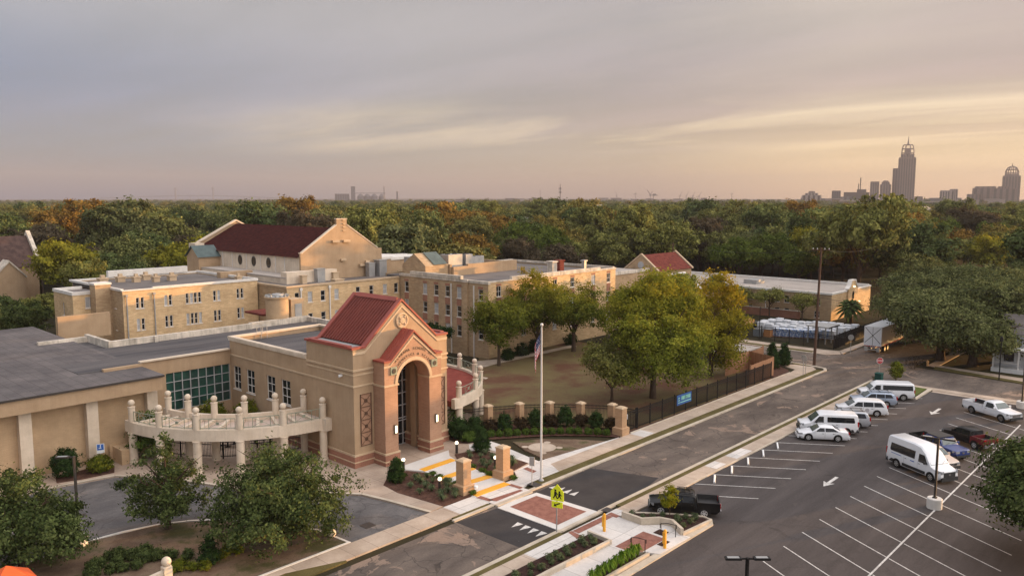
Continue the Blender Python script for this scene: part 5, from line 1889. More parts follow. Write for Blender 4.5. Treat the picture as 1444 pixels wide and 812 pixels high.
    mm.obox((X(L) - 0.01, 0, sum(bz) / 2 + 0.03), (0.18, 2 * hwid(L, 0) - 0.05, bz[1] - bz[0]))
    rbm = mm.build('rear_bumper', s.get('rbumper_mat', s.get('bumper_mat', M_clad)), root)
    mm = MB()
    mm.box(X(L) - 0.118, X(L) - 0.101, -0.16, 0.16, bz[1] + 0.12, bz[1] + 0.27)
    mm.build('number_plate', M_whitecap, rbm)
    # wheels
    r = s['r']
    for d in s['wheels']:
        for sg in (1, -1):
            mm = MB()
            y = sg * (hwid(d, 0) + 0.024)
            pts = [(X(d) + r * 1.17 * math.cos(a), y, max(zb - 0.02, r + r * 1.17 * math.sin(a))) for a in [math.pi * (k / 14 * 1.3 - 0.15) for k in range(15)]]
            mm.add(pts, (tuple(range(len(pts))),))
            mm.build('wheel_arch', M_black, root)
    t, k = wheel_meshes(r, 0.24, s.get('dark_rim', False))
    for d in s['wheels']:
        for sg in (1, -1):
            a, b = MB(), MB()
            off = (X(d), sg * (Wd / 2 - 0.075), r)
            a.add([(p[0] + off[0], p[1] + off[1], p[2] + off[2]) for p in t.v], t.f)
            b.add([(p[0] + off[0], p[1] + off[1], p[2] + off[2]) for p in k.v], k.f)
            ty = a.build('wheel', M_rubber, root, smooth=40)
            b.build('rim', s.get('rim_mat', M_rim), ty)
    # pickup bed
    if 'bed' in s:
        d0, rail, fl = s['bed']
        bm_ = s.get('bed_mat', paintm)
        mm = MB()
        w = Wd / 2
        for sg in (1, -1):
            mm.box(X(L) + 0.02, X(d0), sg * w - 0.07 if sg > 0 else -w - 0.012, w + 0.012 if sg > 0 else -w + 0.07, belt - 0.45, rail)
        mm.box(X(L) - 0.012, X(L) + 0.07, -w + 0.071, w - 0.071, fl - 0.1, rail)
        mm.box(X(d0) - 0.07, X(d0), -w + 0.071, w - 0.071, fl - 0.05, rail)
        mm.build('bed', bm_, root)
        mm = MB()
        mm.box(X(L) + 0.075, X(d0) - 0.075, -w + 0.075, w - 0.075, fl, fl + 0.02)
        for sg in (1, -1):
            mm.box(X(L) + 0.075, X(d0) - 0.075, sg * (w - 0.085) - 0.008, sg * (w - 0.085) + 0.008, fl, rail - 0.01)
        mm.build('bed_liner', M_clad, root)
    if s.get('rack'):
        d0, d1, zr = s['rack']
        mm = MB()
        for sg in (1, -1):
            mm.tube((X(d0), sg * (hwid(d0, zr) - 0.16), zr + 0.07), (X(d1), sg * (hwid(d1, zr) - 0.16), zr + 0.07), 0.03, n=6)
        for d in np.linspace(d0 + 0.2, d1 - 0.2, 3):
            mm.tube((X(d), -hwid(d, zr) + 0.16, zr + 0.07), (X(d), hwid(d, zr) - 0.16, zr + 0.07), 0.025, n=6)
        mm.build('roof_rack', M_black, root)
    if s.get('wipers', True):
        d0, z0, d1, z1 = s['screen']
        mm = MB()
        for y in (-0.45, 0.25):
            mm.tube((X(d0) + 0.03, y, z0 + 0.03), (X(d0 + 0.25 * (d1 - d0)) + 0.05, y + 0.42, z0 + 0.2 * (z1 - z0) + 0.06), 0.012, n=4)
        mm.build('wiper', M_black, root)
    root.location = (pos[0], pos[1], 0.016)
    root.rotation_euler = (0, 0, ang)
    return root


A_L = math.atan2(5.65, -3.64)        # nose of the row along the sidewalk
A_R = math.atan2(-5.9, -3.3)         # nose of the row on the right
HI_VAN = dict(L=6.0, W=2.06, belt=1.30, tumble=0.14, prof=[(0, 0.80), (0.08, 1.05), (0.95, 1.30), (1.0, 1.32), (1.72, 2.22), (2.3, 2.62), (3.0, 2.72), (5.7, 2.72), (5.95, 2.6), (6.0, 2.3)],
              side_windows=[[(1.32, 1.34), (2.35, 1.34), (2.35, 2.02), (1.78, 2.02)], [(2.75, 1.42), (5.45, 1.42), (5.55, 1.55), (5.5, 2.10), (2.75, 2.10)]],
              screen=(1.05, 1.36, 1.74, 2.18), rear_glass=(6.0, 1.4, 5.98, 2.2), cladding=[[(1.55, 0.42), (4.1, 0.42), (4.1, 0.68), (1.55, 0.68)], [(5.0, 0.42), (5.9, 0.42), (5.9, 0.72), (5.0, 0.72)]],
              decal=[[(2.75, 1.12), (3.2, 1.12), (3.2, 1.20), (2.75, 1.20)], [(4.2, 1.2), (5.4, 1.22), (5.4, 1.27), (4.2, 1.25)]], decal_mat=M_bluesign,
              doors=(2.4, 3.9), grille=(0.62, 1.0, 0.62), lamps=(0.88, 1.14), tail=(1.0, 1.6), mirror=(1.5, 1.45), mirror_mat=M_clad, bumper=(0.28, 0.62), r=0.39, wheels=(0.98, 4.72), zb=0.32, rim_mat=M_galv)
LO_VAN = dict(L=5.6, W=2.06, belt=1.24, tumble=0.16, prof=[(0, 0.80), (0.08, 1.02), (0.92, 1.22), (1.0, 1.26), (1.85, 2.02), (2.3, 2.14), (5.3, 2.14), (5.52, 2.06), (5.6, 1.8)],
              side_windows=[[(1.32, 1.28), (2.25, 1.28), (2.25, 1.86), (1.80, 1.86)], [(2.6, 1.32), (5.2, 1.32), (5.25, 1.42), (5.15, 1.84), (2.6, 1.84)]],
              screen=(1.02, 1.30, 1.84, 1.99), rear_glass=(5.6, 1.3, 5.54, 1.8), cladding=[[(4.9, 0.36), (5.55, 0.36), (5.55, 0.66), (4.9, 0.66)]], doors=(2.35, 3.7), grille=(0.6, 0.95, 0.6), lamps=(0.84, 1.08),
              tail=(0.95, 1.45), mirror=(1.5, 1.36), mirror_mat=M_clad, bumper=(0.28, 0.6), r=0.39, wheels=(0.95, 4.45), zb=0.30, rim_mat=M_galv)
OLD_VAN = dict(L=6.0, W=2.02, belt=1.22, tumble=0.17, prof=[(0, 0.85), (0.06, 1.0), (0.85, 1.16), (0.95, 1.2), (1.65, 1.9), (2.1, 2.04), (5.7, 2.06), (5.92, 1.98), (6.0, 1.7)],
               side_windows=[[(1.25, 1.26), (2.2, 1.26), (2.2, 1.78), (1.7, 1.78)], [(2.45, 1.26), (5.8, 1.26), (5.75, 1.80), (2.45, 1.80)]],
               screen=(0.98, 1.24, 1.66, 1.87), rear_glass=(6.0, 1.3, 5.95, 1.75), doors=(2.28, 3.5), grille=(0.62, 0.92, 0.62), lamps=(0.72, 0.95), tail=(0.95, 1.35), mirror=(1.45, 1.32),
               bumper=(0.34, 0.56), bumper_mat=M_chrome, r=0.40, wheels=(0.9, 4.75), zb=0.34, rim_mat=M_galv)
SEDAN = dict(L=4.75, W=1.80, belt=0.95, tumble=0.42, prof=[(0, 0.55), (0.1, 0.68), (1.1, 0.90), (1.25, 0.94), (1.98, 1.40), (2.3, 1.45), (2.95, 1.44), (3.35, 1.36), (4.0, 1.05), (4.6, 1.02), (4.75, 0.88)],
             side_windows=[[(1.55, 0.99), (2.42, 0.99), (2.42, 1.33), (2.02, 1.33)], [(2.5, 0.99), (3.72, 1.02), (3.25, 1.32), (2.5, 1.33)]],
             screen=(1.28, 0.97, 1.97, 1.38), rear_glass=(3.95, 1.08, 3.38, 1.35), doors=(2.45, 3.45), grille=(0.52, 0.66, 0.42), lamps=(0.60, 0.76), tail=(0.78, 0.98), mirror=(1.55, 1.04), bumper=(0.26, 0.50), bumper_mat=P_white,
             r=0.36, wheels=(0.92, 3.68), zb=0.22)
MINIVAN = dict(L=5.1, W=1.98, belt=1.05, tumble=0.30, prof=[(0, 0.62), (0.1, 0.78), (0.85, 1.02), (0.98, 1.08), (1.95, 1.66), (2.4, 1.74), (4.3, 1.72), (4.75, 1.60), (5.0, 1.2), (5.1, 0.95)],
               side_windows=[[(1.45, 1.09), (2.5, 1.09), (2.5, 1.56), (2.0, 1.56)], [(2.58, 1.09), (3.6, 1.09), (3.6, 1.57), (2.58, 1.57)], [(3.68, 1.09), (4.7, 1.12), (4.4, 1.55), (3.68, 1.57)]],
               screen=(1.0, 1.10, 1.94, 1.63), rear_glass=(4.98, 1.22, 4.78, 1.56), doors=(2.54, 3.64), grille=(0.55, 0.75, 0.5), lamps=(0.66, 0.86), tail=(0.95, 1.3), mirror=(1.5, 1.15), bumper=(0.26, 0.52), bumper_mat=P_white,
               r=0.37, wheels=(0.95, 3.98), zb=0.24, decal=[[(2.95 + 0.22 * math.cos(a), 0.74 + 0.2 * math.sin(a)) for a in [2 * math.pi * k / 14 for k in range(14)]]], decal_mat=mat('grey_decal', (0.42, 0.40, 0.42)))
WAGON = dict(L=4.8, W=1.84, belt=1.02, tumble=0.30, prof=[(0, 0.65), (0.1, 0.82), (1.05, 1.0), (1.2, 1.05), (1.95, 1.55), (2.3, 1.62), (4.0, 1.60), (4.5, 1.48), (4.75, 1.15), (4.8, 0.95)],
             side_windows=[[(1.5, 1.06), (2.5, 1.06), (2.5, 1.48), (2.0, 1.48)], [(2.58, 1.06), (3.45, 1.06), (3.45, 1.48), (2.58, 1.48)], [(3.52, 1.06), (4.4, 1.1), (4.15, 1.46), (3.52, 1.48)]],
             screen=(1.22, 1.08, 1.94, 1.53), rear_glass=(4.74, 1.18, 4.52, 1.45), doors=(2.54, 3.48), grille=(0.6, 0.8, 0.45), lamps=(0.68, 0.86), tail=(0.9, 1.25), mirror=(1.5, 1.14), bumper=(0.3, 0.56), r=0.35, wheels=(0.92, 3.65),
             zb=0.28, rack=(1.9, 4.2, 1.62))
SUV = dict(WAGON, L=4.9, W=1.9, prof=[(0, 0.7), (0.1, 0.9), (1.05, 1.08), (1.2, 1.12), (1.9, 1.68), (2.3, 1.76), (4.3, 1.74), (4.65, 1.6), (4.85, 1.2), (4.9, 1.0)], belt=1.1,
           side_windows=[[(1.5, 1.14), (2.5, 1.14), (2.5, 1.6), (1.95, 1.6)], [(2.58, 1.14), (3.5, 1.14), (3.5, 1.6), (2.58, 1.6)], [(3.58, 1.14), (4.5, 1.16), (4.35, 1.58), (3.58, 1.6)]],
           screen=(1.22, 1.15, 1.89, 1.65), rear_glass=(4.84, 1.25, 4.67, 1.57), rack=(2.0, 4.4, 1.76))
PICKUP = dict(L=5.25, W=1.86, belt=1.12, tumble=0.30, prof=[(0, 0.72), (0.08, 0.98), (1.15, 1.12), (1.28, 1.16), (1.85, 1.66), (2.2, 1.74), (3.2, 1.72), (3.42, 1.60), (3.5, 0.82), (5.25, 0.82)],
              side_windows=[[(1.55, 1.16), (2.38, 1.16), (2.38, 1.58), (1.9, 1.58)], [(2.45, 1.16), (3.3, 1.16), (3.22, 1.58), (2.45, 1.58)]],
              screen=(1.3, 1.19, 1.84, 1.63), rear_glass=(3.49, 1.18, 3.43, 1.58), doors=(2.42, 3.35), grille=(0.62, 0.92, 0.5), grille_mat=M_chrome, lamps=(0.72, 0.96), tail=(0.85, 1.2), mirror=(1.55, 1.26),
              bumper=(0.38, 0.62), bumper_mat=M_clad, rbumper_mat=M_chrome, r=0.41, wheels=(0.88, 4.08), zb=0.36, bed=(3.55, 1.22, 0.84), rack=(2.1, 3.25, 1.74))
FORD = dict(PICKUP, L=5.9, W=2.02, belt=1.20, prof=[(0, 0.82), (0.08, 1.1), (1.35, 1.22), (1.48, 1.26), (2.05, 1.80), (2.4, 1.90), (3.05, 1.88), (3.25, 1.76), (3.34, 0.92), (5.9, 0.92)],
            side_windows=[[(1.78, 1.24), (2.95, 1.24), (2.88, 1.74), (2.12, 1.74)]], screen=(1.5, 1.29, 2.04, 1.77), rear_glass=(3.33, 1.28, 3.27, 1.74), doors=(3.05,), grille=(0.70, 1.02, 0.55), lamps=(0.80, 1.06), tail=(0.95, 1.32),
            mirror=(1.75, 1.38), bumper=(0.42, 0.70), bumper_mat=M_clad, rbumper_mat=M_clad, r=0.42, wheels=(0.98, 4.65), zb=0.42, bed=(3.4, 1.34, 0.94), rack=None, rim_mat=M_chrome)
REDPU = dict(PICKUP, L=5.0, W=1.78, side_windows=[[(1.55, 1.16), (2.38, 1.16), (2.38, 1.58), (1.9, 1.58)], [(2.45, 1.16), (3.3, 1.16), (3.22, 1.58), (2.45, 1.58)]], prof=PICKUP['prof'][:-1] + [(5.0, 0.82)], wheels=(0.86, 3.95), rack=None,
             two_tone=[[(3.42, 0.52), (4.97, 0.52), (4.97, 1.16), (3.42, 1.16)]], two_mat=P_red)
JEEP = dict(PICKUP, L=5.4, W=1.88, belt=1.16, tumble=0.12, prof=[(0, 1.0), (0.08, 1.14), (1.35, 1.2), (1.45, 1.22), (1.75, 1.74), (2.0, 1.84), (3.4, 1.84), (3.5, 1.74), (3.58, 0.9), (5.4, 0.9)],
            side_windows=[[(1.62, 1.2), (2.5, 1.2), (2.5, 1.7), (1.82, 1.7)], [(2.58, 1.2), (3.4, 1.2), (3.35, 1.7), (2.58, 1.7)]], screen=(1.47, 1.25, 1.74, 1.71), rear_glass=(3.57, 1.25, 3.52, 1.7), doors=(2.54, 3.45),
            grille=(0.72, 1.08, 0.42), grille_mat=P_blue, lamps=(0.86, 1.06), tail=(0.95, 1.2), mirror=(1.6, 1.3), bumper=(0.5, 0.68), r=0.41, wheels=(0.85, 4.1), zb=0.50, bed=(3.6, 1.36, 0.92), bed_mat=P_black, rack=None)

vehicle('passenger_van', 'white passenger van with a long window band, last in the row by the stop sign', 'van', OLD_VAN, (99.05, 30.55), A_L, P_white)
vehicle('station_wagon', 'blue grey station wagon with a roof rack beside the white minivan', 'car', WAGON, (94.9, 30.6), A_L, P_bluegrey)
vehicle('minivan', 'white minivan with a round grey door emblem, parked beside the blue grey wagon', 'minivan', MINIVAN, (89.9, 30.2), A_L, P_white)
vehicle('parked_suv', 'silver car with a roof rack almost hidden behind the low white van', 'car', SUV, (83.9, 29.9), A_L, P_silver)
vehicle('shuttle_van', 'low roofed white van with black rear cladding beside the white sedan', 'van', LO_VAN, (80.5, 30.3), A_L, P_white)
vehicle('sedan', 'white four door sedan parked at the near end of the row of white vehicles', 'car', SEDAN, (77.85, 29.75), A_L, P_white)
vehicle('pickup_truck', 'black pickup truck with silver wheels parked by the planter with the young tree', 'pickup', PICKUP, (52.05, 30.15), A_L, P_black)
vehicle('shuttle_bus_van', 'tall high roofed white van with black lower sides beside the lot lamp', 'van', HI_VAN, (74.0, 19.55), A_R, P_white)
vehicle('beige_suv', 'beige car mostly hidden between the tall white van and the blue jeep style pickup', 'car', dict(SUV, rack=None), (77.1, 19.65), A_R, P_beige)
jp = vehicle('offroad_pickup', 'blue off road pickup with a black top and dark bed', 'pickup', JEEP, (80.75, 19.9), A_R, P_blue)
m = MB()
m.box(2.7 - 3.45, 2.7 - 1.85, -0.84, 0.84, 1.852, 1.89)
m.build('hard_top', M_clad, jp)
m = MB()
for sg in (1, -1):
    for d in (0.85, 4.1):
        m.box(2.7 - d - 0.55, 2.7 - d + 0.55, sg * 0.98 - 0.12, sg * 0.98 + 0.12, 0.88, 0.95)
m.build('fender_flare', M_clad, jp)
m = MB()
m.lathe([(0.4, 0), (0.4, 0.2)], (0, 0, 0), 16, axis='X')
vehicle('two_tone_pickup', 'pickup truck with a black cab and dark red bed, nose towards the lot aisle', 'pickup', REDPU, (85.9, 18.6), A_R + math.pi, P_black)
for o in bpy.data.objects:
    if o.name == 'two_tone_pickup':
        for c in o.children:
            if c.name.startswith('bed') and not c.name.startswith('bed_liner'):
                c.data.materials[0] = P_red
vehicle('white_pickup', 'long white single cab pickup truck parked near the far lot exit', 'pickup', FORD, (98.55, 19.25), A_R, P_white)

# trailer on the street beyond the junction
tr = thing('box_trailer', 'white box trailer with crossed black straps on its rear doors, under the oak', 'trailer', (127.2, 41.4, 0))
m = MB()
m.box(127.0, 141, 40.15, 42.75, 1.15, 4.1)
m.build('box', P_white, tr)
m = MB()
for sg in (1, -1):
    m.obox((126.985, 41.45, 2.75), (0.02, 3.3, 0.07), 0, 0)
    a = m.v[-8:]
    for i in range(8):
        y, z = a[i][1] - 41.45, a[i][2] - 2.75
        ca, sa = math.cos(sg * 0.80), math.sin(sg * 0.80)
        m.v[len(m.v) - 8 + i] = (a[i][0], 41.45 + y * ca - z * sa, 2.75 + y * sa + z * ca)
m.box(126.97, 126.995, 41.43, 41.47, 1.2, 4.05)
m.build('door_straps', M_black, tr)
m = MB()
for k in range(8):
    m.box(126.98, 126.998, 40.2 + k * 0.32, 40.2 + k * 0.32 + 0.16, 1.0, 1.14)
m.box(128.2, 140.9, 40.12, 40.148, 1.16, 1.26)
m.build('reflective_tape', mat('red_tape', (0.45, 0.03, 0.03)), tr)
m = MB()
m.box(127.05, 127.25, 40.3, 42.6, 0.45, 0.62); m.box(127.1, 140.8, 41.0, 41.9, 0.8, 1.15)
for y in (40.35, 42.15):
    m.box(127.02, 127.06, y, y + 0.5, 0.25, 1.0)
m.build('underrun_bar', M_galv, tr)
for x in (129.3, 130.6):
    for y in (40.3, 42.3):
        m = MB()
        m.lathe([(0.25, 0), (0.5, 0), (0.5, 0.3), (0.25, 0.3)], (x, y, 0.5), 16, axis='Y')
        w = m.build('wheel', M_rubber, tr, smooth=40)
        m = MB(); m.lathe([(0.27, -0.01), (0.27, 0.02)], (x, y, 0.5), 12, axis='Y'); m.build('rim', M_galv, w)
# ================================================================== STREET FURNITURE, FENCES, SIGNS
def brick_post(name, label, x, y, h, s=0.43, base=0.63, bh=0.9, group=None, lamp=False):
    t = thing(name, label, 'post', (x, y, 0.1), group)
    m = MB(); m.box(x - s, x + s, y - s, y + s, bh if bh else 0.1, h - 0.22); m.build('shaft', M_post, t)
    if bh:
        m = MB(); m.box(x - base, x + base, y - base, y + base, 0.1, bh - 0.06)
        m.add([(x - base, y - base, bh - .06), (x + base, y - base, bh - .06), (x + base, y + base, bh - .06), (x - base, y + base, bh - .06), (x - s, y - s, bh + .06), (x + s, y - s, bh + .06), (x + s, y + s, bh + .06), (x - s, y + s, bh + .06)],
              ((0, 1, 5, 4), (1, 2, 6, 5), (2, 3, 7, 6), (3, 0, 4, 7)))
        m.build('plinth', M_post, t)
    m = MB(); m.box(x - s - 0.05, x + s + 0.05, y - s - 0.05, y + s + 0.05, h - 0.22, h - 0.12)
    m.add([(x - s, y - s, h - .12), (x + s, y - s, h - .12), (x + s, y + s, h - .12), (x - s, y + s, h - .12), (x - s * .6, y - s * .6, h), (x + s * .6, y - s * .6, h), (x + s * .6, y + s * .6, h), (x - s * .6, y + s * .6, h)],
          ((0, 1, 5, 4), (1, 2, 6, 5), (2, 3, 7, 6), (3, 0, 4, 7), (4, 5, 6, 7)))
    m.build('cap', M_trim, t)
    return t


g1 = brick_post('gate_post', 'tan brick gate post with a white box on its plinth, left of the yellow steps', 43.3, 45.3, 3.0)
m = MB(); m.lathe([(0.17, 0), (0.17, 0.14), (0.12, 0.18)], (43.85, 44.45, 0.62), 10); m.build('post_light', M_white, g1, smooth=40)
brick_post('gate_post', 'tan brick gate post right of the yellow steps, beside the low shrub bed', 47.95, 45.3, 3.0)
ep = brick_post('gate_post', 'tan brick post at the end of the curved fence, by the sidewalk', 65.3, 45.25, 3.0, 0.42, 0.62)
m = MB(); m.box(65.75, 66.0, 44.9, 45.2, 1.6, 2.1); m.build('meter_box', M_blind, ep)
posts = [(58.5, 57.4), (61.4, 55.6), (63.9, 53.5), (66.0, 50.9), (67.8, 48.1)]
where = ['first brick fence post beside the tower and palm', 'second brick fence post from the tower', 'middle brick fence post, behind the flagpole', 'fourth brick fence post from the tower', 'last brick fence post before the sidewalk end post']
for (x, y), w in zip(posts, where):
    brick_post('fence_post', w, x, y, 2.35, 0.36, bh=0, group='brick posts of the curved fence')


def iron_fence(name, label, pts, h=1.95, step=0.14, post=2.4, z=0.1, group='black iron fences'):
    t = thing(name, label, 'fence', (pts[0][0], pts[0][1], z), group)
    pk, po, ra = MB(), MB(), MB()
    for a, b in zip(pts[:-1], pts[1:]):
        a, b = Vector((a[0], a[1], 0)), Vector((b[0], b[1], 0))
        ln = (b - a).length
        d = (b - a) / ln
        ang = math.atan2(d.y, d.x)
        n = max(2, int(ln / step))
        for i in range(n):
            p = a + d * (ln * (i + 0.5) / n)
            pk.obox((p.x, p.y, z + h / 2 + 0.04), (0.034, 0.034, h - 0.12), ang)
        n = max(1, int(ln / post))
        for i in range(n + 1):
            p = a + d * (ln * i / n)
            po.obox((p.x, p.y, z + h / 2 + 0.06), (0.10, 0.10, h + 0.12), ang)
        for zz in (0.22, h - 0.42, h - 0.16):
            ra.obox(((a.x + b.x) / 2, (a.y + b.y) / 2, z + zz), (ln, 0.045, 0.055), ang)
    pk.build('pickets', M_black, t); po.build('posts', M_black, t); ra.build('rails', M_black, t)
    return t


iron_fence('iron_fence', 'black iron fence between the brick posts behind the round bushes', [(55, 59.0), (58.5, 57.4), (61.4, 55.6), (63.9, 53.5), (66.0, 50.9), (67.8, 48.1), (68.2, 45.4)], 2.05)
iron_fence('iron_fence', 'long straight black iron fence along the sidewalk under the yellow trees', [(65.8, 45.25), (99.8, 45.25)], 2.1)
iron_fence('iron_fence', 'black iron fence around the pallet yard across the side street', [(126.2, 64), (125.0, 46.6), (139.6, 46.9), (150, 46.9)], 2.3)
iron_fence('iron_fence', 'low black iron fence closing the patio under the curved colonnade', [(30.6, 74.6), (31.8, 71), (34.2, 67.6), (37.6, 65.2), (40.6, 64.6)], 1.7, z=0.15)

wf = thing('wooden_fence', 'brown board fence enclosure beyond the iron fence at the street corner', 'fence', (99.9, 45.4, 0.1))
m = MB()


def boards(mb, a, b, h):
    a, b = Vector((*a, 0)), Vector((*b, 0))
    ln = (b - a).length
    d = (b - a) / ln
    ang = math.atan2(d.y, d.x)
    n = int(ln / 0.17)
    random.seed(4)
    for i in range(n):
        p = a + d * (ln * (i + 0.5) / n)
        hh = h + random.uniform(-0.02, 0.02)
        mb.obox((p.x, p.y, 0.1 + hh / 2), (ln / n * 0.94, 0.03 + 0.01 * (i % 2), hh), ang)


boards(m, (94.4, 45.5), (101.6, 45.75), 2.5)
boards(m, (101.6, 45.8), (103.2, 50.0), 2.5)
boards(m, (96.5, 50.2), (103.2, 50.05), 2.5)
boards(m, (103.3, 50.1), (108.6, 50.5), 2.3)
boards(m, (108.6, 50.6), (108.9, 58), 2.3)
m.build('boards', M_wood, wf)
m = MB()
for (x, y) in ((94.4, 45.6), (98, 45.7), (101.5, 45.9), (103.1, 50.0), (108.6, 50.6)):
    m.box(x - 0.07, x + 0.07, y - 0.07, y + 0.07, 0.1, 2.65)
m.build('posts', M_wood, wf)
m = MB(); m.box(103.5, 108.4, 50.8, 57, 2.2, 2.35); m.build('shed_roof', M_membrane2, wf)

# banner on the fence: pale green strokes over a white line on blue
bn = thing('banner', 'blue banner with pale green lettering and a white line, tied to the iron fence', 'banner', (77.2, 45.2, 1.1))
m = MB(); m.box(75.8, 78.9, 45.10, 45.13, 1.0, 2.15); m.build('cloth', mat('banner_blue', (0.012, 0.055, 0.22), (0.02, 0.10, 0.30), 1.0, 0.6), bn)
m = MB()
random.seed(2)
for x, w, h in ((76.75, .13, .42), (76.98, .10, .42), (77.14, .09, .42), (77.32, .22, .36), (77.38, .10, .42), (77.66, .26, .36), (77.70, .1, .42), (78.02, .10, .42), (78.2, .3, .13), (78.22, .1, .42), (78.44, .16, .42)):
    m.box(x, x + w, 45.07, 45.098, 1.52, 1.52 + h)
m.box(76.5, 78.8, 45.07, 45.098, 1.24, 1.31)
for k in range(3):
    m.box(76.05, 76.35, 45.07, 45.098, 1.25 + k * 0.25, 1.33 + k * 0.25)
m.build('print', mat('pale_green_print', (0.30, 0.62, 0.50)), bn)

# flagpole with the flag hanging slack
fp = thing('flagpole', 'tall white flagpole with a ball top on the sidewalk beside the steps', 'flagpole', (49.7, 42.5, 0.12))
m = MB(); m.tube((49.7, 42.5, 0.12), (49.7, 42.5, 13.35), 0.105, 0.055, 12); m.build('pole', mat('pole_white', (0.62, 0.60, 0.58), None, rough=0.4), fp, smooth=40)
m = MB(); m.ball((49.7, 42.5, 13.47), 0.14, 12); m.build('ball_top', M_whitecap, fp, smooth=60)
m = MB(); m.lathe([(0.24, 0.12), (0.24, 0.2), (0.14, 0.3)], (49.7, 42.5, 0), 14); m.build('base_collar', M_grey, fp)
m = MB(); m.tube((49.6, 42.52, 1.2), (49.62, 42.52, 13.3), 0.012, n=4); m.build('halyard', M_whitecap, fp)


def flag_mat():
    m = bpy.data.materials.new('flag_cloth')
    m.use_nodes = True
    t = m.node_tree
    b = t.nodes['Principled BSDF']
    b.inputs['Roughness'].default_value = 0.9
    uv = N(t, 'ShaderNodeUVMap')
    s = N(t, 'ShaderNodeSeparateXYZ')
    LK(t, uv.outputs[0], s.inputs[0])
    st = math_n(t, 'GREATER_THAN', math_n(t, 'FRACT', math_n(t, 'MULTIPLY', s.outputs[1], 6.5)), 0.5)
    col = mix_n(t, st, (0.42, 0.02, 0.035), (0.62, 0.60, 0.60))
    cb = math_n(t, 'MULTIPLY', math_n(t, 'LESS_THAN', s.outputs[0], 0.4), math_n(t, 'GREATER_THAN', s.outputs[1], 6 / 13))
    col = mix_n(t, cb, col, (0.02, 0.03, 0.10))
    vo = N(t, 'ShaderNodeTexVoronoi', inp={'Scale': 14.0})
    LK(t, uv.outputs[0], vo.inputs['Vector'])
    star = math_n(t, 'MULTIPLY', cb, math_n(t, 'LESS_THAN', vo.outputs['Distance'], 0.28))
    col = mix_n(t, star, col, (0.62, 0.60, 0.60))
    LK(t, col, b.inputs['Base Color'])
    return m


fl = bpy.data.meshes.new('flag')
nu, nv = 22, 24
vs, fs, uvs = [], [], []
fh, fw_ = 1.55, 2.6          # hoist and fly
for j in range(nv + 1):
    for i in range(nu + 1):
        u, v = i / nu, j / nv
        # the fly end droops: cloth hangs in folds close to the pole
        out = 0.12 + 0.95 * u * (0.45 + 0.55 * math.sin(math.pi * min(1, u + 0.12)))
        fold = 0.16 * math.sin(u * 13.0 + v * 1.4) * (0.25 + u)
        z = 12.75 - (1 - v) * fh - u * (1.75 + 0.22 * (1 - v)) + 0.05 * math.sin(u * 9)
        x = 49.7 - out * 0.62 + fold * 0.55
        y = 42.5 + out * 0.70 + fold * 0.45
        vs.append((x, y, z)); uvs.append((u, v))
for j in range(nv):
    for i in range(nu):
        a = j * (nu + 1) + i
        fs.append((a, a + 1, a + nu + 2, a + nu + 1))
fl.from_pydata([(p[0] - 49.7, p[1] - 42.5, p[2] - 11.0) for p in vs], [], fs)
ul = fl.uv_layers.new(name='UVMap')
for lp in fl.loops:
    ul.data[lp.index].uv = uvs[lp.vertex_index]
fl.materials.append(flag_mat())
fl.polygons.foreach_set('use_smooth', [True] * len(fl.polygons))
fo = bpy.data.objects.new('flag', fl); COL.objects.link(fo); fo.location = (49.7, 42.5, 11.0)
tag(fo, 'slack red and white striped flag with a blue canton hanging from the white flagpole', 'flag')

# school crossing sign (fluorescent) facing down the street
sg = thing('crossing_sign', 'fluorescent yellow pentagon school crossing sign with walking figures and an arrow plate', 'sign', (42.55, 34.85, 0.1))
m = MB(); m.tube((42.55, 34.9, 0.1), (42.55, 34.9, 3.55), 0.045, n=8); m.build('post', M_grey, sg)
M_fluo = mat('fluorescent_yellow', (0.78, 0.82, 0.02), None, rough=0.5)
fx = lambda a, z, d: (42.55 + 0.30 * a - 0.95 * d, 34.85 - 0.95 * a - 0.30 * d, z)


def plate(mb, poly, d0, d1):
    n = len(poly)
    mb.add([fx(a, z, d0) for a, z in poly] + [fx(a, z, d1) for a, z in poly], [tuple(range(n)), tuple(range(2 * n - 1, n - 1, -1))] + [(i, (i + 1) % n, n + (i + 1) % n, n + i) for i in range(n)])


m = MB(); plate(m, [(-0.50, 2.45), (0.50, 2.45), (0.50, 3.15), (0, 3.68), (-0.50, 3.15)], 0.02, 0.05); pn = m.build('pentagon_plate', M_fluo, sg)
m = MB()
for ox, s in ((-0.14, 1.0), (0.17, 0.85)):
    zc = 2.62
    plate(m, [(ox - 0.07 * s, zc + 0.55 * s), (ox + 0.07 * s, zc + 0.55 * s), (ox + 0.07 * s, zc + 0.68 * s), (ox - 0.07 * s, zc + 0.68 * s)], 0.052, 0.06)
    plate(m, [(ox - 0.10 * s, zc + 0.22 * s), (ox + 0.10 * s, zc + 0.22 * s), (ox + 0.08 * s, zc + 0.53 * s), (ox - 0.08 * s, zc + 0.53 * s)], 0.052, 0.06)
    plate(m, [(ox - 0.20 * s, zc), (ox - 0.11 * s, zc), (ox + 0.02 * s, zc + 0.22 * s), (ox - 0.09 * s, zc + 0.22 * s)], 0.053, 0.061)
    plate(m, [(ox + 0.11 * s, zc), (ox + 0.20 * s, zc), (ox + 0.09 * s, zc + 0.22 * s), (ox - 0.01 * s, zc + 0.22 * s)], 0.054, 0.062)
    plate(m, [(ox + 0.08 * s, zc + 0.48 * s), (ox + 0.22 * s, zc + 0.30 * s), (ox + 0.18 * s, zc + 0.26 * s), (ox + 0.06 * s, zc + 0.40 * s)], 0.054, 0.062)
m.build('walking_figures', M_black, pn)
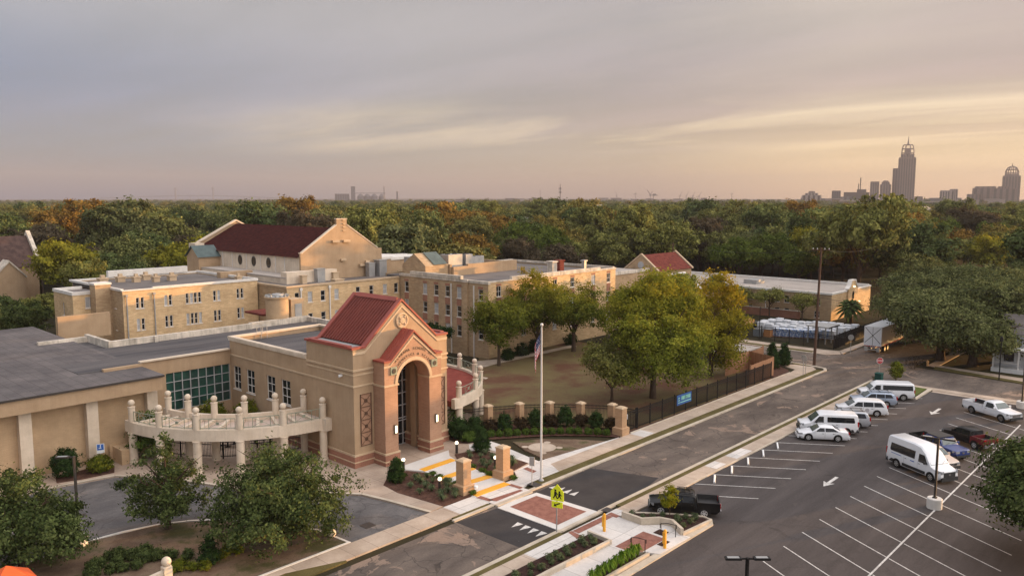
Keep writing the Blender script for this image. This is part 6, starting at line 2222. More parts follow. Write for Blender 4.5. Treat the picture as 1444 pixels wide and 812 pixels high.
m = MB(); plate(m, [(-0.42, 1.95), (0.42, 1.95), (0.42, 2.40), (-0.42, 2.40)], 0.02, 0.05); ap = m.build('arrow_plate', M_fluo, sg)
m = MB()
plate(m, [(-0.26, 2.04), (-0.02, 2.06), (-0.08, 2.13), (0.24, 2.27), (0.19, 2.34), (-0.13, 2.20), (-0.19, 2.27)], 0.052, 0.06)
m.build('arrow', M_black, ap)


def octagon_sign(name, label, x, y, face, h=2.2, front=True, hid=False):
    t = thing(name, label, 'sign', (x, y, 0.1))
    m = MB(); m.tube((x, y, 0.1), (x, y, h + 0.4), 0.035, n=6); m.build('post', M_galv, t)
    d = Vector((math.cos(face), math.sin(face), 0)); e = Vector((-d.y, d.x, 0))
    P = lambda a, z, k: tuple(Vector((x, y, z)) + e * a + d * k)
    r = 0.42
    oc = [(r / math.cos(R(22.5)) * math.cos(R(22.5 + 45 * i)), r / math.cos(R(22.5)) * math.sin(R(22.5 + 45 * i))) for i in range(8)]
    m = MB()
    m.add([P(a, h + b, 0.045) for a, b in oc] + [P(a, h + b, 0.06) for a, b in oc], [tuple(range(8)), tuple(range(15, 7, -1))] + [(i, (i + 1) % 8, 8 + (i + 1) % 8, 8 + i) for i in range(8)])
    pl = m.build('plate', [M_galv], t)
    m = MB(); m.add([P(a * .97, h + b * .97, 0.064) for a, b in oc], [tuple(range(8))]); m.build('white_border', M_white, pl)
    m = MB(); m.add([P(a * .9, h + b * .9, 0.067) for a, b in oc], [tuple(range(8))]); m.build('red_face', mat('sign_red', (0.42, 0.02, 0.03), None, rough=0.5), pl)
    vs, fs = letters('STOP', 0.34)
    m = MB(); m.add([P(v[0], h - 0.12 + v[1], 0.071) for v in vs], fs); m.build('lettering', M_white, pl)
    return t


octagon_sign('stop_sign', 'red octagonal stop sign facing the street beside the passenger van', 108.9, 34.5, math.atan2(-0.62, -0.78), 2.55)
octagon_sign('stop_sign', 'grey back of a stop sign on the sidewalk near the utility pole', 104.2, 42.75, 0.0, 2.45)
octagon_sign('stop_sign', 'pale back of a stop sign across the side street by the pallet yard corner', 123.9, 43.6, 0.6, 2.6)
t = thing('signpost', 'thin bare metal signpost next to the grey backed stop sign', 'post', (104.9, 42.7, 0.1))
m = MB(); m.tube((104.9, 42.7, 0.1), (104.9, 42.7, 2.5), 0.035, n=6); m.build('post', M_galv, t)
m = MB(); m.box(104.85, 104.87, 42.55, 42.85, 1.9, 2.5); m.build('plate', M_galv, t)
t = thing('curb_sign', 'thin grey sign seen edge on beside the flagpole and storm drain', 'sign', (48.4, 42.4, 0.12))
m = MB(); m.tube((48.4, 42.4, 0.12), (48.4, 42.4, 2.5), 0.03, n=6); m.build('post', M_galv, t)
m = MB(); m.obox((48.4, 42.4, 2.15), (0.06, 0.45, 0.75), R(20)); m.build('plate', M_grey, t)
for (x, y), w in (((18.95, 75.9), 'blue disabled parking sign on the hall wall at the far left'), ((25.6, 73.7), 'blue disabled parking sign in front of the hall pilaster beside the golden shrub')):
    t = thing('parking_sign', w, 'sign', (x, y - 0.6, 0.15))
    y -= 0.6
    m = MB(); m.tube((x, y, 0.15), (x, y, 2.2), 0.03, n=6); m.build('post', M_galv, t)
    m = MB(); m.obox((x, y - 0.05, 1.95), (0.62, 0.03, 0.85), R(-25)); m.build('plate', M_white, t)
    m = MB(); m.obox((x - 0.01, y - 0.075, 2.08), (0.52, 0.012, 0.52), R(-25)); bl = m.build('blue_panel', M_bluesign, t)
    m = MB()
    for a, z, w_, h_ in ((0.02, 2.26, 0.07, 0.07), (0.0, 2.14, 0.06, 0.16), (-0.03, 2.0, 0.22, 0.05), (0.08, 1.93, 0.05, 0.12)):
        m.obox((x - 0.015 + a, y - 0.088, z), (w_, 0.008, h_), R(-25))
    m.build('symbol', M_white, bl)


def lot_lamp(label, x, y, h, base, arms, r=0.55, rot=0.0, dark=M_bronze):
    t = thing('lot_lamp', label, 'lamp', (x, y, 0))
    if base:
        m = MB(); m.lathe([(r, 0), (r, base - 0.05), (r - 0.05, base)], (x, y, 0), 22); m.build('concrete_base', M_whitecap, t, smooth=40)
    m = MB()
    m.box(x - 0.075, x + 0.075, y - 0.075, y + 0.075, base, h)
    m.box(x - 0.15, x + 0.15, y - 0.15, y + 0.15, base, base + 0.08)
    m.build('pole', dark, t)
    for k, (ax, ay) in enumerate(arms):
        m = MB()
        a = math.atan2(ay, ax)
        m.obox((x + ax * 0.22, y + ay * 0.22, h - 0.06), (0.35, 0.07, 0.08), a)
        m.obox((x + ax * 0.75, y + ay * 0.75, h - 0.04), (0.85, 0.34, 0.11), a)
        hd = m.build('lamp_head', dark, t)
        m = MB(); m.obox((x + ax * 0.75, y + ay * 0.75, h + 0.022), (0.62, 0.22, 0.012), a); m.build('cooling_plate', M_grey, hd)
    return t


lot_lamp('dark square lamp pole on a round white concrete base beside the tall white van', 66.1, 16.35, 5.6, 0.82, [(-0.2, 0.98), (0.2, -0.98)])
lot_lamp('dark lamp pole on a round concrete base at the right edge near the white pickup', 105.1, 17.6, 8.0, 0.8, [(-1, 0), (1, 0)])
lot_lamp('double headed lamp pole rising from the bottom edge of the parking lot', 37.9, 18.1, 5.15, 0.0, [(-0.68, 0.74), (0.68, -0.74)], dark=M_black)
lot_lamp('dark lamp pole on a round concrete base beside the school drive at left', 18.54, 57.85, 6.4, 0.75, [(-0.75, 0.66)])
t = thing('street_lamp', 'slim dark lamp post on the verge in front of the white porch house', 'lamp', (117.6, 22.7, 0.1))
m = MB(); m.tube((119.0, 22.7, 0.1), (119.0, 22.7, 5.2), 0.08, 0.05, 8); m.build('pole', M_black, t)
m = MB(); m.lathe([(0.12, 5.2), (0.22, 5.3), (0.18, 5.75), (0.05, 5.9)], (119.0, 22.7, 0), 10); m.build('lantern', M_black, t)

for (x, y, z), w in (((43.25, 52.85, .2), 'lit bollard beside the conical shrub left of the steps'), ((49.75, 52.95, .2), 'lit bollard at the head of the steps near the porch'), ((42.2, 46.95, .2), 'lit bollard in the planting bed behind the left gate post'), ((49.15, 47.35, .2), 'lit bollard partly hidden behind the right gate post')):
    t = thing('lit_bollard', w, 'bollard', (x, y, z))
    m = MB(); m.lathe([(0.13, z), (0.13, z + 0.85)], (x, y, 0), 12); m.build('shaft', M_bronze, t, smooth=40)
    m = MB(); m.ball((x, y, z + 0.97), 0.17, 12); m.build('globe', M_globe, t, smooth=60)
for (x, y), w in (((44.95, 32.45), 'yellow bollard on the pale paving beside the crossing'), ((45.5, 27.75), 'yellow bollard at the parking lot kerb by the handrails')):
    t = thing('yellow_bollard', w, 'bollard', (x, y, 0.13))
    m = MB(); m.lathe([(0.11, 0.13), (0.11, 1.38), (0.06, 1.45)], (x, y, 0), 12); m.build('post', M_yellow, t, smooth=40)
    m = MB(); m.box(x - 0.16, x - 0.11, y - 0.1, y + 0.1, 0.5, 1.3); m.build('plate', M_yellow, t)
for (x0, y0, x1, y1), w in (((43.75, 29.3, 44.05, 28.4), 'dark metal handrail beside the spiky green planting'), ((47.15, 29.1, 47.55, 28.15), 'dark metal handrail beside the concrete planter wall')):
    t = thing('handrail', w, 'handrail', (x0, y0, 0.13))
    m = MB()
    m.path([(x0, y0, 0.13), (x0, y0, 1.0), ((x0 + x1) / 2, (y0 + y1) / 2, 1.05), (x1, y1, 1.0), (x1, y1, 0.13)], 0.03, 6)
    m.path([(x0 - .12, y0, 0.7), (x0 - .12, y0, 0.97), (x0, y0, 1.0)], 0.025, 6); m.path([(x1 + .12, y1, 0.7), (x1 + .12, y1, 0.97), (x1, y1, 1.0)], 0.025, 6)
    m.build('rail', M_black, t)

# wheel stops
ws = None
n_ = 0
for k in range(0, 5):
    cx_, cy_ = 60.2 + 3.1 * k, 31.98
    m = MB()
    if ws is None:
        ws = thing('wheel_stop', 'white concrete wheel stop at the head of an empty parking bay', 'wheel stop', (0, 0, 0), 'white wheel stops')
        m.extx([(-0.09, 0.0), (0.09, 0.0), (0.06, 0.13), (-0.06, 0.13)], -0.92, 0.92)
        m.build('block', M_white, ws)
        ws.location = (cx_, cy_, 0.013); ws.rotation_euler = (0, 0, math.atan2(0.88, 1.71))
    else:
        dup(ws, (cx_, cy_, 0.013), math.atan2(0.88, 1.71))

# utility pole at the junction
up = thing('utility_pole', 'tall dark wooden utility pole with crossarms at the street corner', 'utility pole', (112.0, 44.4, 0.1))
m = MB(); m.tube((112.0, 44.4, 0), (112.25, 44.2, 16.9), 0.21, 0.13, 10); m.build('pole', M_polewood, up, smooth=40)
m = MB()
m.obox((112.2, 44.2, 16.55), (0.12, 2.4, 0.12), R(20)); m.obox((112.2, 44.2, 13.7), (0.1, 0.7, 0.1), R(20))
m.build('crossarm', M_polewood, up)
m = MB()
for k in (-1.05, -0.5, 0.5, 1.05):
    m.lathe([(0.05, 0), (0.07, 0.1), (0.03, 0.22)], (112.2 - k * math.sin(R(20)), 44.2 + k * math.cos(R(20)), 16.62), 8)
m.build('insulators', M_whitecap, up)


def far_pole(label, x, y, h, arm=2.0):
    t = thing('utility_pole', label, 'utility pole', (x, y, 0))
    m = MB(); m.tube((x, y, 0), (x, y, h), 0.2, 0.13, 8); m.build('pole', M_polewood, t)
    m = MB(); m.obox((x, y, h - 0.4), (0.12, arm, 0.14), R(25)); m.build('crossarm', M_polewood, t)
    return t


def wire(label, pts, sag=0.6, r=0.022):
    m = MB()
    allp = []
    for a, b in zip(pts[:-1], pts[1:]):
        for k in range(9):
            t = k / 8
            p = Vector(a).lerp(Vector(b), t); p.z -= sag * 4 * t * (1 - t)
            if not allp or (p - Vector(allp[-1])).length > 0.01:
                allp.append(tuple(p))
    m.path(allp, r, 4)
    return tag(m.build('power_line', M_black, loc=tuple(pts[0])), label, 'power line', 'overhead power lines')


# pallet yard: steel frame, stacked wrapped goods
gz = thing('yard_canopy', 'open steel shelter with a dark flat roof inside the pallet yard', 'shelter', (131, 50.4, 0))
m = MB()
for x, y in ((129.3, 52.5), (129.3, 49.6), (131.3, 49.4), (133.2, 49.2), (133.2, 52.4)):
    m.box(x - 0.08, x + 0.08, y - 0.08, y + 0.08, 0, 2.75)
m.build('posts', M_grey, gz)
m = MB(); m.box(129.0, 133.5, 49.0, 52.8, 2.75, 2.9); m.build('roof', M_grey, gz)
m = MB()
for k in range(10):
    m.box(129.0 + k * 0.48, 129.1 + k * 0.48, 48.85, 48.998, 2.7, 2.85)
m.build('rafter_tails', M_black, gz)
P_wrap = mat('white_shrink_wrap', (0.52, 0.54, 0.58), (0.66, 0.67, 0.69), 1.3, 0.35, fine=0.1)
P_wrapb = mat('blue_printed_wrap', (0.10, 0.20, 0.44), (0.62, 0.66, 0.72), 2.2, 0.35, lo=0.42, hi=0.55)
tpl = {}
for nm, pm_, hh, lab in (('white', P_wrap, 1.9, 'tall pallet of white shrink wrapped goods in the fenced yard'), ('blue', P_wrapb, 1.45, 'pallet of blue and white wrapped goods in the front row of the yard')):
    t = thing('wrapped_pallet', lab, 'pallet', (0, 0, 0), 'wrapped pallets in the yard')
    m = MB()
    m.box(-0.55, 0.55, -0.6, 0.6, 0.16, hh)
    m.add([(-0.55, -0.6, hh), (0.55, -0.6, hh), (0.55, 0.6, hh), (-0.55, 0.6, hh), (-0.42, -0.45, hh + 0.09), (0.42, -0.45, hh + 0.09), (0.42, 0.45, hh + 0.09), (-0.42, 0.45, hh + 0.09)], ((0, 1, 5, 4), (1, 2, 6, 5), (2, 3, 7, 6), (3, 0, 4, 7), (4, 5, 6, 7)))
    m.build('wrapped_load', pm_, t)
    m = MB()
    for y in (-0.5, 0, 0.5):
        m.box(-0.58, 0.58, y - 0.06, y + 0.06, 0.0, 0.10)
    m.box(-0.6, 0.6, -0.62, 0.62, 0.10, 0.155)
    m.build('pallet', M_wood, t)
    tpl[nm] = t
random.seed(11)
firstw, firstb = True, True
for i in range(8):
    x, y = 131.2 + i * 0.45, 58.6 - i * 1.02
    if firstb:
        tpl['blue'].location = (x, y, 0.0); firstb = False
    else:
        dup(tpl['blue'], (x, y, 0.0), random.uniform(-.06, .06), sc=(1, 1, random.uniform(.93, 1.05)))
for row, (x0, y0, n, hz_) in enumerate(((133.4, 62.5, 10, .88), (135.6, 63, 11, .92), (137.8, 64, 12, .92), (140.0, 65, 13, .9))):
    for i in range(n):
        if random.random() < 0.10:
            continue
        x, y = x0 + random.uniform(-.15, .15) + i * 0.12, y0 - i * 1.32
        if firstw:
            tpl['white'].location = (x, y, 0.0); firstw = False
        else:
            dup(tpl['white'], (x, y, 0.0), random.uniform(-.08, .08), sc=(1, 1, hz_ * random.uniform(.85, 1.12)))
t = thing('flatbed_trailer', 'small flatbed trailer with orange goods at the left end of the pallet yard', 'trailer', (136, 66, 0))
m = MB(); m.box(132, 139.5, 65.6, 67.6, 0.75, 0.95); m.build('bed', M_clad, t)
m = MB(); m.box(132.6, 137.5, 65.9, 67.3, 0.95, 1.55); m.build('orange_load', mat('orange_goods', (0.50, 0.20, 0.07), (0.62, 0.42, 0.25), 1.2), t)
for x in (133.5, 137.5):
    m = MB(); m.lathe([(0.42, 0), (0.42, 0.25)], (x, 65.5, 0.42), 12, axis='Y'); m.build('wheel', M_rubber, t)
for (x, y), c, w in (((129.6, 61.4), (0.22, 0.25, 0.27), 'grey crate at the left end of the blue wrapped pallets'), ((130.2, 59.8), (0.50, 0.22, 0.08), 'orange crate at the left end of the blue wrapped pallets')):
    t = thing('yard_crate', w, 'crate', (x, y, 0))
    m = MB(); m.box(x - .6, x + .6, y - .6, y + .6, 0, 1.25); m.build('crate_body', mat('crate_%d' % int(c[0] * 100), c), t)
    m = MB(); m.box(x - .64, x + .64, y - .64, y + .64, 1.25, 1.33); m.build('lid', M_grey, t)
t = thing('red_brick_wall', 'low dark red brick wall behind the stacked pallets', 'wall', (153.2, 72, 0))
m = MB(); m.box(152.9, 153.3, 64, 84, 0, 1.5); m.build('wall', M_redband, t)
m = MB(); m.box(152.85, 153.35, 63.9, 84.1, 1.5, 1.6); m.build('coping', M_coping, t)
t = thing('white_pole', 'slim white pole in front of the long brick building', 'pole', (153.9, 71.5, 0))
m = MB(); m.tube((153.9, 71.5, 0), (153.9, 71.5, 5.4), 0.07, n=8); m.build('pole', M_white, t)
t = thing('dark_pole', 'thin black pole at the left corner of the pallet yard', 'pole', (126.3, 59.6, 0))
m = MB(); m.tube((126.3, 59.6, 0), (126.3, 59.6, 5.6), 0.07, n=8); m.build('pole', M_black, t)

# fire hydrant on the far verge
t = thing('fire_hydrant', 'small pale fire hydrant on the verge under the oak', 'hydrant', (122.1, 32.2, 0.1))
m = MB(); m.lathe([(0.2, 0.1), (0.2, 0.16), (0.14, 0.18), (0.14, 0.6), (0.19, 0.62), (0.17, 0.74), (0.06, 0.86), (0.05, 0.93)], (122.1, 32.2, 0), 12); m.tube((121.8, 32.2, 0.48), (122.4, 32.2, 0.48), 0.08, n=8)
m.build('body', mat('hydrant_paint', (0.50, 0.30, 0.14)), t, smooth=40)
t = thing('green_bin', 'small green utility cabinet on the verge behind the passenger van', 'cabinet', (107.6, 34.0, 0.1))
m = MB(); m.box(106.9, 107.8, 33.6, 34.4, 0.1, 1.15); m.build('body', mat('cabinet_green', (0.02, 0.07, 0.06)), t)
m = MB(); m.box(106.85, 107.85, 33.55, 34.45, 1.15, 1.22); m.build('lid', mat('cabinet_green', (0.02, 0.07, 0.06)), t)

# patio tables and closed parasols under the colonnade
for (x, y), w in (((36.2, 70.6), 'black patio table on the patio, left of the closed parasol'), ((38.9, 68.6), 'black patio table with a closed parasol near the tower')):
    t = thing('patio_table', w, 'table', (x, y, 0.15))
    m = MB(); m.lathe([(0.6, 0.85), (0.6, 0.9)], (x, y, 0), 18); m.build('table_top', M_black, t)
    m = MB(); m.lathe([(0.3, 0.15), (0.05, 0.2), (0.05, 0.85)], (x, y, 0), 10); m.build('pedestal', M_black, t)
    for k in range(4):
        a = k * math.pi / 2 + 0.4
        cx_, cy_ = x + 1.0 * math.cos(a), y + 1.0 * math.sin(a)
        m = MB(); m.obox((cx_, cy_, 0.58), (0.42, 0.42, 0.05), a); m.obox((cx_ + .2 * math.cos(a), cy_ + .2 * math.sin(a), 0.85), (0.05, 0.42, 0.5), a); m.obox((cx_, cy_, 0.36), (0.08, 0.08, 0.42), a)
        m.build('seat', M_black, t)
t = thing('patio_parasol', 'closed black parasol standing on the patio under the colonnade', 'parasol', (37.6, 69.6, 0.15))
m = MB(); m.tube((37.6, 69.6, 0.15), (37.6, 69.6, 2.6), 0.03, n=6); m.build('pole', M_black, t)
m = MB(); m.lathe([(0.16, 1.2), (0.22, 1.4), (0.12, 2.2), (0.03, 2.6)], (37.6, 69.6, 0), 10); m.build('canopy', M_clad, t)
m = MB(); m.lathe([(0.35, 0.15), (0.35, 0.22), (0.06, 0.25)], (37.6, 69.6, 0), 12); m.build('base', M_black, t)

# cream garden wall end with ball finials at the bottom edge, orange canopy tip, ball on the lawn
t = thing('garden_wall', 'cream curved garden wall with a ball finial at the bottom edge of the lawn', 'wall', (19.8, 47.1, 0.1))
m = MB()
m.box(19.65, 20.15, 46.9, 47.4, 0.1, 1.55)
m.prism([(19.7, 47.0), (19.7, 47.3), (17.2, 47.9), (17.2, 47.6)], 0.1, [1.35, 1.35, 0.75, 0.75])
m.prism([(17.2, 47.6), (17.2, 47.9), (14.5, 47.9), (14.5, 47.6)], 0.1, 0.75)
m.build('wall', M_cream, t)
m = MB(); m.ball((19.9, 47.15, 1.86), 0.30, 14); m.lathe([(0.3, 1.55), (0.18, 1.62)], (19.9, 47.15, 0), 14); m.build('ball_finial', M_cream, t, smooth=60)
m = MB(); m.ball((17.0, 47.7, 0.95), 0.30, 12); m.build('ball_finial', M_cream, t, smooth=60)
TX_, TY_ = 12.2, 50.1
t = thing('canopy_tent', 'orange red pyramid canopy tent with its tip at the bottom left corner', 'tent', (TX_, TY_, 0))
m = MB()
s_ = 1.5
m.add([(TX_ - s_, TY_ - s_, 2.2), (TX_ + s_, TY_ - s_, 2.2), (TX_ + s_, TY_ + s_, 2.2), (TX_ - s_, TY_ + s_, 2.2), (TX_, TY_, 3.35)], ((0, 1, 4), (1, 2, 4), (2, 3, 4), (3, 0, 4)))
m.build('canopy', mat('orange_canvas', (0.62, 0.11, 0.035), None, rough=0.8), t)
m = MB()
for a in (-1, 1):
    for b in (-1, 1):
        m.tube((TX_ + a * 1.45, TY_ + b * 1.45, 0), (TX_ + a * 1.45, TY_ + b * 1.45, 2.2), 0.03, n=6)
m.build('legs', M_galv, t)
m = MB(); m.ball((31.15, 46.1, 0.36), 0.3, 14)
tag(m.build('stone_ball', M_cream, smooth=60, loc=(31.15, 46.1, 0.1)), 'cream stone ball on the lawn corner by the drive', 'ornament')
# ================================================================== SKYLINE
M_far = mat('far_masonry', (0.20, 0.155, 0.135), (0.24, 0.19, 0.165), 0.02, 0.9)
M_fardark = mat('far_glass', (0.085, 0.065, 0.06), None, rough=0.5)
M_farpale = mat('far_pale', (0.36, 0.30, 0.27), None, rough=0.9)
M_fargrey = mat('far_grey', (0.16, 0.15, 0.155), None, rough=0.9)
YAW = R(42.7)


def tower_block(t, x, y, w, d, z0, z1, rot, mt, name='block', bands=0):
    m = MB(); m.obox((x, y, (z0 + z1) / 2), (d, w, z1 - z0), rot); b = m.build(name, mt, t)
    if bands:
        m = MB()
        for k in range(bands):
            a = -w / 2 + w * (k + 0.5) / bands
            for s in (-1, 1):
                c = Vector((x, y, 0)) + Matrix.Rotation(rot, 3, 'Z') @ Vector((s * d / 2, a, 0))
                m.obox((c.x, c.y, (z0 + z1) / 2), (1.0, w / bands * 0.45, (z1 - z0) * 0.94), rot)
        for k in range(bands):
            a = -d / 2 + d * (k + 0.5) / bands
            for s in (-1, 1):
                c = Vector((x, y, 0)) + Matrix.Rotation(rot, 3, 'Z') @ Vector((a, s * w / 2, 0))
                m.obox((c.x, c.y, (z0 + z1) / 2), (d / bands * 0.45, 1.0, (z1 - z0) * 0.94), rot)
        m.build('window_bands', M_fardark, b)
    return b


ra = R(16)
t = thing('skyscraper', 'tallest tower on the skyline, stepped with an open lattice crown and spire', 'skyscraper', (2900, 865, 0))
x, y = 2905, 866
tower_block(t, x, y, 52, 44, 0, 155, ra, M_far, 'shaft', 7)
tower_block(t, x, y, 40, 34, 155, 166, ra, M_far, 'upper_shaft', 5)
tower_block(t, x + 5, y + 30, 30, 30, 0, 120, ra, M_far, 'shoulder', 4)
m = MB()
for k in range(8):
    a = ra + 2 * math.pi * (k + 0.5) / 8
    pts = [(x + r * math.cos(a), y + r * math.sin(a), z) for r, z in ((20, 160), (19.5, 178), (17, 192), (13, 198))]
    m.path(pts, 1.7, 5)
for z, r in ((170, 20), (184, 18.4), (197, 13.4)):
    m.path([(x + r * math.cos(2 * math.pi * k / 16), y + r * math.sin(2 * math.pi * k / 16), z) for k in range(17)], 1.3, 5)
tower_block(t, x, y, 20, 20, 166, 184, ra, M_far, 'core')
m.build('lattice_crown', M_far, t)
m = MB(); m.path([(x, y, 196), (x, y, 206), (x, y, 226)], [4.5, 2.2, 0.5], 8); m.build('spire', M_far, t)
t = thing('skyscraper', 'tower at the right edge with an open domed crown and short spire', 'skyscraper', (3045, 585, 0))
x, y = 3050, 586
tower_block(t, x, y, 50, 44, 0, 92, R(11), M_far, 'shaft', 6)
tower_block(t, x, y, 40, 36, 92, 98, R(11), M_far, 'upper_shaft')
m = MB()
for k in range(8):
    a = 2 * math.pi * k / 8
    m.path([(x + r * math.cos(a), y + r * math.sin(a), z) for r, z in ((19, 97), (18, 108), (13, 118), (5, 122))], 1.6, 5)
for z, r in ((101, 19), (112, 16.8)):
    m.path([(x + r * math.cos(2 * math.pi * k / 16), y + r * math.sin(2 * math.pi * k / 16), z) for k in range(17)], 1.2, 5)
m.build('domed_crown', M_far, t)
m = MB(); m.path([(x, y, 119), (x, y, 126), (x, y, 135)], [3.5, 1.6, 0.4], 8); m.build('spire', M_far, t)


def far_block(label, px_list, mt=M_far, name='office_block', bands=4, cat='office block'):
    x, y = px_list[0][:2]
    t = thing(name, label, cat, (x, y, 0))
    for (x, y, w, d, z) in px_list:
        tower_block(t, x, y, w, d, 0, z, math.atan2(y, x), mt, 'block', bands)
    return t


far_block('pale stepped hotel block left of the downtown towers', [(1990, 814, 45, 30, 28), (1992, 815, 30, 24, 33), (1993, 815, 14, 20, 38)], M_farpale)
far_block('small grey block between the pale hotel and the downtown group', [(2440, 923, 24, 24, 42), (2450, 905, 50, 20, 24)], M_fargrey)
far_block('pair of dark stepped blocks with roof masts', [(2570, 930, 34, 28, 38), (2592, 900, 40, 28, 38), (2592, 902, 26, 24, 47), (2588, 905, 2.0, 2, 84), (2592, 912, 1.6, 2, 66)], M_fardark)
far_block('plain dark slab block left of the tallest tower', [(2834, 944, 27, 24, 75)], M_far)
far_block('rounded top block nearest to the tallest tower', [(2856, 916, 33, 24, 66), (2858, 917, 24, 20, 74), (2859, 917, 15, 16, 78)], M_far)
far_block('grey twin block right of the tallest tower', [(2560, 650, 36, 28, 42), (2570, 636, 20, 26, 46), (2555, 655, 26, 24, 40)], M_farpale)
far_block('wide low brown block between the twin block and the domed tower', [(2745, 594, 66, 40, 50), (2746, 594, 54, 30, 55), (2730, 618, 40, 30, 32)], M_far)
far_block('brown block at the right edge of the skyline', [(2700, 535, 60, 30, 48), (2702, 537, 30, 24, 54)], M_far)
far_block('low dark block just right of the tallest tower', [(2650, 752, 22, 24, 25), (2640, 735, 55, 20, 18)], M_far)
# low town and port buildings along the horizon
random.seed(21)
for k in range(46):
    ang = YAW - math.atan(((random.uniform(640, 1200) if k < 26 else random.uniform(1080, 1444)) - 722) / 1125.0)
    d = random.uniform(1500, 3300)
    x, y = d * math.cos(ang), d * math.sin(ang)
    w, h = random.uniform(10, 45), random.uniform(9, 15) + d / 600
    t = thing('warehouse', 'low flat roofed building far off along the hazy horizon', 'building', (x, y, 0), 'low buildings along the horizon')
    tower_block(t, x, y, w, 22, 0, h, ang, random.choice((M_farpale, M_far, M_fargrey)), 'walls')
    tower_block(t, x, y, w + 2, 24, h, h + 1.5, ang, M_farpale, 'roof')

# cable bridge, far left
t = thing('cable_stayed_bridge', 'cable stayed road bridge with two slim towers on the horizon at left', 'bridge', (3150, 6540, 0))
ax, ay = 3044.2, 6658.4
bx, by = 3258.3, 6426.4
dv = Vector((bx - ax, by - ay, 0)); L_ = dv.length; dv.normalize()
deck = lambda s: 8 + 26 * math.exp(-((s - L_ / 2) / 620.0) ** 2)
m = MB()
pts = [(ax + dv.x * s, ay + dv.y * s, deck(s)) for s in np.linspace(-700, L_ + 700, 40)]
for a, b in zip(pts[:-1], pts[1:]):
    m.path([a, b], 2.6, 4)
dk = m.build('deck', M_fargrey, t)
m = MB()
for s in np.linspace(-650, L_ + 650, 26):
    if -30 < s < 30 or L_ - 30 < s < L_ + 30:
        continue
    m.tube((ax + dv.x * s, ay + dv.y * s, 0), (ax + dv.x * s, ay + dv.y * s, deck(s)), 2.2, n=5)
m.build('piers', M_fargrey, t)
for (px_, py_, s0) in ((ax, ay, 0), (bx, by, L_)):
    m = MB(); m.tube((px_, py_, 0), (px_, py_, 104), 5.5, 4.0, 6); m.build('tower', M_fargrey, t)
    m = MB()
    for q in (-120, -80, -40, 40, 80, 120):
        m.tube((px_, py_, 98), (ax + dv.x * (s0 + q), ay + dv.y * (s0 + q), deck(s0 + q)), 0.5, n=4)
    m.build('cables', M_fargrey, t)

# grain terminal
def at(px, d):
    a = YAW - math.atan((px - 722) / 1125.0)
    return d * math.cos(a) / math.cos(YAW - a), d * math.sin(a) / math.cos(YAW - a), a


t = thing('grain_terminal', 'grey grain terminal with a tall elevator tower and round bins on the horizon', 'silo', (2125, 2900, 0))
x, y, a = at(484, 3600)
tower_block(t, x, y, 62, 40, 0, 37, a, M_fargrey, 'silo_block', 6)
x, y, a = at(499.5, 3600); tower_block(t, x, y, 19, 20, 0, 70, a, M_fargrey, 'elevator_tower')
for px in (510, 519.5, 529, 540):
    x, y, a = at(px, 3600)
    m = MB(); m.lathe([(15, 0), (15, 26), (8, 34), (2, 37)], (x, y, 0), 14); m.build('round_bin', M_fargrey, t, smooth=40)
m = MB(); x0, y0, _ = at(499, 3590); x1, y1, _ = at(545, 3590); m.tube((x0, y0, 40), (x1, y1, 40), 1.3, n=4); m.build('conveyor', M_fargrey, t)
for px, h, r, w in ((543, 70, 2.6, 'thin stack right of the grain terminal'), (561.5, 48, 5.0, 'stout grey stack standing apart right of the grain terminal')):
    x, y, a = at(px, 3600)
    t = thing('smokestack', w, 'stack', (x, y, 0)); m = MB(); m.tube((x, y, 0), (x, y, h), r, r * .8, 8); m.build('stack', M_fargrey, t)
    m = MB(); m.lathe([(r, h - 2), (r * 1.2, h)], (x, y, 0), 8); m.build('rim', M_farpale, t)
x, y, a = at(789.5, 900)
t = thing('radio_mast', 'slim cell tower mast with antennas standing above the trees near the centre', 'mast', (x, y, 0))
m = MB(); m.tube((x, y, 0), (x, y, 38), 0.5, 0.3, 6); m.build('mast', M_fargrey, t)
m = MB()
for z in (29, 33):
    for k in range(3):
        q = 2 * math.pi * k / 3
        m.obox((x + 1.2 * math.cos(q), y + 1.2 * math.sin(q), z), (0.6, 0.6, 2.4), q)
m.build('antennas', M_fargrey, t)
x, y, a = at(761.5, 2200)
t = thing('radio_mast', 'distant thin lattice mast left of the cell tower', 'mast', (x, y, 0))
m = MB(); m.tube((x, y, 0), (x, y, 44), 0.9, 0.5, 4); m.build('mast', M_fargrey, t)
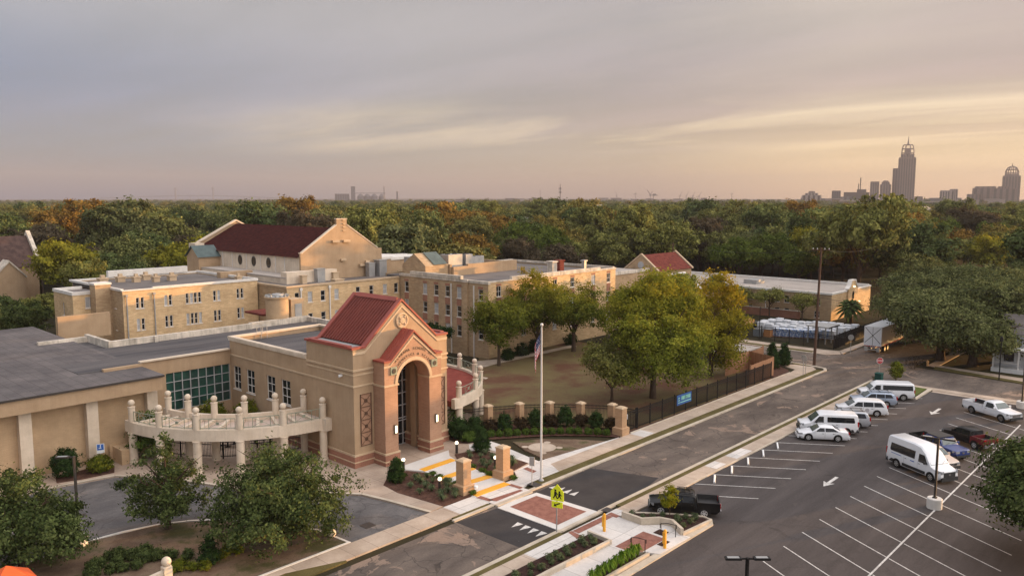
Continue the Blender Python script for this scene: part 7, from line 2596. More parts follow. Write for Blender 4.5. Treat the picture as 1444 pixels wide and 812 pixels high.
# port cranes
for px, kind, w in ((869, 0, 'slender luffing crane at the port, leftmost of the cranes'), (895, 1, 'small hammerhead crane between the port cranes'), (918, 2, 'large container crane with a raised boom at the port'), (957, 0, 'luffing crane next to a white stack at the port'),
                    (966, 0, 'second luffing crane of the close row at the port'), (975, 0, 'third luffing crane of the close row at the port'), (984, 0, 'rightmost luffing crane of the close row at the port'), (1030, 1, 'small crane right of the row of luffing cranes')):
    x, y, a = at(px, 3300)
    t = thing('port_crane', w, 'crane', (x, y, 0))
    e = Vector((math.sin(a), -math.cos(a), 0))
    P = lambda s, z: (x + e.x * s, y + e.y * s, z)
    m = MB()
    if kind == 2:
        for s in (-6, 6):
            m.tube(P(s, 0), P(s, 34), 1.2, n=4)
        m.tube(P(-12, 30), P(24, 30), 1.6, n=4); m.tube(P(-6, 32), P(-20, 52), 1.4, n=4); m.tube(P(-6, 34), P(2, 46), 1.0, n=4)
        tower_block(t, x + e.x * 10, y + e.y * 10, 12, 8, 28, 36, a, M_fargrey, 'machine_house')
    elif kind == 0:
        m.tube(P(0, 0), P(0, 26), 1.2, n=4); m.tube(P(0, 22), P(9 if px > 900 else -6, 46), 0.8, n=4); m.tube(P(-4, 24), P(2, 32), 0.7, n=4)
    else:
        m.tube(P(0, 0), P(0, 40), 0.9, n=4); m.tube(P(-8, 34), P(5, 36), 0.9, n=4)
    m.build('frame', M_fargrey, t)

# poles and wires over the campus and the streets
far_pole('wooden utility pole with double crossarms among the trees left of the auditorium', 84, 246, 14.5, 2.6)
far_pole('wooden utility pole behind the central dormitory', 163, 152, 15.5, 2.4)
far_pole('wooden utility pole beside the red tiled roof', 158, 96, 13.6, 1.2)
far_pole('wooden utility pole rising above the oaks at far right', 204, 64, 14.0, 2.4)
wire('power line running from the corner utility pole towards the upper left', [(112.0, 44.7, 16.4), (158, 96, 13.3), (163, 152, 15.0)], 1.0)
wire('power line running from the corner utility pole to the pole above the oaks', [(112.2, 44.2, 16.6), (204, 64, 13.6)], 1.3)
wire('lower power line running from the corner utility pole over the street into the oaks', [(112.2, 44.2, 13.6), (135, 5, 10.5)], 0.9)
wire('power line along the trees left of the auditorium roof', [(84, 246, 13.6), (64, 150, 12.5)], 1.2)
wire('power line crossing in front of the white porch house', [(112.2, 44.2, 9.8), (121, 8, 7.2)], 0.6)
# ================================================================== VEGETATION
def crown_np(blobs, n_clump, per, clump_r, leaf, seed, flat=0.0, up=0.35, shell=0.72, aspect=1.7):
    """leaf-sized quads gathered in clumps spread through a set of ellipsoids; returns (N,4,3)"""
    rg = np.random.default_rng(seed)
    B = np.array(blobs, float)
    vol = (B[:, 3] * B[:, 4] * B[:, 5]) ** (2 / 3)
    pick = rg.choice(len(B), n_clump, p=vol / vol.sum())
    d = rg.normal(size=(n_clump, 3))
    d /= np.linalg.norm(d, axis=1)[:, None]
    low = d[:, 2] < -0.25
    d[low, 2] *= rg.uniform(0.2, 1.0, low.sum())
    d /= np.linalg.norm(d, axis=1)[:, None]
    rad = shell + (1.06 - shell) * rg.random(n_clump) ** 0.7
    inner = rg.random(n_clump) < 0.18
    rad[inner] = rg.uniform(0.3, 0.75, inner.sum())
    rad *= rg.normal(1.0, 0.12, n_clump)
    c = B[pick, :3] + d * B[pick, 3:6] * rad[:, None]
    cr = clump_r * rg.uniform(0.6, 1.35, n_clump)
    cen = np.repeat(c, per, 0) + rg.normal(size=(n_clump * per, 3)) * np.repeat(cr, per)[:, None] * np.array([0.55, 0.55, 0.42])
    nrm = np.repeat(d, per, 0) * 1.5 + rg.normal(size=(n_clump * per, 3)) * 0.6
    nrm[:, 2] += up
    nrm /= np.linalg.norm(nrm, axis=1)[:, None]
    t = rg.normal(size=nrm.shape)
    t -= nrm * (t * nrm).sum(1)[:, None]
    t /= np.linalg.norm(t, axis=1)[:, None]
    b = np.cross(nrm, t)
    s = leaf * rg.uniform(0.6, 1.3, len(cen))[:, None]
    q = np.stack([cen - t * s * aspect / 2, cen - b * s / 2, cen + t * s * aspect / 2, cen + b * s / 2], 1)
    return q


def np_mesh(name, q, mt):
    me = bpy.data.meshes.new(name)
    n = len(q)
    me.vertices.add(n * 4)
    me.vertices.foreach_set('co', q.reshape(-1).astype(np.float32))
    me.loops.add(n * 4)
    me.loops.foreach_set('vertex_index', np.arange(n * 4, dtype=np.int32))
    me.polygons.add(n)
    me.polygons.foreach_set('loop_start', np.arange(0, n * 4, 4, dtype=np.int32))
    me.polygons.foreach_set('loop_total', np.full(n, 4, dtype=np.int32))
    me.materials.append(mt)
    me.update(calc_edges=True)
    me.validate()
    return me


def trunk_mb(h, r, crown_z, spread, n_limb, seed, lean=0.0, sub=3):
    rnd = random.Random(seed)
    m = MB()
    lx, ly = lean * rnd.uniform(-1, 1), lean * rnd.uniform(-1, 1)
    top = (lx * h, ly * h, h * 0.82)
    m.path([(0, 0, -0.1), (0.02 * h * lx, 0, 0.12 * h), (lx * h * .5, ly * h * .5, h * .45), top], [r * 1.35, r, r * .75, r * .18], 9)
    for k in range(n_limb):
        a = 2 * math.pi * k / n_limb + rnd.uniform(-.4, .4)
        z0 = crown_z * rnd.uniform(0.85, 1.1) + (h - crown_z) * 0.35 * (k % 3) / 3
        f = z0 / h
        s = spread * rnd.uniform(0.6, 0.95)
        p0 = Vector((lx * h * f, ly * h * f, z0))
        p1 = p0 + Vector((math.cos(a) * s * .45, math.sin(a) * s * .45, (h - z0) * .30))
        p2 = p0 + Vector((math.cos(a) * s, math.sin(a) * s, (h - z0) * rnd.uniform(.35, .7)))
        m.path([p0, p1, p2], [r * .5, r * .32, r * .08], 6)
        for j in range(sub):
            t = rnd.uniform(.4, .9)
            q0 = p0.lerp(p1, t) if j == 0 else p1.lerp(p2, t)
            b = a + rnd.uniform(-1.2, 1.2)
            q1 = q0 + Vector((math.cos(b) * s * .35, math.sin(b) * s * .35, rnd.uniform(.1, .3) * (h - z0)))
            m.path([q0, q1], [r * .2, r * .04], 5)
    return m


def blobs_round(rx, rz, cz, n, seed, k=0.55):
    """an uneven crown: one core and n lobes round it"""
    rnd = random.Random(seed)
    out = [(0, 0, cz, rx * .62, rx * .62, rz * .72)]
    for i in range(n):
        a = 2 * math.pi * i / n * 1.618 * 2 + rnd.uniform(-.4, .4)
        e = rnd.uniform(-.55, .85)
        ce = math.sqrt(max(0, 1 - e * e))
        f = rnd.uniform(.55, .84)
        s = k * rnd.uniform(.7, 1.15)
        out.append((math.cos(a) * ce * rx * f, math.sin(a) * ce * rx * f, cz + e * rz * f, rx * s, rx * s, rz * s * .85))
    return out


def blobs_tier(tiers, seed, k=.42):
    """an irregular crown built up in tiers (z, radius): lobes round each tier"""
    rnd = random.Random(seed)
    out = []
    for z, r in tiers:
        n = max(3, int(2.2 + r * 1.9))
        a0 = rnd.uniform(0, 6)
        for i in range(n):
            a = a0 + 2 * math.pi * (i + rnd.uniform(-.25, .25)) / n
            f = rnd.uniform(.50, .86)
            s = r * k * rnd.uniform(.75, 1.15) + .2
            out.append((math.cos(a) * r * f, math.sin(a) * r * f, z + rnd.uniform(-.4, .4), s, s, s * .72))
        out.append((0, 0, z, r * .5, r * .5, r * .4 + .2))
    return out


def plant(name, label, cat, x, y, z, crown_q, mt, trunk=None, group=None, crown_name='crown'):
    t = thing(name, label, cat, (0, 0, 0), group)
    me = np_mesh(crown_name, crown_q, mt)
    o = bpy.data.objects.new(crown_name, me); COL.objects.link(o); o.parent = t
    if trunk is not None:
        trunk.build('trunk', M_bark, t, smooth=50)
    t.location = (x, y, z)
    return t


F_oak = foliage('oak_leaves', [(0.022, 0.036, 0.013), (0.058, 0.080, 0.027), (0.115, 0.145, 0.048), (0.165, 0.19, 0.075)], 0.6)
F_live = foliage('live_oak_leaves', [(0.034, 0.042, 0.019), (0.095, 0.108, 0.042), (0.185, 0.198, 0.078), (0.25, 0.245, 0.105)], 0.32)
F_maple = foliage('autumn_leaves', [(0.058, 0.082, 0.014), (0.15, 0.18, 0.026), (0.25, 0.275, 0.042), (0.34, 0.345, 0.065)], 0.38, top=(6.0, 15.0, (0.40, 0.29, 0.02), 0.6), trans=.4)
F_maple2 = foliage('gold_autumn_leaves', [(0.075, 0.082, 0.011), (0.19, 0.185, 0.02), (0.33, 0.285, 0.032), (0.43, 0.34, 0.04)], 0.42, top=(4.5, 13.5, (0.46, 0.31, 0.02), 0.9), trans=.4)
F_lawn = foliage('lawn_tree_leaves', [(0.044, 0.064, 0.012), (0.112, 0.138, 0.022), (0.20, 0.22, 0.036), (0.28, 0.275, 0.05)], 0.42, top=(6.5, 13.0, (0.38, 0.27, 0.02), 0.9), trans=.4)
F_olive = foliage('olive_leaves', [(0.08, 0.088, 0.024), (0.16, 0.165, 0.044), (0.25, 0.245, 0.07), (0.32, 0.30, 0.095)], 0.6)
F_young = foliage('young_leaves', [(0.10, 0.13, 0.012), (0.22, 0.23, 0.02), (0.32, 0.28, 0.03)], 1.5, trans=0.4)
F_shrub = foliage('shrub_leaves', [(0.012, 0.027, 0.009), (0.032, 0.060, 0.018), (0.060, 0.098, 0.03)], 2.5)
F_box = foliage('box_leaves', [(0.040, 0.070, 0.012), (0.085, 0.135, 0.026), (0.14, 0.195, 0.045)], 3.0)
F_dark = foliage('loropetalum_leaves', [(0.022, 0.016, 0.010), (0.052, 0.036, 0.020), (0.085, 0.055, 0.03)], 2.5)
F_lirio = foliage('strap_leaves', [(0.05, 0.072, 0.034), (0.12, 0.15, 0.075), (0.20, 0.225, 0.12)], 2.0)
F_gold = foliage('golden_leaves', [(0.05, 0.07, 0.01), (0.14, 0.16, 0.02), (0.26, 0.22, 0.03)], 1.8)
F_spiky = foliage('bright_strap_leaves', [(0.06, 0.12, 0.014), (0.14, 0.23, 0.03), (0.24, 0.34, 0.06)], 2.0)
F_palm = foliage('palm_leaves', [(0.03, 0.05, 0.018), (0.075, 0.105, 0.035), (0.13, 0.16, 0.06)], 1.0)

# --- front trees
plant('oak_tree', 'wide dark green oak on the mulched front lawn, nearest to the street', 'tree', 28.4, 48.2, 0.1,
      crown_np(blobs_tier(((1.9, 4.5), (3.2, 4.6), (4.5, 3.5), (5.8, 2.0)), 5, .38), 560, 60, 0.55, 0.135, 5, shell=.55), F_oak, trunk_mb(6.6, 0.24, 2.0, 3.9, 7, 5))
plant('oak_tree', 'small open crowned oak in the middle of the front lawn by the drive', 'tree', 23.9, 56.0, 0.1,
      crown_np(blobs_tier(((2.2, 3.1), (3.4, 2.9), (4.6, 1.9), (5.8, 1.0), (6.7, .35)), 8, .30), 200, 50, 0.38, 0.13, 8, shell=.5), F_oak, trunk_mb(6.6, 0.2, 1.8, 2.9, 6, 8))
plant('oak_tree', 'dark green oak at the bottom left corner behind the drive lamp', 'tree', 14.7, 56.7, 0.1,
      crown_np(blobs_tier(((1.7, 3.6), (3.0, 3.7), (4.3, 2.9), (5.6, 1.6)), 13, .4), 480, 60, 0.5, 0.135, 13, shell=.55), F_oak, trunk_mb(6.2, 0.2, 1.8, 3.0, 6, 13))
plant('oak_tree', 'dense dark oak at the right edge overhanging the parking lot', 'tree', 61.1, 6.4, 0.02,
      crown_np(blobs_round(5.2, 4.0, 4.6, 16, 21, .46), 1000, 76, 0.75, 0.155, 21, shell=.66), F_oak, trunk_mb(8.4, 0.26, 2.0, 4.2, 7, 21))
# --- lawn and fence trees
plant('maple_tree', 'large yellow green maple behind the blue banner on the iron fence', 'tree', 80.0, 50.9, 0.1,
      crown_np(blobs_round(6.5, 6.3, 8.3, 20, 31, .36) + [(3.4, -1.6, 3.6, 3.4, 3.4, 2.2), (-3.2, 1.6, 4.0, 3.2, 3.2, 2.2), (0, 0, 13.4, 2.4, 2.4, 1.8)], 660, 72, 0.85, 0.19, 31, shell=.6), F_maple, trunk_mb(13.6, 0.34, 2.6, 5.2, 9, 31))
plant('maple_tree', 'golden topped maple at the wooden fence, right of the large yellow green maple', 'tree', 95.2, 51.6, 0.1,
      crown_np(blobs_round(5.1, 6.1, 7.4, 17, 37, .36) + [(0.6, 0, 12.4, 2.0, 2.0, 1.7), (1.5, -2.0, 3.0, 2.8, 2.8, 1.9)], 430, 66, 0.8, 0.19, 37, shell=.6), F_maple2, trunk_mb(12.6, 0.3, 2.4, 4.0, 8, 37))
plant('maple_tree', 'pale olive tree in front of the large yellow green maple, left of its trunk', 'tree', 75.4, 53.6, 0.1,
      crown_np(blobs_round(3.7, 3.7, 4.4, 12, 41, .36), 200, 52, 0.7, 0.17, 41, shell=.55), F_olive, trunk_mb(7.6, 0.16, 1.6, 3.4, 7, 41))
plant('maple_tree', 'green lawn tree nearest the red decked terrace, in front of the dormitory corner', 'tree', 80.9, 77.2, 0.1,
      crown_np(blobs_round(4.1, 4.6, 6.0, 15, 43, .40), 250, 60, 0.72, 0.185, 43, shell=.6), F_lawn, trunk_mb(9.6, 0.22, 2.4, 3.0, 7, 43))
plant('maple_tree', 'tall green lawn tree directly behind the flagpole top', 'tree', 88.4, 76.4, 0.1,
      crown_np(blobs_round(4.4, 5.6, 7.8, 14, 47, .46) + [(-1.2, 1, 12.6, 1.3, 1.3, 1.3)], 310, 60, 0.72, 0.185, 47, shell=.6), F_lawn, trunk_mb(12.2, 0.26, 2.6, 3.2, 8, 47))
plant('maple_tree', 'broad lawn tree right of the flagpole with warm brick showing through its crown', 'tree', 96.4, 75.9, 0.1,
      crown_np(blobs_round(5.7, 5.5, 7.0, 17, 53, .35), 290, 56, 0.72, 0.19, 53, shell=.6), F_lawn, trunk_mb(11.4, 0.3, 2.6, 4.2, 9, 53))
plant('maple_tree', 'yellow green tree behind the large maple, below the red tiled roof', 'tree', 119.5, 73.5, 0.1,
      crown_np(blobs_round(4.6, 4.2, 7.6, 10, 57, .48), 330, 55, 0.85, 0.28, 57), F_maple, trunk_mb(11.0, 0.24, 2.4, 3.6, 7, 57))
plant('maple_tree', 'green tree between the dormitory front and the large yellow maple', 'tree', 107.5, 70.5, 0.1,
      crown_np(blobs_round(4.8, 3.8, 6.2, 10, 59, .48), 330, 55, 0.85, 0.27, 59), F_lawn, trunk_mb(9.6, 0.24, 2.2, 3.8, 7, 59))
plant('young_tree', 'young yellow green staked tree in the planter in front of the black pickup', 'tree', 49.7, 29.95, 0.24,
      crown_np([(0, 0, 1.75, .62, .62, .72), (.1, .1, 2.3, .35, .35, .3), (-.2, .1, 1.3, .4, .4, .3)], 60, 34, 0.2, 0.085, 61), F_young, trunk_mb(2.5, 0.035, 1.1, 0.4, 4, 61, sub=1))
plant('evergreen_tree', 'left of two small conical evergreens beside the wooden fence', 'tree', 105.8, 47.9, 0.1,
      crown_np([(0, 0, 0.9, 1.0, 1.0, .9), (0, 0, 1.9, .75, .75, .9), (0, 0, 2.8, .4, .4, .8)], 120, 40, 0.3, 0.14, 63), F_shrub, trunk_mb(2.4, 0.06, .5, .3, 3, 63, sub=0))
plant('evergreen_tree', 'right of two small conical evergreens beside the wooden fence', 'tree', 108.5, 47.3, 0.1,
      crown_np([(0, 0, 0.9, .85, .85, .9), (0, 0, 1.8, .65, .65, .9), (0, 0, 2.6, .35, .35, .7)], 110, 40, 0.3, 0.14, 64), F_shrub, trunk_mb(2.2, 0.06, .5, .3, 3, 64, sub=0))
plant('small_tree', 'dark rounded small tree between the terrace and the dormitory wall', 'tree', 78.6, 88.0, 0.1,
      crown_np(blobs_round(2.1, 1.4, 3.6, 7, 66, .5), 110, 50, 0.5, 0.2, 66), F_shrub, trunk_mb(4.2, 0.12, 1.8, 1.6, 5, 66))
plant('small_tree', 'yellow green sapling on the verge behind the passenger van', 'tree', 109.6, 32.6, 0.1,
      crown_np([(0, 0, 1.3, .8, .8, .9), (0.1, 0, 2.0, .5, .5, .6)], 70, 36, 0.28, 0.12, 67), F_gold, trunk_mb(2.1, 0.05, .6, .4, 4, 67, sub=1))
plant('bare_shrub', 'thin leafless looking shrub on the street corner verge', 'shrub', 118.9, 33.0, 0.1,
      crown_np([(0, 0, .9, 1.1, 1.1, .9)], 30, 12, 0.35, 0.10, 68), F_dark, trunk_mb(1.8, 0.05, .25, 1.0, 8, 68))
for (x, y, r, h, sd, lab) in ((159.0, 76.5, 2.6, 6.2, 71, 'sparse grey green tree at the left windows of the long brick building'), (157.5, 69.3, 2.6, 6.4, 72, 'sparse grey green tree in the middle of the long brick building'), (156.5, 62.2, 2.8, 5.8, 73, 'sparse spreading tree beside the palm at the long brick building')):
    plant('street_tree', lab, 'tree', x - 6.5, y, 0, crown_np(blobs_round(r, h * .3, h * .68, 8, sd, .45), 70, 36, 0.7, 0.2, sd), F_olive, trunk_mb(h, .14, 1.8, r * .9, 8, sd))


def palm(label, x, y, h, fl_, n, seed, r=0.25, fr=0.5):
    rnd = random.Random(seed)
    t = thing('palm_tree', label, 'palm', (0, 0, 0))
    m = MB(); m.path([(0, 0, -.1), (0, 0, h * .5), (0, 0, h)], [r * 1.3, r, r * 1.25], 9); m.build('trunk', M_bark, t, smooth=50)
    qs = []
    for k in range(n):
        a = 2.39996 * k + rnd.uniform(-.15, .15)
        el = 1.25 - 1.75 * k / n
        p = Vector((0, 0, h))
        d0 = Vector((math.cos(a) * math.cos(el), math.sin(a) * math.cos(el), math.sin(el)))
        side = Vector((-math.sin(a), math.cos(a), 0))
        prev = p; wp = .02
        for j in range(12):
            u = (j + 1) / 12
            q = p + d0 * fl_ * u + Vector((0, 0, -0.55 * fl_ * u * u))
            w = fr * math.sin(math.pi * min(1, u * .9 + .1)) + .04
            for s in (-1, 1):
                qs.append([prev, q, q + side * s * w * fl_ * .16 + Vector((0, 0, -.12 * fl_ * w)), prev + side * s * wp * fl_ * .16 + Vector((0, 0, -.12 * fl_ * wp))])
            prev = q; wp = w
    q = np.array([[list(v) for v in f] for f in qs])
    o = bpy.data.objects.new('fronds', np_mesh('fronds', q, F_palm)); COL.objects.link(o); o.parent = t
    t.location = (x, y, 0.1)
    return t


palm('date palm in front of the right end of the long brick building', 155.0, 55.0, 3.2, 3.0, 60, 3, 0.5, 0.8)
palm('small palm beside the tower, above the dark shrubs', 54.3, 58.0, 2.3, 1.15, 30, 4, 0.1, 0.9)
palm('tall palm standing behind the gabled house at far left', 62.0, 186.0, 7.6, 2.4, 36, 5, 0.3, 0.8)
palm('palm in front of the auditorium at the left end of its roof', 62.0, 152.0, 9.6, 2.4, 36, 6, 0.3, 0.8)
palm('clump palm between the dormitory and the red tiled roof', 146.0, 78.5, 7.0, 3.0, 40, 7, 0.35, 0.8)

# --- shrubs
cone_q = crown_np([(0, 0, .55, .72, .72, .6), (0, 0, 1.05, .60, .60, .65), (0, 0, 1.55, .38, .38, .5), (0, 0, 1.9, .16, .16, .2)], 330, 24, .13, .075, 81, shell=.86)
cs = plant('conical_shrub', 'clipped conical shrub in the bed left of the yellow steps', 'shrub', 41.15, 51.2, 0.2, cone_q, F_shrub, None, 'clipped conical shrubs by the steps', 'foliage')
dup(cs, (51.7, 51.6, 0.2), 1.0, 'clipped conical shrub in the bed right of the steps, below the fence walk', sc=(1.05, 1.05, 1.08))
ball_q = crown_np([(0, 0, .32, .40, .40, .34)], 100, 24, .08, .055, 82, shell=.88)
brow = [(55.72, 54.3), (56.4, 53.75), (57.15, 53.2), (57.85, 52.72), (58.62, 52.19), (59.29, 51.6), (59.95, 51.0), (60.58, 50.42), (61.23, 49.86), (61.9, 49.13), (62.4, 48.44), (63.0, 47.63), (63.6, 46.9), (64.0, 46.1)]
bb = None
for i, (x, y) in enumerate(brow):
    if bb is None:
        bb = plant('round_shrub', 'small clipped bright green round shrub in the row along the curved walk', 'shrub', x, y, .12, ball_q, F_box, None, 'round shrubs along the curved walk', 'foliage')
    else:
        dup(bb, (x, y, .12), i * 1.3, sc=random.Random(i).uniform(.88, 1.1))
dq = crown_np([(0, 0, .62, .72, .72, .62)], 130, 26, .16, .085, 83, shell=.8)
dk = None
for i, ((x, y), w) in enumerate(zip([(56.9, 55.6), (59.6, 53.7), (62.6, 52.2), (64.9, 49.9), (66.0, 46.9)], ['nearest the tower', 'second from the tower', 'behind the flagpole', 'fourth from the tower', 'beside the end post'])):
    lab = 'reddish brown rounded shrub at the curved iron fence, ' + w
    if dk is None:
        dk = plant('maroon_shrub', lab, 'shrub', x, y, .12, dq, F_dark, None, 'reddish shrubs at the curved fence', 'foliage')
    else:
        dup(dk, (x, y, .12), i * 1.1, lab)
eq = crown_np([(0, 0, .7, .72, .72, .75), (0, 0, 1.3, .52, .52, .55)], 210, 26, .16, .085, 84, shell=.82)
ek = None
for i, ((x, y), w, s) in enumerate(zip([(58.0, 54.6), (61.0, 52.95), (63.6, 51.1), (65.2, 48.3), (54.7, 55.6)], ['left of the first fence bay', 'just left of the flagpole', 'right of the flagpole', 'near the last fence bay', 'in the corner below the small palm'], (1.1, 1.05, 1.1, .95, 1.1))):
    lab = 'upright dark green shrub at the curved iron fence, ' + w
    if ek is None:
        ek = plant('upright_shrub', lab, 'shrub', x, y, .12, eq, F_shrub, None, 'upright green shrubs at the curved fence', 'foliage')
    else:
        dup(ek, (x, y, .12), i * 1.7, lab, sc=s)
plant('hedge_shrub', 'large dark bushy shrub against the right side of the tower', 'shrub', 52.9, 56.3, .1, crown_np([(0, 0, 1.0, 1.0, 1.0, 1.0), (.8, .2, .8, .8, .8, .8)], 190, 34, .28, .12, 85), F_shrub, None, None, 'foliage')
plant('hedge_shrub', 'low dark green shrub at the edge of the porch paving below the palm', 'shrub', 53.2, 54.8, .1, crown_np([(0, 0, .45, .8, .6, .45)], 90, 26, .2, .09, 86), F_box, None, None, 'foliage')
plant('hall_shrub', 'tall dark oval shrub against the windowless hall wall', 'shrub', 22.65, 72.9, .15, crown_np([(0, 0, 1.2, .95, .95, 1.2)], 220, 34, .2, .10, 87, shell=.85), F_shrub, None, None, 'foliage')
plant('golden_shrub', 'golden green shrub with red base beside the blue disabled parking sign', 'shrub', 25.2, 72.3, .15, crown_np([(0, 0, .7, .9, .9, .6), (.2, 0, .3, .5, .5, .3)], 120, 30, .26, .11, 88), F_gold, None, None, 'foliage')
for (x, y, r, lab, sd) in ((29.6, 72.4, 1.7, 'big green shrub under the left end of the curved colonnade', 89), (36.8, 74.8, 1.5, 'bright green shrub in the courtyard left of the link doors', 90), (39.6, 73.2, 1.3, 'bright green shrub in the courtyard right of the link doors', 91)):
    plant('courtyard_shrub', lab, 'shrub', x, y, .15, crown_np([(0, 0, r * 1.25, r, r, r * 1.2), (.4, .3, r * 1.7, r * .6, r * .6, r * .8)], 190, 34, .3, .12, sd), F_gold if sd > 89 else F_box, None, None, 'foliage')
# strap-leaved clumps in the step beds


def clump_np(n, h, spread, w, seed):
    rg = np.random.default_rng(seed)
    out = []
    for k in range(n):
        a = rg.uniform(0, 2 * math.pi); s = spread * rg.uniform(.3, 1.0); hh = h * rg.uniform(.6, 1.1)
        d = np.array([math.cos(a), math.sin(a), 0]); e = np.array([-d[1], d[0], 0]) * w / 2
        p0 = d * .05; p1 = d * s * .5 + np.array([0, 0, hh]); p2 = d * s * 1.1 + np.array([0, 0, hh * .65])
        out.append([p0 - e, p0 + e, p1 + e, p1 - e]); out.append([p1 - e, p1 + e, p2 + e * .2, p2 - e * .2])
    return np.array(out)


lq = clump_np(70, .48, .5, .05, 92)
lp = None
rl = random.Random(6)
spots = [(40.99, 49.18), (42.15, 49.34), (43.03, 48.76), (41.68, 47.37), (41.43, 45.96), (42.4, 50.17), (42.87, 46.78), (40.9, 45.2), (42.0, 44.9), (42.6, 45.6), (43.4, 49.9), (43.6, 47.6), (40.6, 47.6), (41.8, 48.3), (42.3, 46.1)]
for i, (x, y) in enumerate(spots):
    if lp is None:
        lp = plant('strap_leaf_clump', 'grey green strap leaved clump in the mulch bed left of the steps', 'plant', x, y, .2, lq, F_lirio, None, 'strap leaved clumps in the left bed', 'leaves')
    else:
        dup(lp, (x, y, .2), rl.uniform(0, 6), sc=rl.uniform(.8, 1.25))
for i, (x, y) in enumerate([(50.14, 51.76), (50.22, 50.29), (51.22, 50.6), (50.69, 49.24), (48.9, 48.69), (48.6, 47.87), (51.38, 47.43), (50.58, 46.6), (48.7, 46.83), (49.5, 50.9), (49.6, 48.4), (51.6, 49.0)]):
    dup(lp, (x, y, .22), rl.uniform(0, 6), 'grey green strap leaved clump in the mulch bed right of the steps', 'strap leaved clumps in the right bed', sc=rl.uniform(.8, 1.25))
gq = crown_np([(0, 0, .14, .28, .28, .14)], 34, 22, .09, .06, 93)
gk = None
for x, y in ((44.25, 50.2), (44.15, 49.2), (44.05, 48.0), (44.0, 47.0), (48.2, 50.2), (47.95, 49.0), (47.8, 47.6), (47.6, 46.6), (43.5, 44.5), (48.3, 44.4)):
    if gk is None:
        gk = plant('edging_plant', 'low yellow green edging plant beside the yellow steps', 'plant', x, y, .2, gq, F_box, None, 'low edging plants beside the steps', 'foliage')
    else:
        dup(gk, (x, y, .2), x)
# planter shrubs by the lot
pq = crown_np([(0, 0, .20, .22, .22, .2)], 26, 16, .11, .06, 94)
pk_ = None
for x, y in ((37.19, 31.75), (38.31, 31.81), (39.1, 31.73), (40.05, 31.77), (39.44, 32.43), (40.42, 32.33), (41.18, 32.35), (41.83, 31.79), (42.23, 32.37), (42.62, 31.65), (43.1, 32.3), (38.6, 32.27), (36.2, 31.8), (36.9, 32.4), (35.2, 32.2)):
    if pk_ is None:
        pk_ = plant('planter_shrub', 'small grey green shrub in the dark mulch strip beside the crossing', 'shrub', x, y, .2, pq, F_lirio, None, 'small shrubs in the dark mulch strip', 'foliage')
    else:
        dup(pk_, (x, y, .2), x * 3, sc=rl.uniform(.75, 1.2))
for x, y in ((48.4, 32.4), (48.5, 31.5), (49.0, 31.0), (49.75, 30.6), (50.3, 29.7), (49.67, 29.25), (49.2, 28.5), (50.12, 28.44), (51.0, 28.6), (50.7, 29.2)):
    dup(pk_, (x, y, .24), x * 3, 'small grey green shrub in the raised planter around the young tree', 'small shrubs in the raised planter', sc=rl.uniform(.75, 1.15))
sq = clump_np(60, .75, .45, .06, 95)
sk = None
for i in range(13):
    x, y = 43.2 - i * .42, 28.42 + .12 * math.sin(i * 2.1)
    if sk is None:
        sk = plant('spiky_clump', 'bright green spiky clump in the strip along the parking lot kerb', 'plant', x, y, .18, sq, F_spiky, None, 'spiky clumps along the lot kerb', 'leaves')
    else:
        dup(sk, (x, y, .18), i * 1.1, sc=rl.uniform(.8, 1.15))
# front lawn shrubs
fq = crown_np([(0, 0, .36, .42, .42, .36), (.2, .15, .42, .26, .26, .25)], 70, 24, .14, .08, 96)
fk = None
for i, (x, y) in enumerate(((17.65, 52.91), (18.11, 53.2), (18.9, 53.9), (19.4, 53.5), (19.1, 52.7), (20.08, 52.97), (20.8, 52.65), (19.75, 51.24), (19.0, 51.5), (18.3, 51.9), (21.2, 51.5), (21.9, 51.0), (22.6, 50.24), (17.2, 51.9), (20.4, 51.9))):
    if fk is None:
        fk = plant('lawn_shrub', 'dark green shrub in the loose bed on the front lawn', 'shrub', x, y, .12, fq, F_oak, None, 'dark shrubs in the front lawn bed', 'foliage')
    else:
        dup(fk, (x, y, .12), i * 1.9, sc=rl.uniform(.8, 1.2))
yk = None
for i, (x, y) in enumerate(((21.4, 48.9), (22.1, 48.4), (24.2, 48.6), (24.9, 48.9), (25.3, 48.5), (20.8, 48.9), (22.6, 47.9))):
    if yk is None:
        yk = plant('golden_shrub', 'yellow green low shrub at the bottom edge of the front lawn', 'shrub', x, y, .12, fq, F_gold, None, 'yellow green shrubs on the front lawn', 'foliage')
    else:
        dup(yk, (x, y, .12), i * 1.9, sc=rl.uniform(.7, 1.0))
plant('pyramid_shrub', 'dark pyramid shaped shrub at the bottom edge of the front lawn', 'shrub', 23.3, 48.5, .12, crown_np([(0, 0, .5, .7, .7, .5), (0, 0, 1.1, .45, .45, .5), (0, 0, 1.6, .2, .2, .3)], 140, 28, .16, .085, 97), F_shrub, None, None, 'foliage')
for x, y, r, lab in ((84.6, 78.9, 1.0, 'dark low shrub at the dormitory corner beside the path'), (88.5, 79.6, 1.1, 'dark shrub at the dormitory wall behind the flagpole'), (92.0, 79.9, 1.2, 'dark round shrub at the dormitory wall between two lawn trees'), (100.5, 79.8, 1.1, 'dark shrub at the dormitory wall behind the broad lawn tree')):
    plant('wall_shrub', lab, 'shrub', x, y, .1, crown_np([(0, 0, r * .8, r, r * .7, r * .85)], 100, 28, .3, .13, int(x)), F_shrub, None, None, 'foliage')

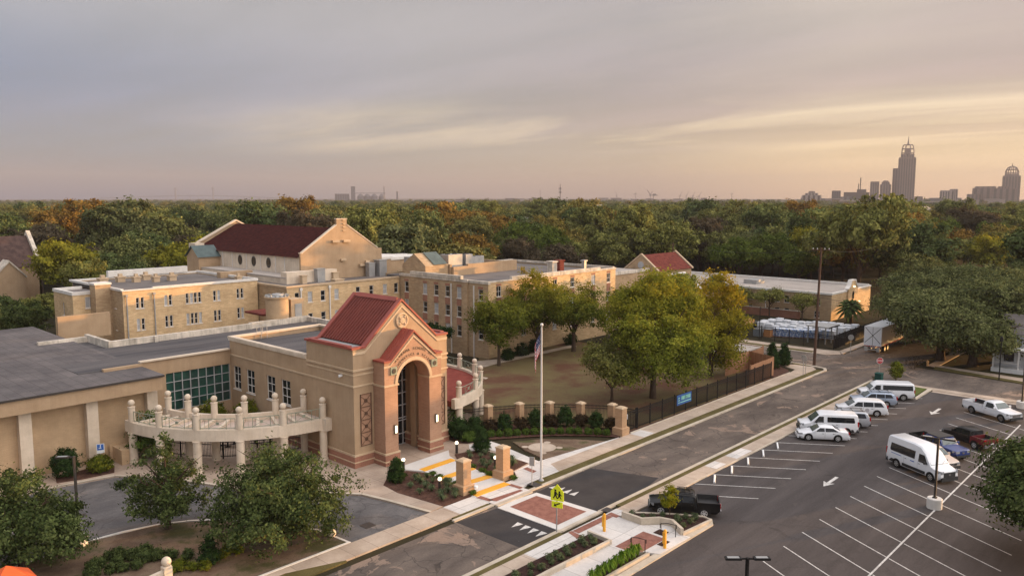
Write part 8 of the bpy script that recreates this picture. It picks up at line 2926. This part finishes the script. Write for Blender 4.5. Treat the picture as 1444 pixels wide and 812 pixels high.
# --- big live oaks on the right
for (x, y, r, h, sd, lab) in ((127.5, 32.0, 8.8, 10.8, 101, 'spreading live oak at the street corner, over the white trailer'), (126.8, 27.6, 6.4, 8.8, 103, 'smaller live oak between the corner oak and the white porch house'),
                              (138, 30.0, 10.5, 12.0, 102, 'tall live oak behind the corner oak'), (139.5, 22.5, 9.5, 12.5, 104, 'tall live oak behind the roof of the white porch house'), (149, 36, 10.5, 12, 105, 'live oak along the street beyond the white trailer'),
                              (151, 25.5, 11, 13, 106, 'big live oak at the right edge, second row behind the porch house'), (164, 40, 10, 12, 107, 'live oak far along the street behind the trailer'), (166, 29, 11, 13, 108, 'live oak in the middle distance at far right')):
    q = crown_np(blobs_round(r, h * .44, h * .56, 14, sd, .40), 1150, 62, 1.0, 0.24, sd, shell=.74)
    plant('live_oak', lab, 'tree', x, y, 0, q, F_live, trunk_mb(h * .9, .6, 2.2, r * .85, 9, sd, lean=.03), 'live oaks by the side street')

# --- the wood behind the campus: individual trees near, one mass beyond
RND = [(0.0, (0.60, 0.78, 0.62)), (0.20, (0.85, 1.02, 0.74)), (0.38, (1.15, 1.15, 0.8)), (0.54, (0.78, 0.84, 0.74)), (0.72, (1.45, 1.42, 0.80)), (0.86, (1.12, 1.12, 0.80)), (0.96, (1.55, 1.20, 0.66)), (1.0, (1.9, 1.3, 0.6))]
F_wood = foliage('woodland_leaves', [(0.036, 0.041, 0.021), (0.105, 0.112, 0.053), (0.21, 0.208, 0.10), (0.29, 0.275, 0.145)], 0.30, rand=RND, trans=0.2)
F_orange = foliage('orange_leaves', [(0.075, 0.048, 0.014), (0.18, 0.108, 0.026), (0.31, 0.185, 0.042), (0.40, 0.25, 0.06)], 0.33)
F_yellow = foliage('yellow_green_leaves', [(0.06, 0.072, 0.012), (0.16, 0.17, 0.024), (0.29, 0.27, 0.04), (0.40, 0.35, 0.055)], 0.33, top=(7, 16, (0.46, 0.33, 0.02), 0.6))
F_ygreen = foliage('fresh_green_leaves', [(0.035, 0.055, 0.012), (0.08, 0.11, 0.022), (0.14, 0.175, 0.035), (0.19, 0.22, 0.05)], 0.33)
F_brown = foliage('thin_brown_leaves', [(0.05, 0.04, 0.025), (0.10, 0.08, 0.05), (0.15, 0.115, 0.075)], 0.4)
variants = []
for k, (r, h, cz, rz, nb) in enumerate(((6.6, 15.5, 9.6, 5.4, 13), (7.4, 14.5, 8.8, 5.0, 14), (5.8, 16.5, 10.2, 5.9, 12), (8.0, 15.0, 9.2, 5.2, 15), (5.2, 13.5, 8.4, 4.8, 11))):
    q = crown_np(blobs_round(r, rz, cz, nb + 1, 200 + k, .37), 270, 56, 0.9, 0.34, 200 + k, shell=.80, up=.25)
    me = np_mesh('crown', q, F_wood)
    tm = trunk_mb(h * .92, .3, 3.4, r * .7, 6, 200 + k, sub=2)
    tme = tm.build('trunk', M_bark, smooth=50)
    variants.append((me, tme.data, tme))
for v in variants:
    bpy.data.objects.remove(v[2])

block = [(28, 38, 44, 62), (31, 124, 49, 190), (36, 108, 70, 140), (60, 98, 90, 145), (80, 76, 122, 112), (100, 76, 136, 108), (108, 76, 158, 106), (112, 44, 186, 122), (18, 186, 62, 212), (114, -40, 168, 46), (-60, -80, 108, 110), (100, 30, 172, 46), (172, 34, 300, 44), (60, 140, 100, 150)]


def free(x, y):
    return not any(a - 4 < x < c + 4 and b - 4 < y < d + 4 for a, b, c, d in block)


def visible(x, y, lim=35.5):
    a = math.degrees(math.atan2(y, x)) - 42.7
    return abs(a) < lim


WL = ['dark green woodland tree beyond the campus roofs', 'olive woodland tree beyond the campus roofs', 'brownish woodland tree beyond the campus roofs']


def wood_tree(x, y, k, s, rot, label, mt=None, name='woodland_tree', group='trees of the near wood', cat='tree', sz=1.0):
    t = thing(name, label, cat, (0, 0, 0), group)
    cr_ = bpy.data.objects.new('crown', variants[k][0]); COL.objects.link(cr_); cr_.parent = t
    if mt is not None:
        cr_.material_slots[0].link = 'OBJECT'
        cr_.material_slots[0].material = mt
    tk = bpy.data.objects.new('trunk', variants[k][1]); COL.objects.link(tk); tk.parent = t
    t.location = (x, y, 0); t.rotation_euler = (0, 0, rot); t.scale = (s, s, s * sz)
    return t


rg = random.Random(77)
placed = []
special = [  # px-free world positions: x, y, variant, scale, material, label
    (91.8, 278.1, 3, 1.62, F_orange, 'tall orange brown tree on the horizon at far left'), (100.5, 279.8, 0, 1.25, F_orange, 'second orange brown tree, right of the tallest one at far left'),
    (58.4, 179.5, 0, 1.05, F_yellow, 'big yellow green tree right of the gabled house at far left'), (56.0, 161.0, 2, .78, F_olive, 'olive tree below the big yellow green one at far left'),
    (80.6, 167.4, 1, 1.16, F_yellow, 'bright yellow green tree at the left end of the auditorium roof'), (178.8, 194.2, 3, 1.55, F_orange, 'broad orange brown tree beyond the auditorium, near the centre'),
    (197.7, 193.0, 1, 1.42, F_orange, 'smaller orange tree right of the broad orange brown one'), (166.8, 263.5, 2, 1.55, F_orange, 'thin orange tree on the horizon left of the grain terminal'),
    (191, 96.4, 1, 1.0, F_ygreen, 'fresh green tree behind the long brick building, left of its roof hatch'), (207, 97.5, 3, 1.0, F_ygreen, 'fresh green tree behind the long brick building, above its roof hatch'), (195, 82, 4, .9, F_ygreen, 'fresh green tree behind the long brick building, left of the utility pole'),
    (217.1, 88.0, 0, 1.1, F_yellow, 'yellow green crown above the fresh green trees behind the long brick building'), (247.2, 50.5, 0, .95, F_yellow, 'yellow green tree above the oaks at far right'), (266.5, 66.6, 4, 1.15, F_orange, 'amber tree in the wood below the skyline at right'),
    (378.4, 78.6, 1, 1.3, F_orange, 'orange brown tree below the domed tower'), (141.7, 127.8, 2, .92, F_brown, 'thin brown leafless looking tree behind the central dormitory'), (150, 121, 4, 1.0, F_brown, 'second thin brown tree behind the central dormitory'),
    (79, 178, 4, .8, F_brown, 'brown thin tree behind the left dormitory roof'), (69, 164, 1, .66, F_olive, 'low olive tree behind the left dormitory roof'),
    (38, 148, 4, .62, F_oak, 'dark low tree in front of the gabled house at far left'), (45, 152, 1, .55, F_olive, 'small olive tree in front of the gabled house, right of the dark low one'), (36, 134, 3, .6, F_oak, 'dark spreading tree at the left edge behind the hall roof'),
    (334.6, 140.9, 2, 1.45, F_orange, 'russet tree on the horizon below the pale hotel block'), (208.3, 118, 2, 1.15, F_brown, 'thin brown tree in the wood right of centre'), (247.3, 176.3, 0, 1.3, F_orange, 'orange tree in the wood right of the cell tower'),
]
for (x, y, k, s, mt, lab) in special:
    wood_tree(x, y, k, s, rg.uniform(0, 6), lab, mt, group=None)
    placed.append((x, y, 6.0 * s))
sight = [(math.atan2(p[1], p[0]), math.hypot(p[0], p[1])) for p in placed]      # keep the marked trees in sight
cand = []
tries = 0
while tries < 30000:
    tries += 1
    a = R(42.7 + rg.uniform(-35, 35.5)); d = math.sqrt(rg.uniform(95 ** 2, 470 ** 2))
    x, y = d * math.cos(a), d * math.sin(a)
    if not free(x, y):
        continue
    if any(d < ds and d > ds - 80 and abs(a - as_) < 6.5 / ds for as_, ds in sight):
        continue
    s = rg.choice((rg.uniform(.78, 1.05), rg.uniform(1.05, 1.5)))
    rr = 5.6 * s
    if any((x - p[0]) ** 2 + (y - p[1]) ** 2 < (0.74 * (rr + p[2])) ** 2 for p in placed):
        continue
    placed.append((x, y, rr)); cand.append((d, x, y, s))
cand.sort()
NEAR = 270
for (d, x, y, s) in cand[:NEAR]:
    k = rg.randrange(5)
    u = rg.random()
    if u < .10:
        wood_tree(x, y, k, s * .95, rg.uniform(0, 6.28), 'thin brown tree standing in the green wood beyond the school', F_brown, group='thin brown trees in the near wood', sz=rg.uniform(.9, 1.15))
    elif u < .15:
        wood_tree(x, y, k, s, rg.uniform(0, 6.28), 'rust orange tree standing in the green wood beyond the school', F_orange, group='rust orange trees in the near wood', sz=rg.uniform(.9, 1.1))
    elif u < .20:
        wood_tree(x, y, k, s, rg.uniform(0, 6.28), 'olive yellow tree standing in the green wood beyond the school', F_olive, group='olive yellow trees in the near wood', sz=rg.uniform(.9, 1.1))
    elif u < .28:
        wood_tree(x, y, k, s, rg.uniform(0, 6.28), 'fresh green tree standing out in the wood beyond the school', F_ygreen, group='fresh green trees in the near wood', sz=rg.uniform(.9, 1.15))
    else:
        wood_tree(x, y, k, s, rg.uniform(0, 6.28), 'broad leaved dark green tree in the wood beyond the school buildings', None, sz=rg.uniform(.85, 1.2))
# a few house roofs showing through the wood
for i, (px, d, hr, lab) in enumerate(((735, 330, 0, 'pale'), (905, 420, 1, 'white'), (1012, 520, 2, 'grey'), (560, 430, 0, 'tan'), (1180, 480, 1, 'brown'), (1300, 560, 0, 'cream'), (330, 420, 2, 'slate'), (845, 640, 1, 'whitish'))):
    a = R(42.7) - math.atan((px - 722) / 1125.0)
    x, y = d * math.cos(a) / math.cos(R(42.7) - a), d * math.sin(a) / math.cos(R(42.7) - a)
    t = thing('far_house', lab + ' house roof showing through the tree tops beyond the campus', 'house', (x, y, 0))
    hc = {'pale': (.4, .36, .32), 'white': (.6, .58, .55), 'grey': (.25, .24, .24), 'tan': (.4, .3, .2), 'brown': (.15, .1, .08), 'cream': (.5, .43, .34), 'slate': (.12, .12, .13), 'whitish': (.55, .52, .48)}[lab]
    z1 = 10.6 + d / 150.0
    m = MB(); m.box(x - 7, x + 7, y - 5, y + 5, 0, z1); m.build('wall', M_farpale, t)
    m = MB(); m.extx([(y - 5.6, z1), (y, z1 + 3.0), (y + 5.6, z1)], x - 7.5, x + 7.5); m.build('roof', mat('roof_' + lab, tuple(c * .55 for c in hc), None, rough=.9), t)
# the far wood: one mass of instanced crowns
pts, scl, rots = [], [], []
for (d, x, y, s) in cand[NEAR:]:
    pts.append((x, y, 0)); scl.append(s); rots.append(rg.uniform(0, 6.28))
d = 465.0
while d < 3600:
    step = 9.0 + d * 0.009
    n = int(R(72) * d / step)
    for i in range(n):
        a = R(42.7 - 36) + R(72) * (i + rg.uniform(0, 1)) / n
        dd = d + rg.uniform(-.5, .5) * step
        x, y = dd * math.cos(a), dd * math.sin(a)
        sc_ = rg.choice((rg.uniform(.65, .95), rg.uniform(.9, 1.3)))
        pts.append((x, y, -0.5 - max(0.0, (dd - 700) / 700.0))); scl.append(sc_); rots.append(rg.uniform(0, 6.28))
    d += step * (1.0 + d / 1800.0)
pm_ = bpy.data.meshes.new('far_wood')
pm_.from_pydata(pts, [], [])
at_ = pm_.attributes.new('tree_scale', 'FLOAT', 'POINT'); at_.data.foreach_set('value', scl)
at_ = pm_.attributes.new('tree_turn', 'FLOAT', 'POINT'); at_.data.foreach_set('value', rots)
fw_o = bpy.data.objects.new('far_wood', pm_); COL.objects.link(fw_o)
tag(fw_o, 'dense mixed autumn wood covering the plain up to the horizon', 'woodland', kind='stuff')
ng = bpy.data.node_groups.new('wood_scatter', 'GeometryNodeTree')
ng.interface.new_socket('Geometry', in_out='INPUT', socket_type='NodeSocketGeometry')
ng.interface.new_socket('Geometry', in_out='OUTPUT', socket_type='NodeSocketGeometry')
gi = ng.nodes.new('NodeGroupInput'); go = ng.nodes.new('NodeGroupOutput')
iop = ng.nodes.new('GeometryNodeInstanceOnPoints')
gtoi = ng.nodes.new('GeometryNodeGeometryToInstance')
srcs = {}
for o in bpy.data.objects:
    if o.name.startswith('crown') and o.parent and o.parent.name.startswith('woodland_tree') and o.data in [v[0] for v in variants] and o.material_slots[0].link == 'DATA':
        srcs.setdefault(o.data.name, o)
for o in srcs.values():
    oi = ng.nodes.new('GeometryNodeObjectInfo'); oi.transform_space = 'ORIGINAL'; oi.inputs['Object'].default_value = o; oi.inputs['As Instance'].default_value = True
    ng.links.new(oi.outputs['Geometry'], gtoi.inputs[0])
na = ng.nodes.new('GeometryNodeInputNamedAttribute'); na.data_type = 'FLOAT'; na.inputs[0].default_value = 'tree_scale'
nb = ng.nodes.new('GeometryNodeInputNamedAttribute'); nb.data_type = 'FLOAT'; nb.inputs[0].default_value = 'tree_turn'
cx = ng.nodes.new('ShaderNodeCombineXYZ')
ng.links.new(nb.outputs[0], cx.inputs[2])
iop.inputs['Pick Instance'].default_value = True
ng.links.new(gi.outputs[0], iop.inputs['Points']); ng.links.new(gtoi.outputs[0], iop.inputs['Instance'])
ng.links.new(cx.outputs[0], iop.inputs['Rotation']); ng.links.new(na.outputs[0], iop.inputs['Scale'])
ng.links.new(iop.outputs[0], go.inputs[0])
md = fw_o.modifiers.new('scatter', 'NODES'); md.node_group = ng

# ------------------------------------------------------------------ haze over the plain
HAZE = 0.00014
m = MB()
m.box(-1260, 7760, -1260, 7760, -1.2, 232)
hm = bpy.data.materials.new('haze_air'); hm.use_nodes = True
hm.node_tree.nodes.remove(hm.node_tree.nodes['Principled BSDF'])
pv_ = N(hm.node_tree, 'ShaderNodeVolumePrincipled')
pv_.inputs['Color'].default_value = (0.44, 0.44, 0.49, 1)
pv_.inputs['Density'].default_value = HAZE
LK(hm.node_tree, pv_.outputs[0], hm.node_tree.nodes['Material Output'].inputs['Volume'])
if HAZE > 0:
    hz_o = m.build('haze', hm)
    tag(hz_o, 'thin morning haze over the wooded plain', 'haze', kind='stuff')
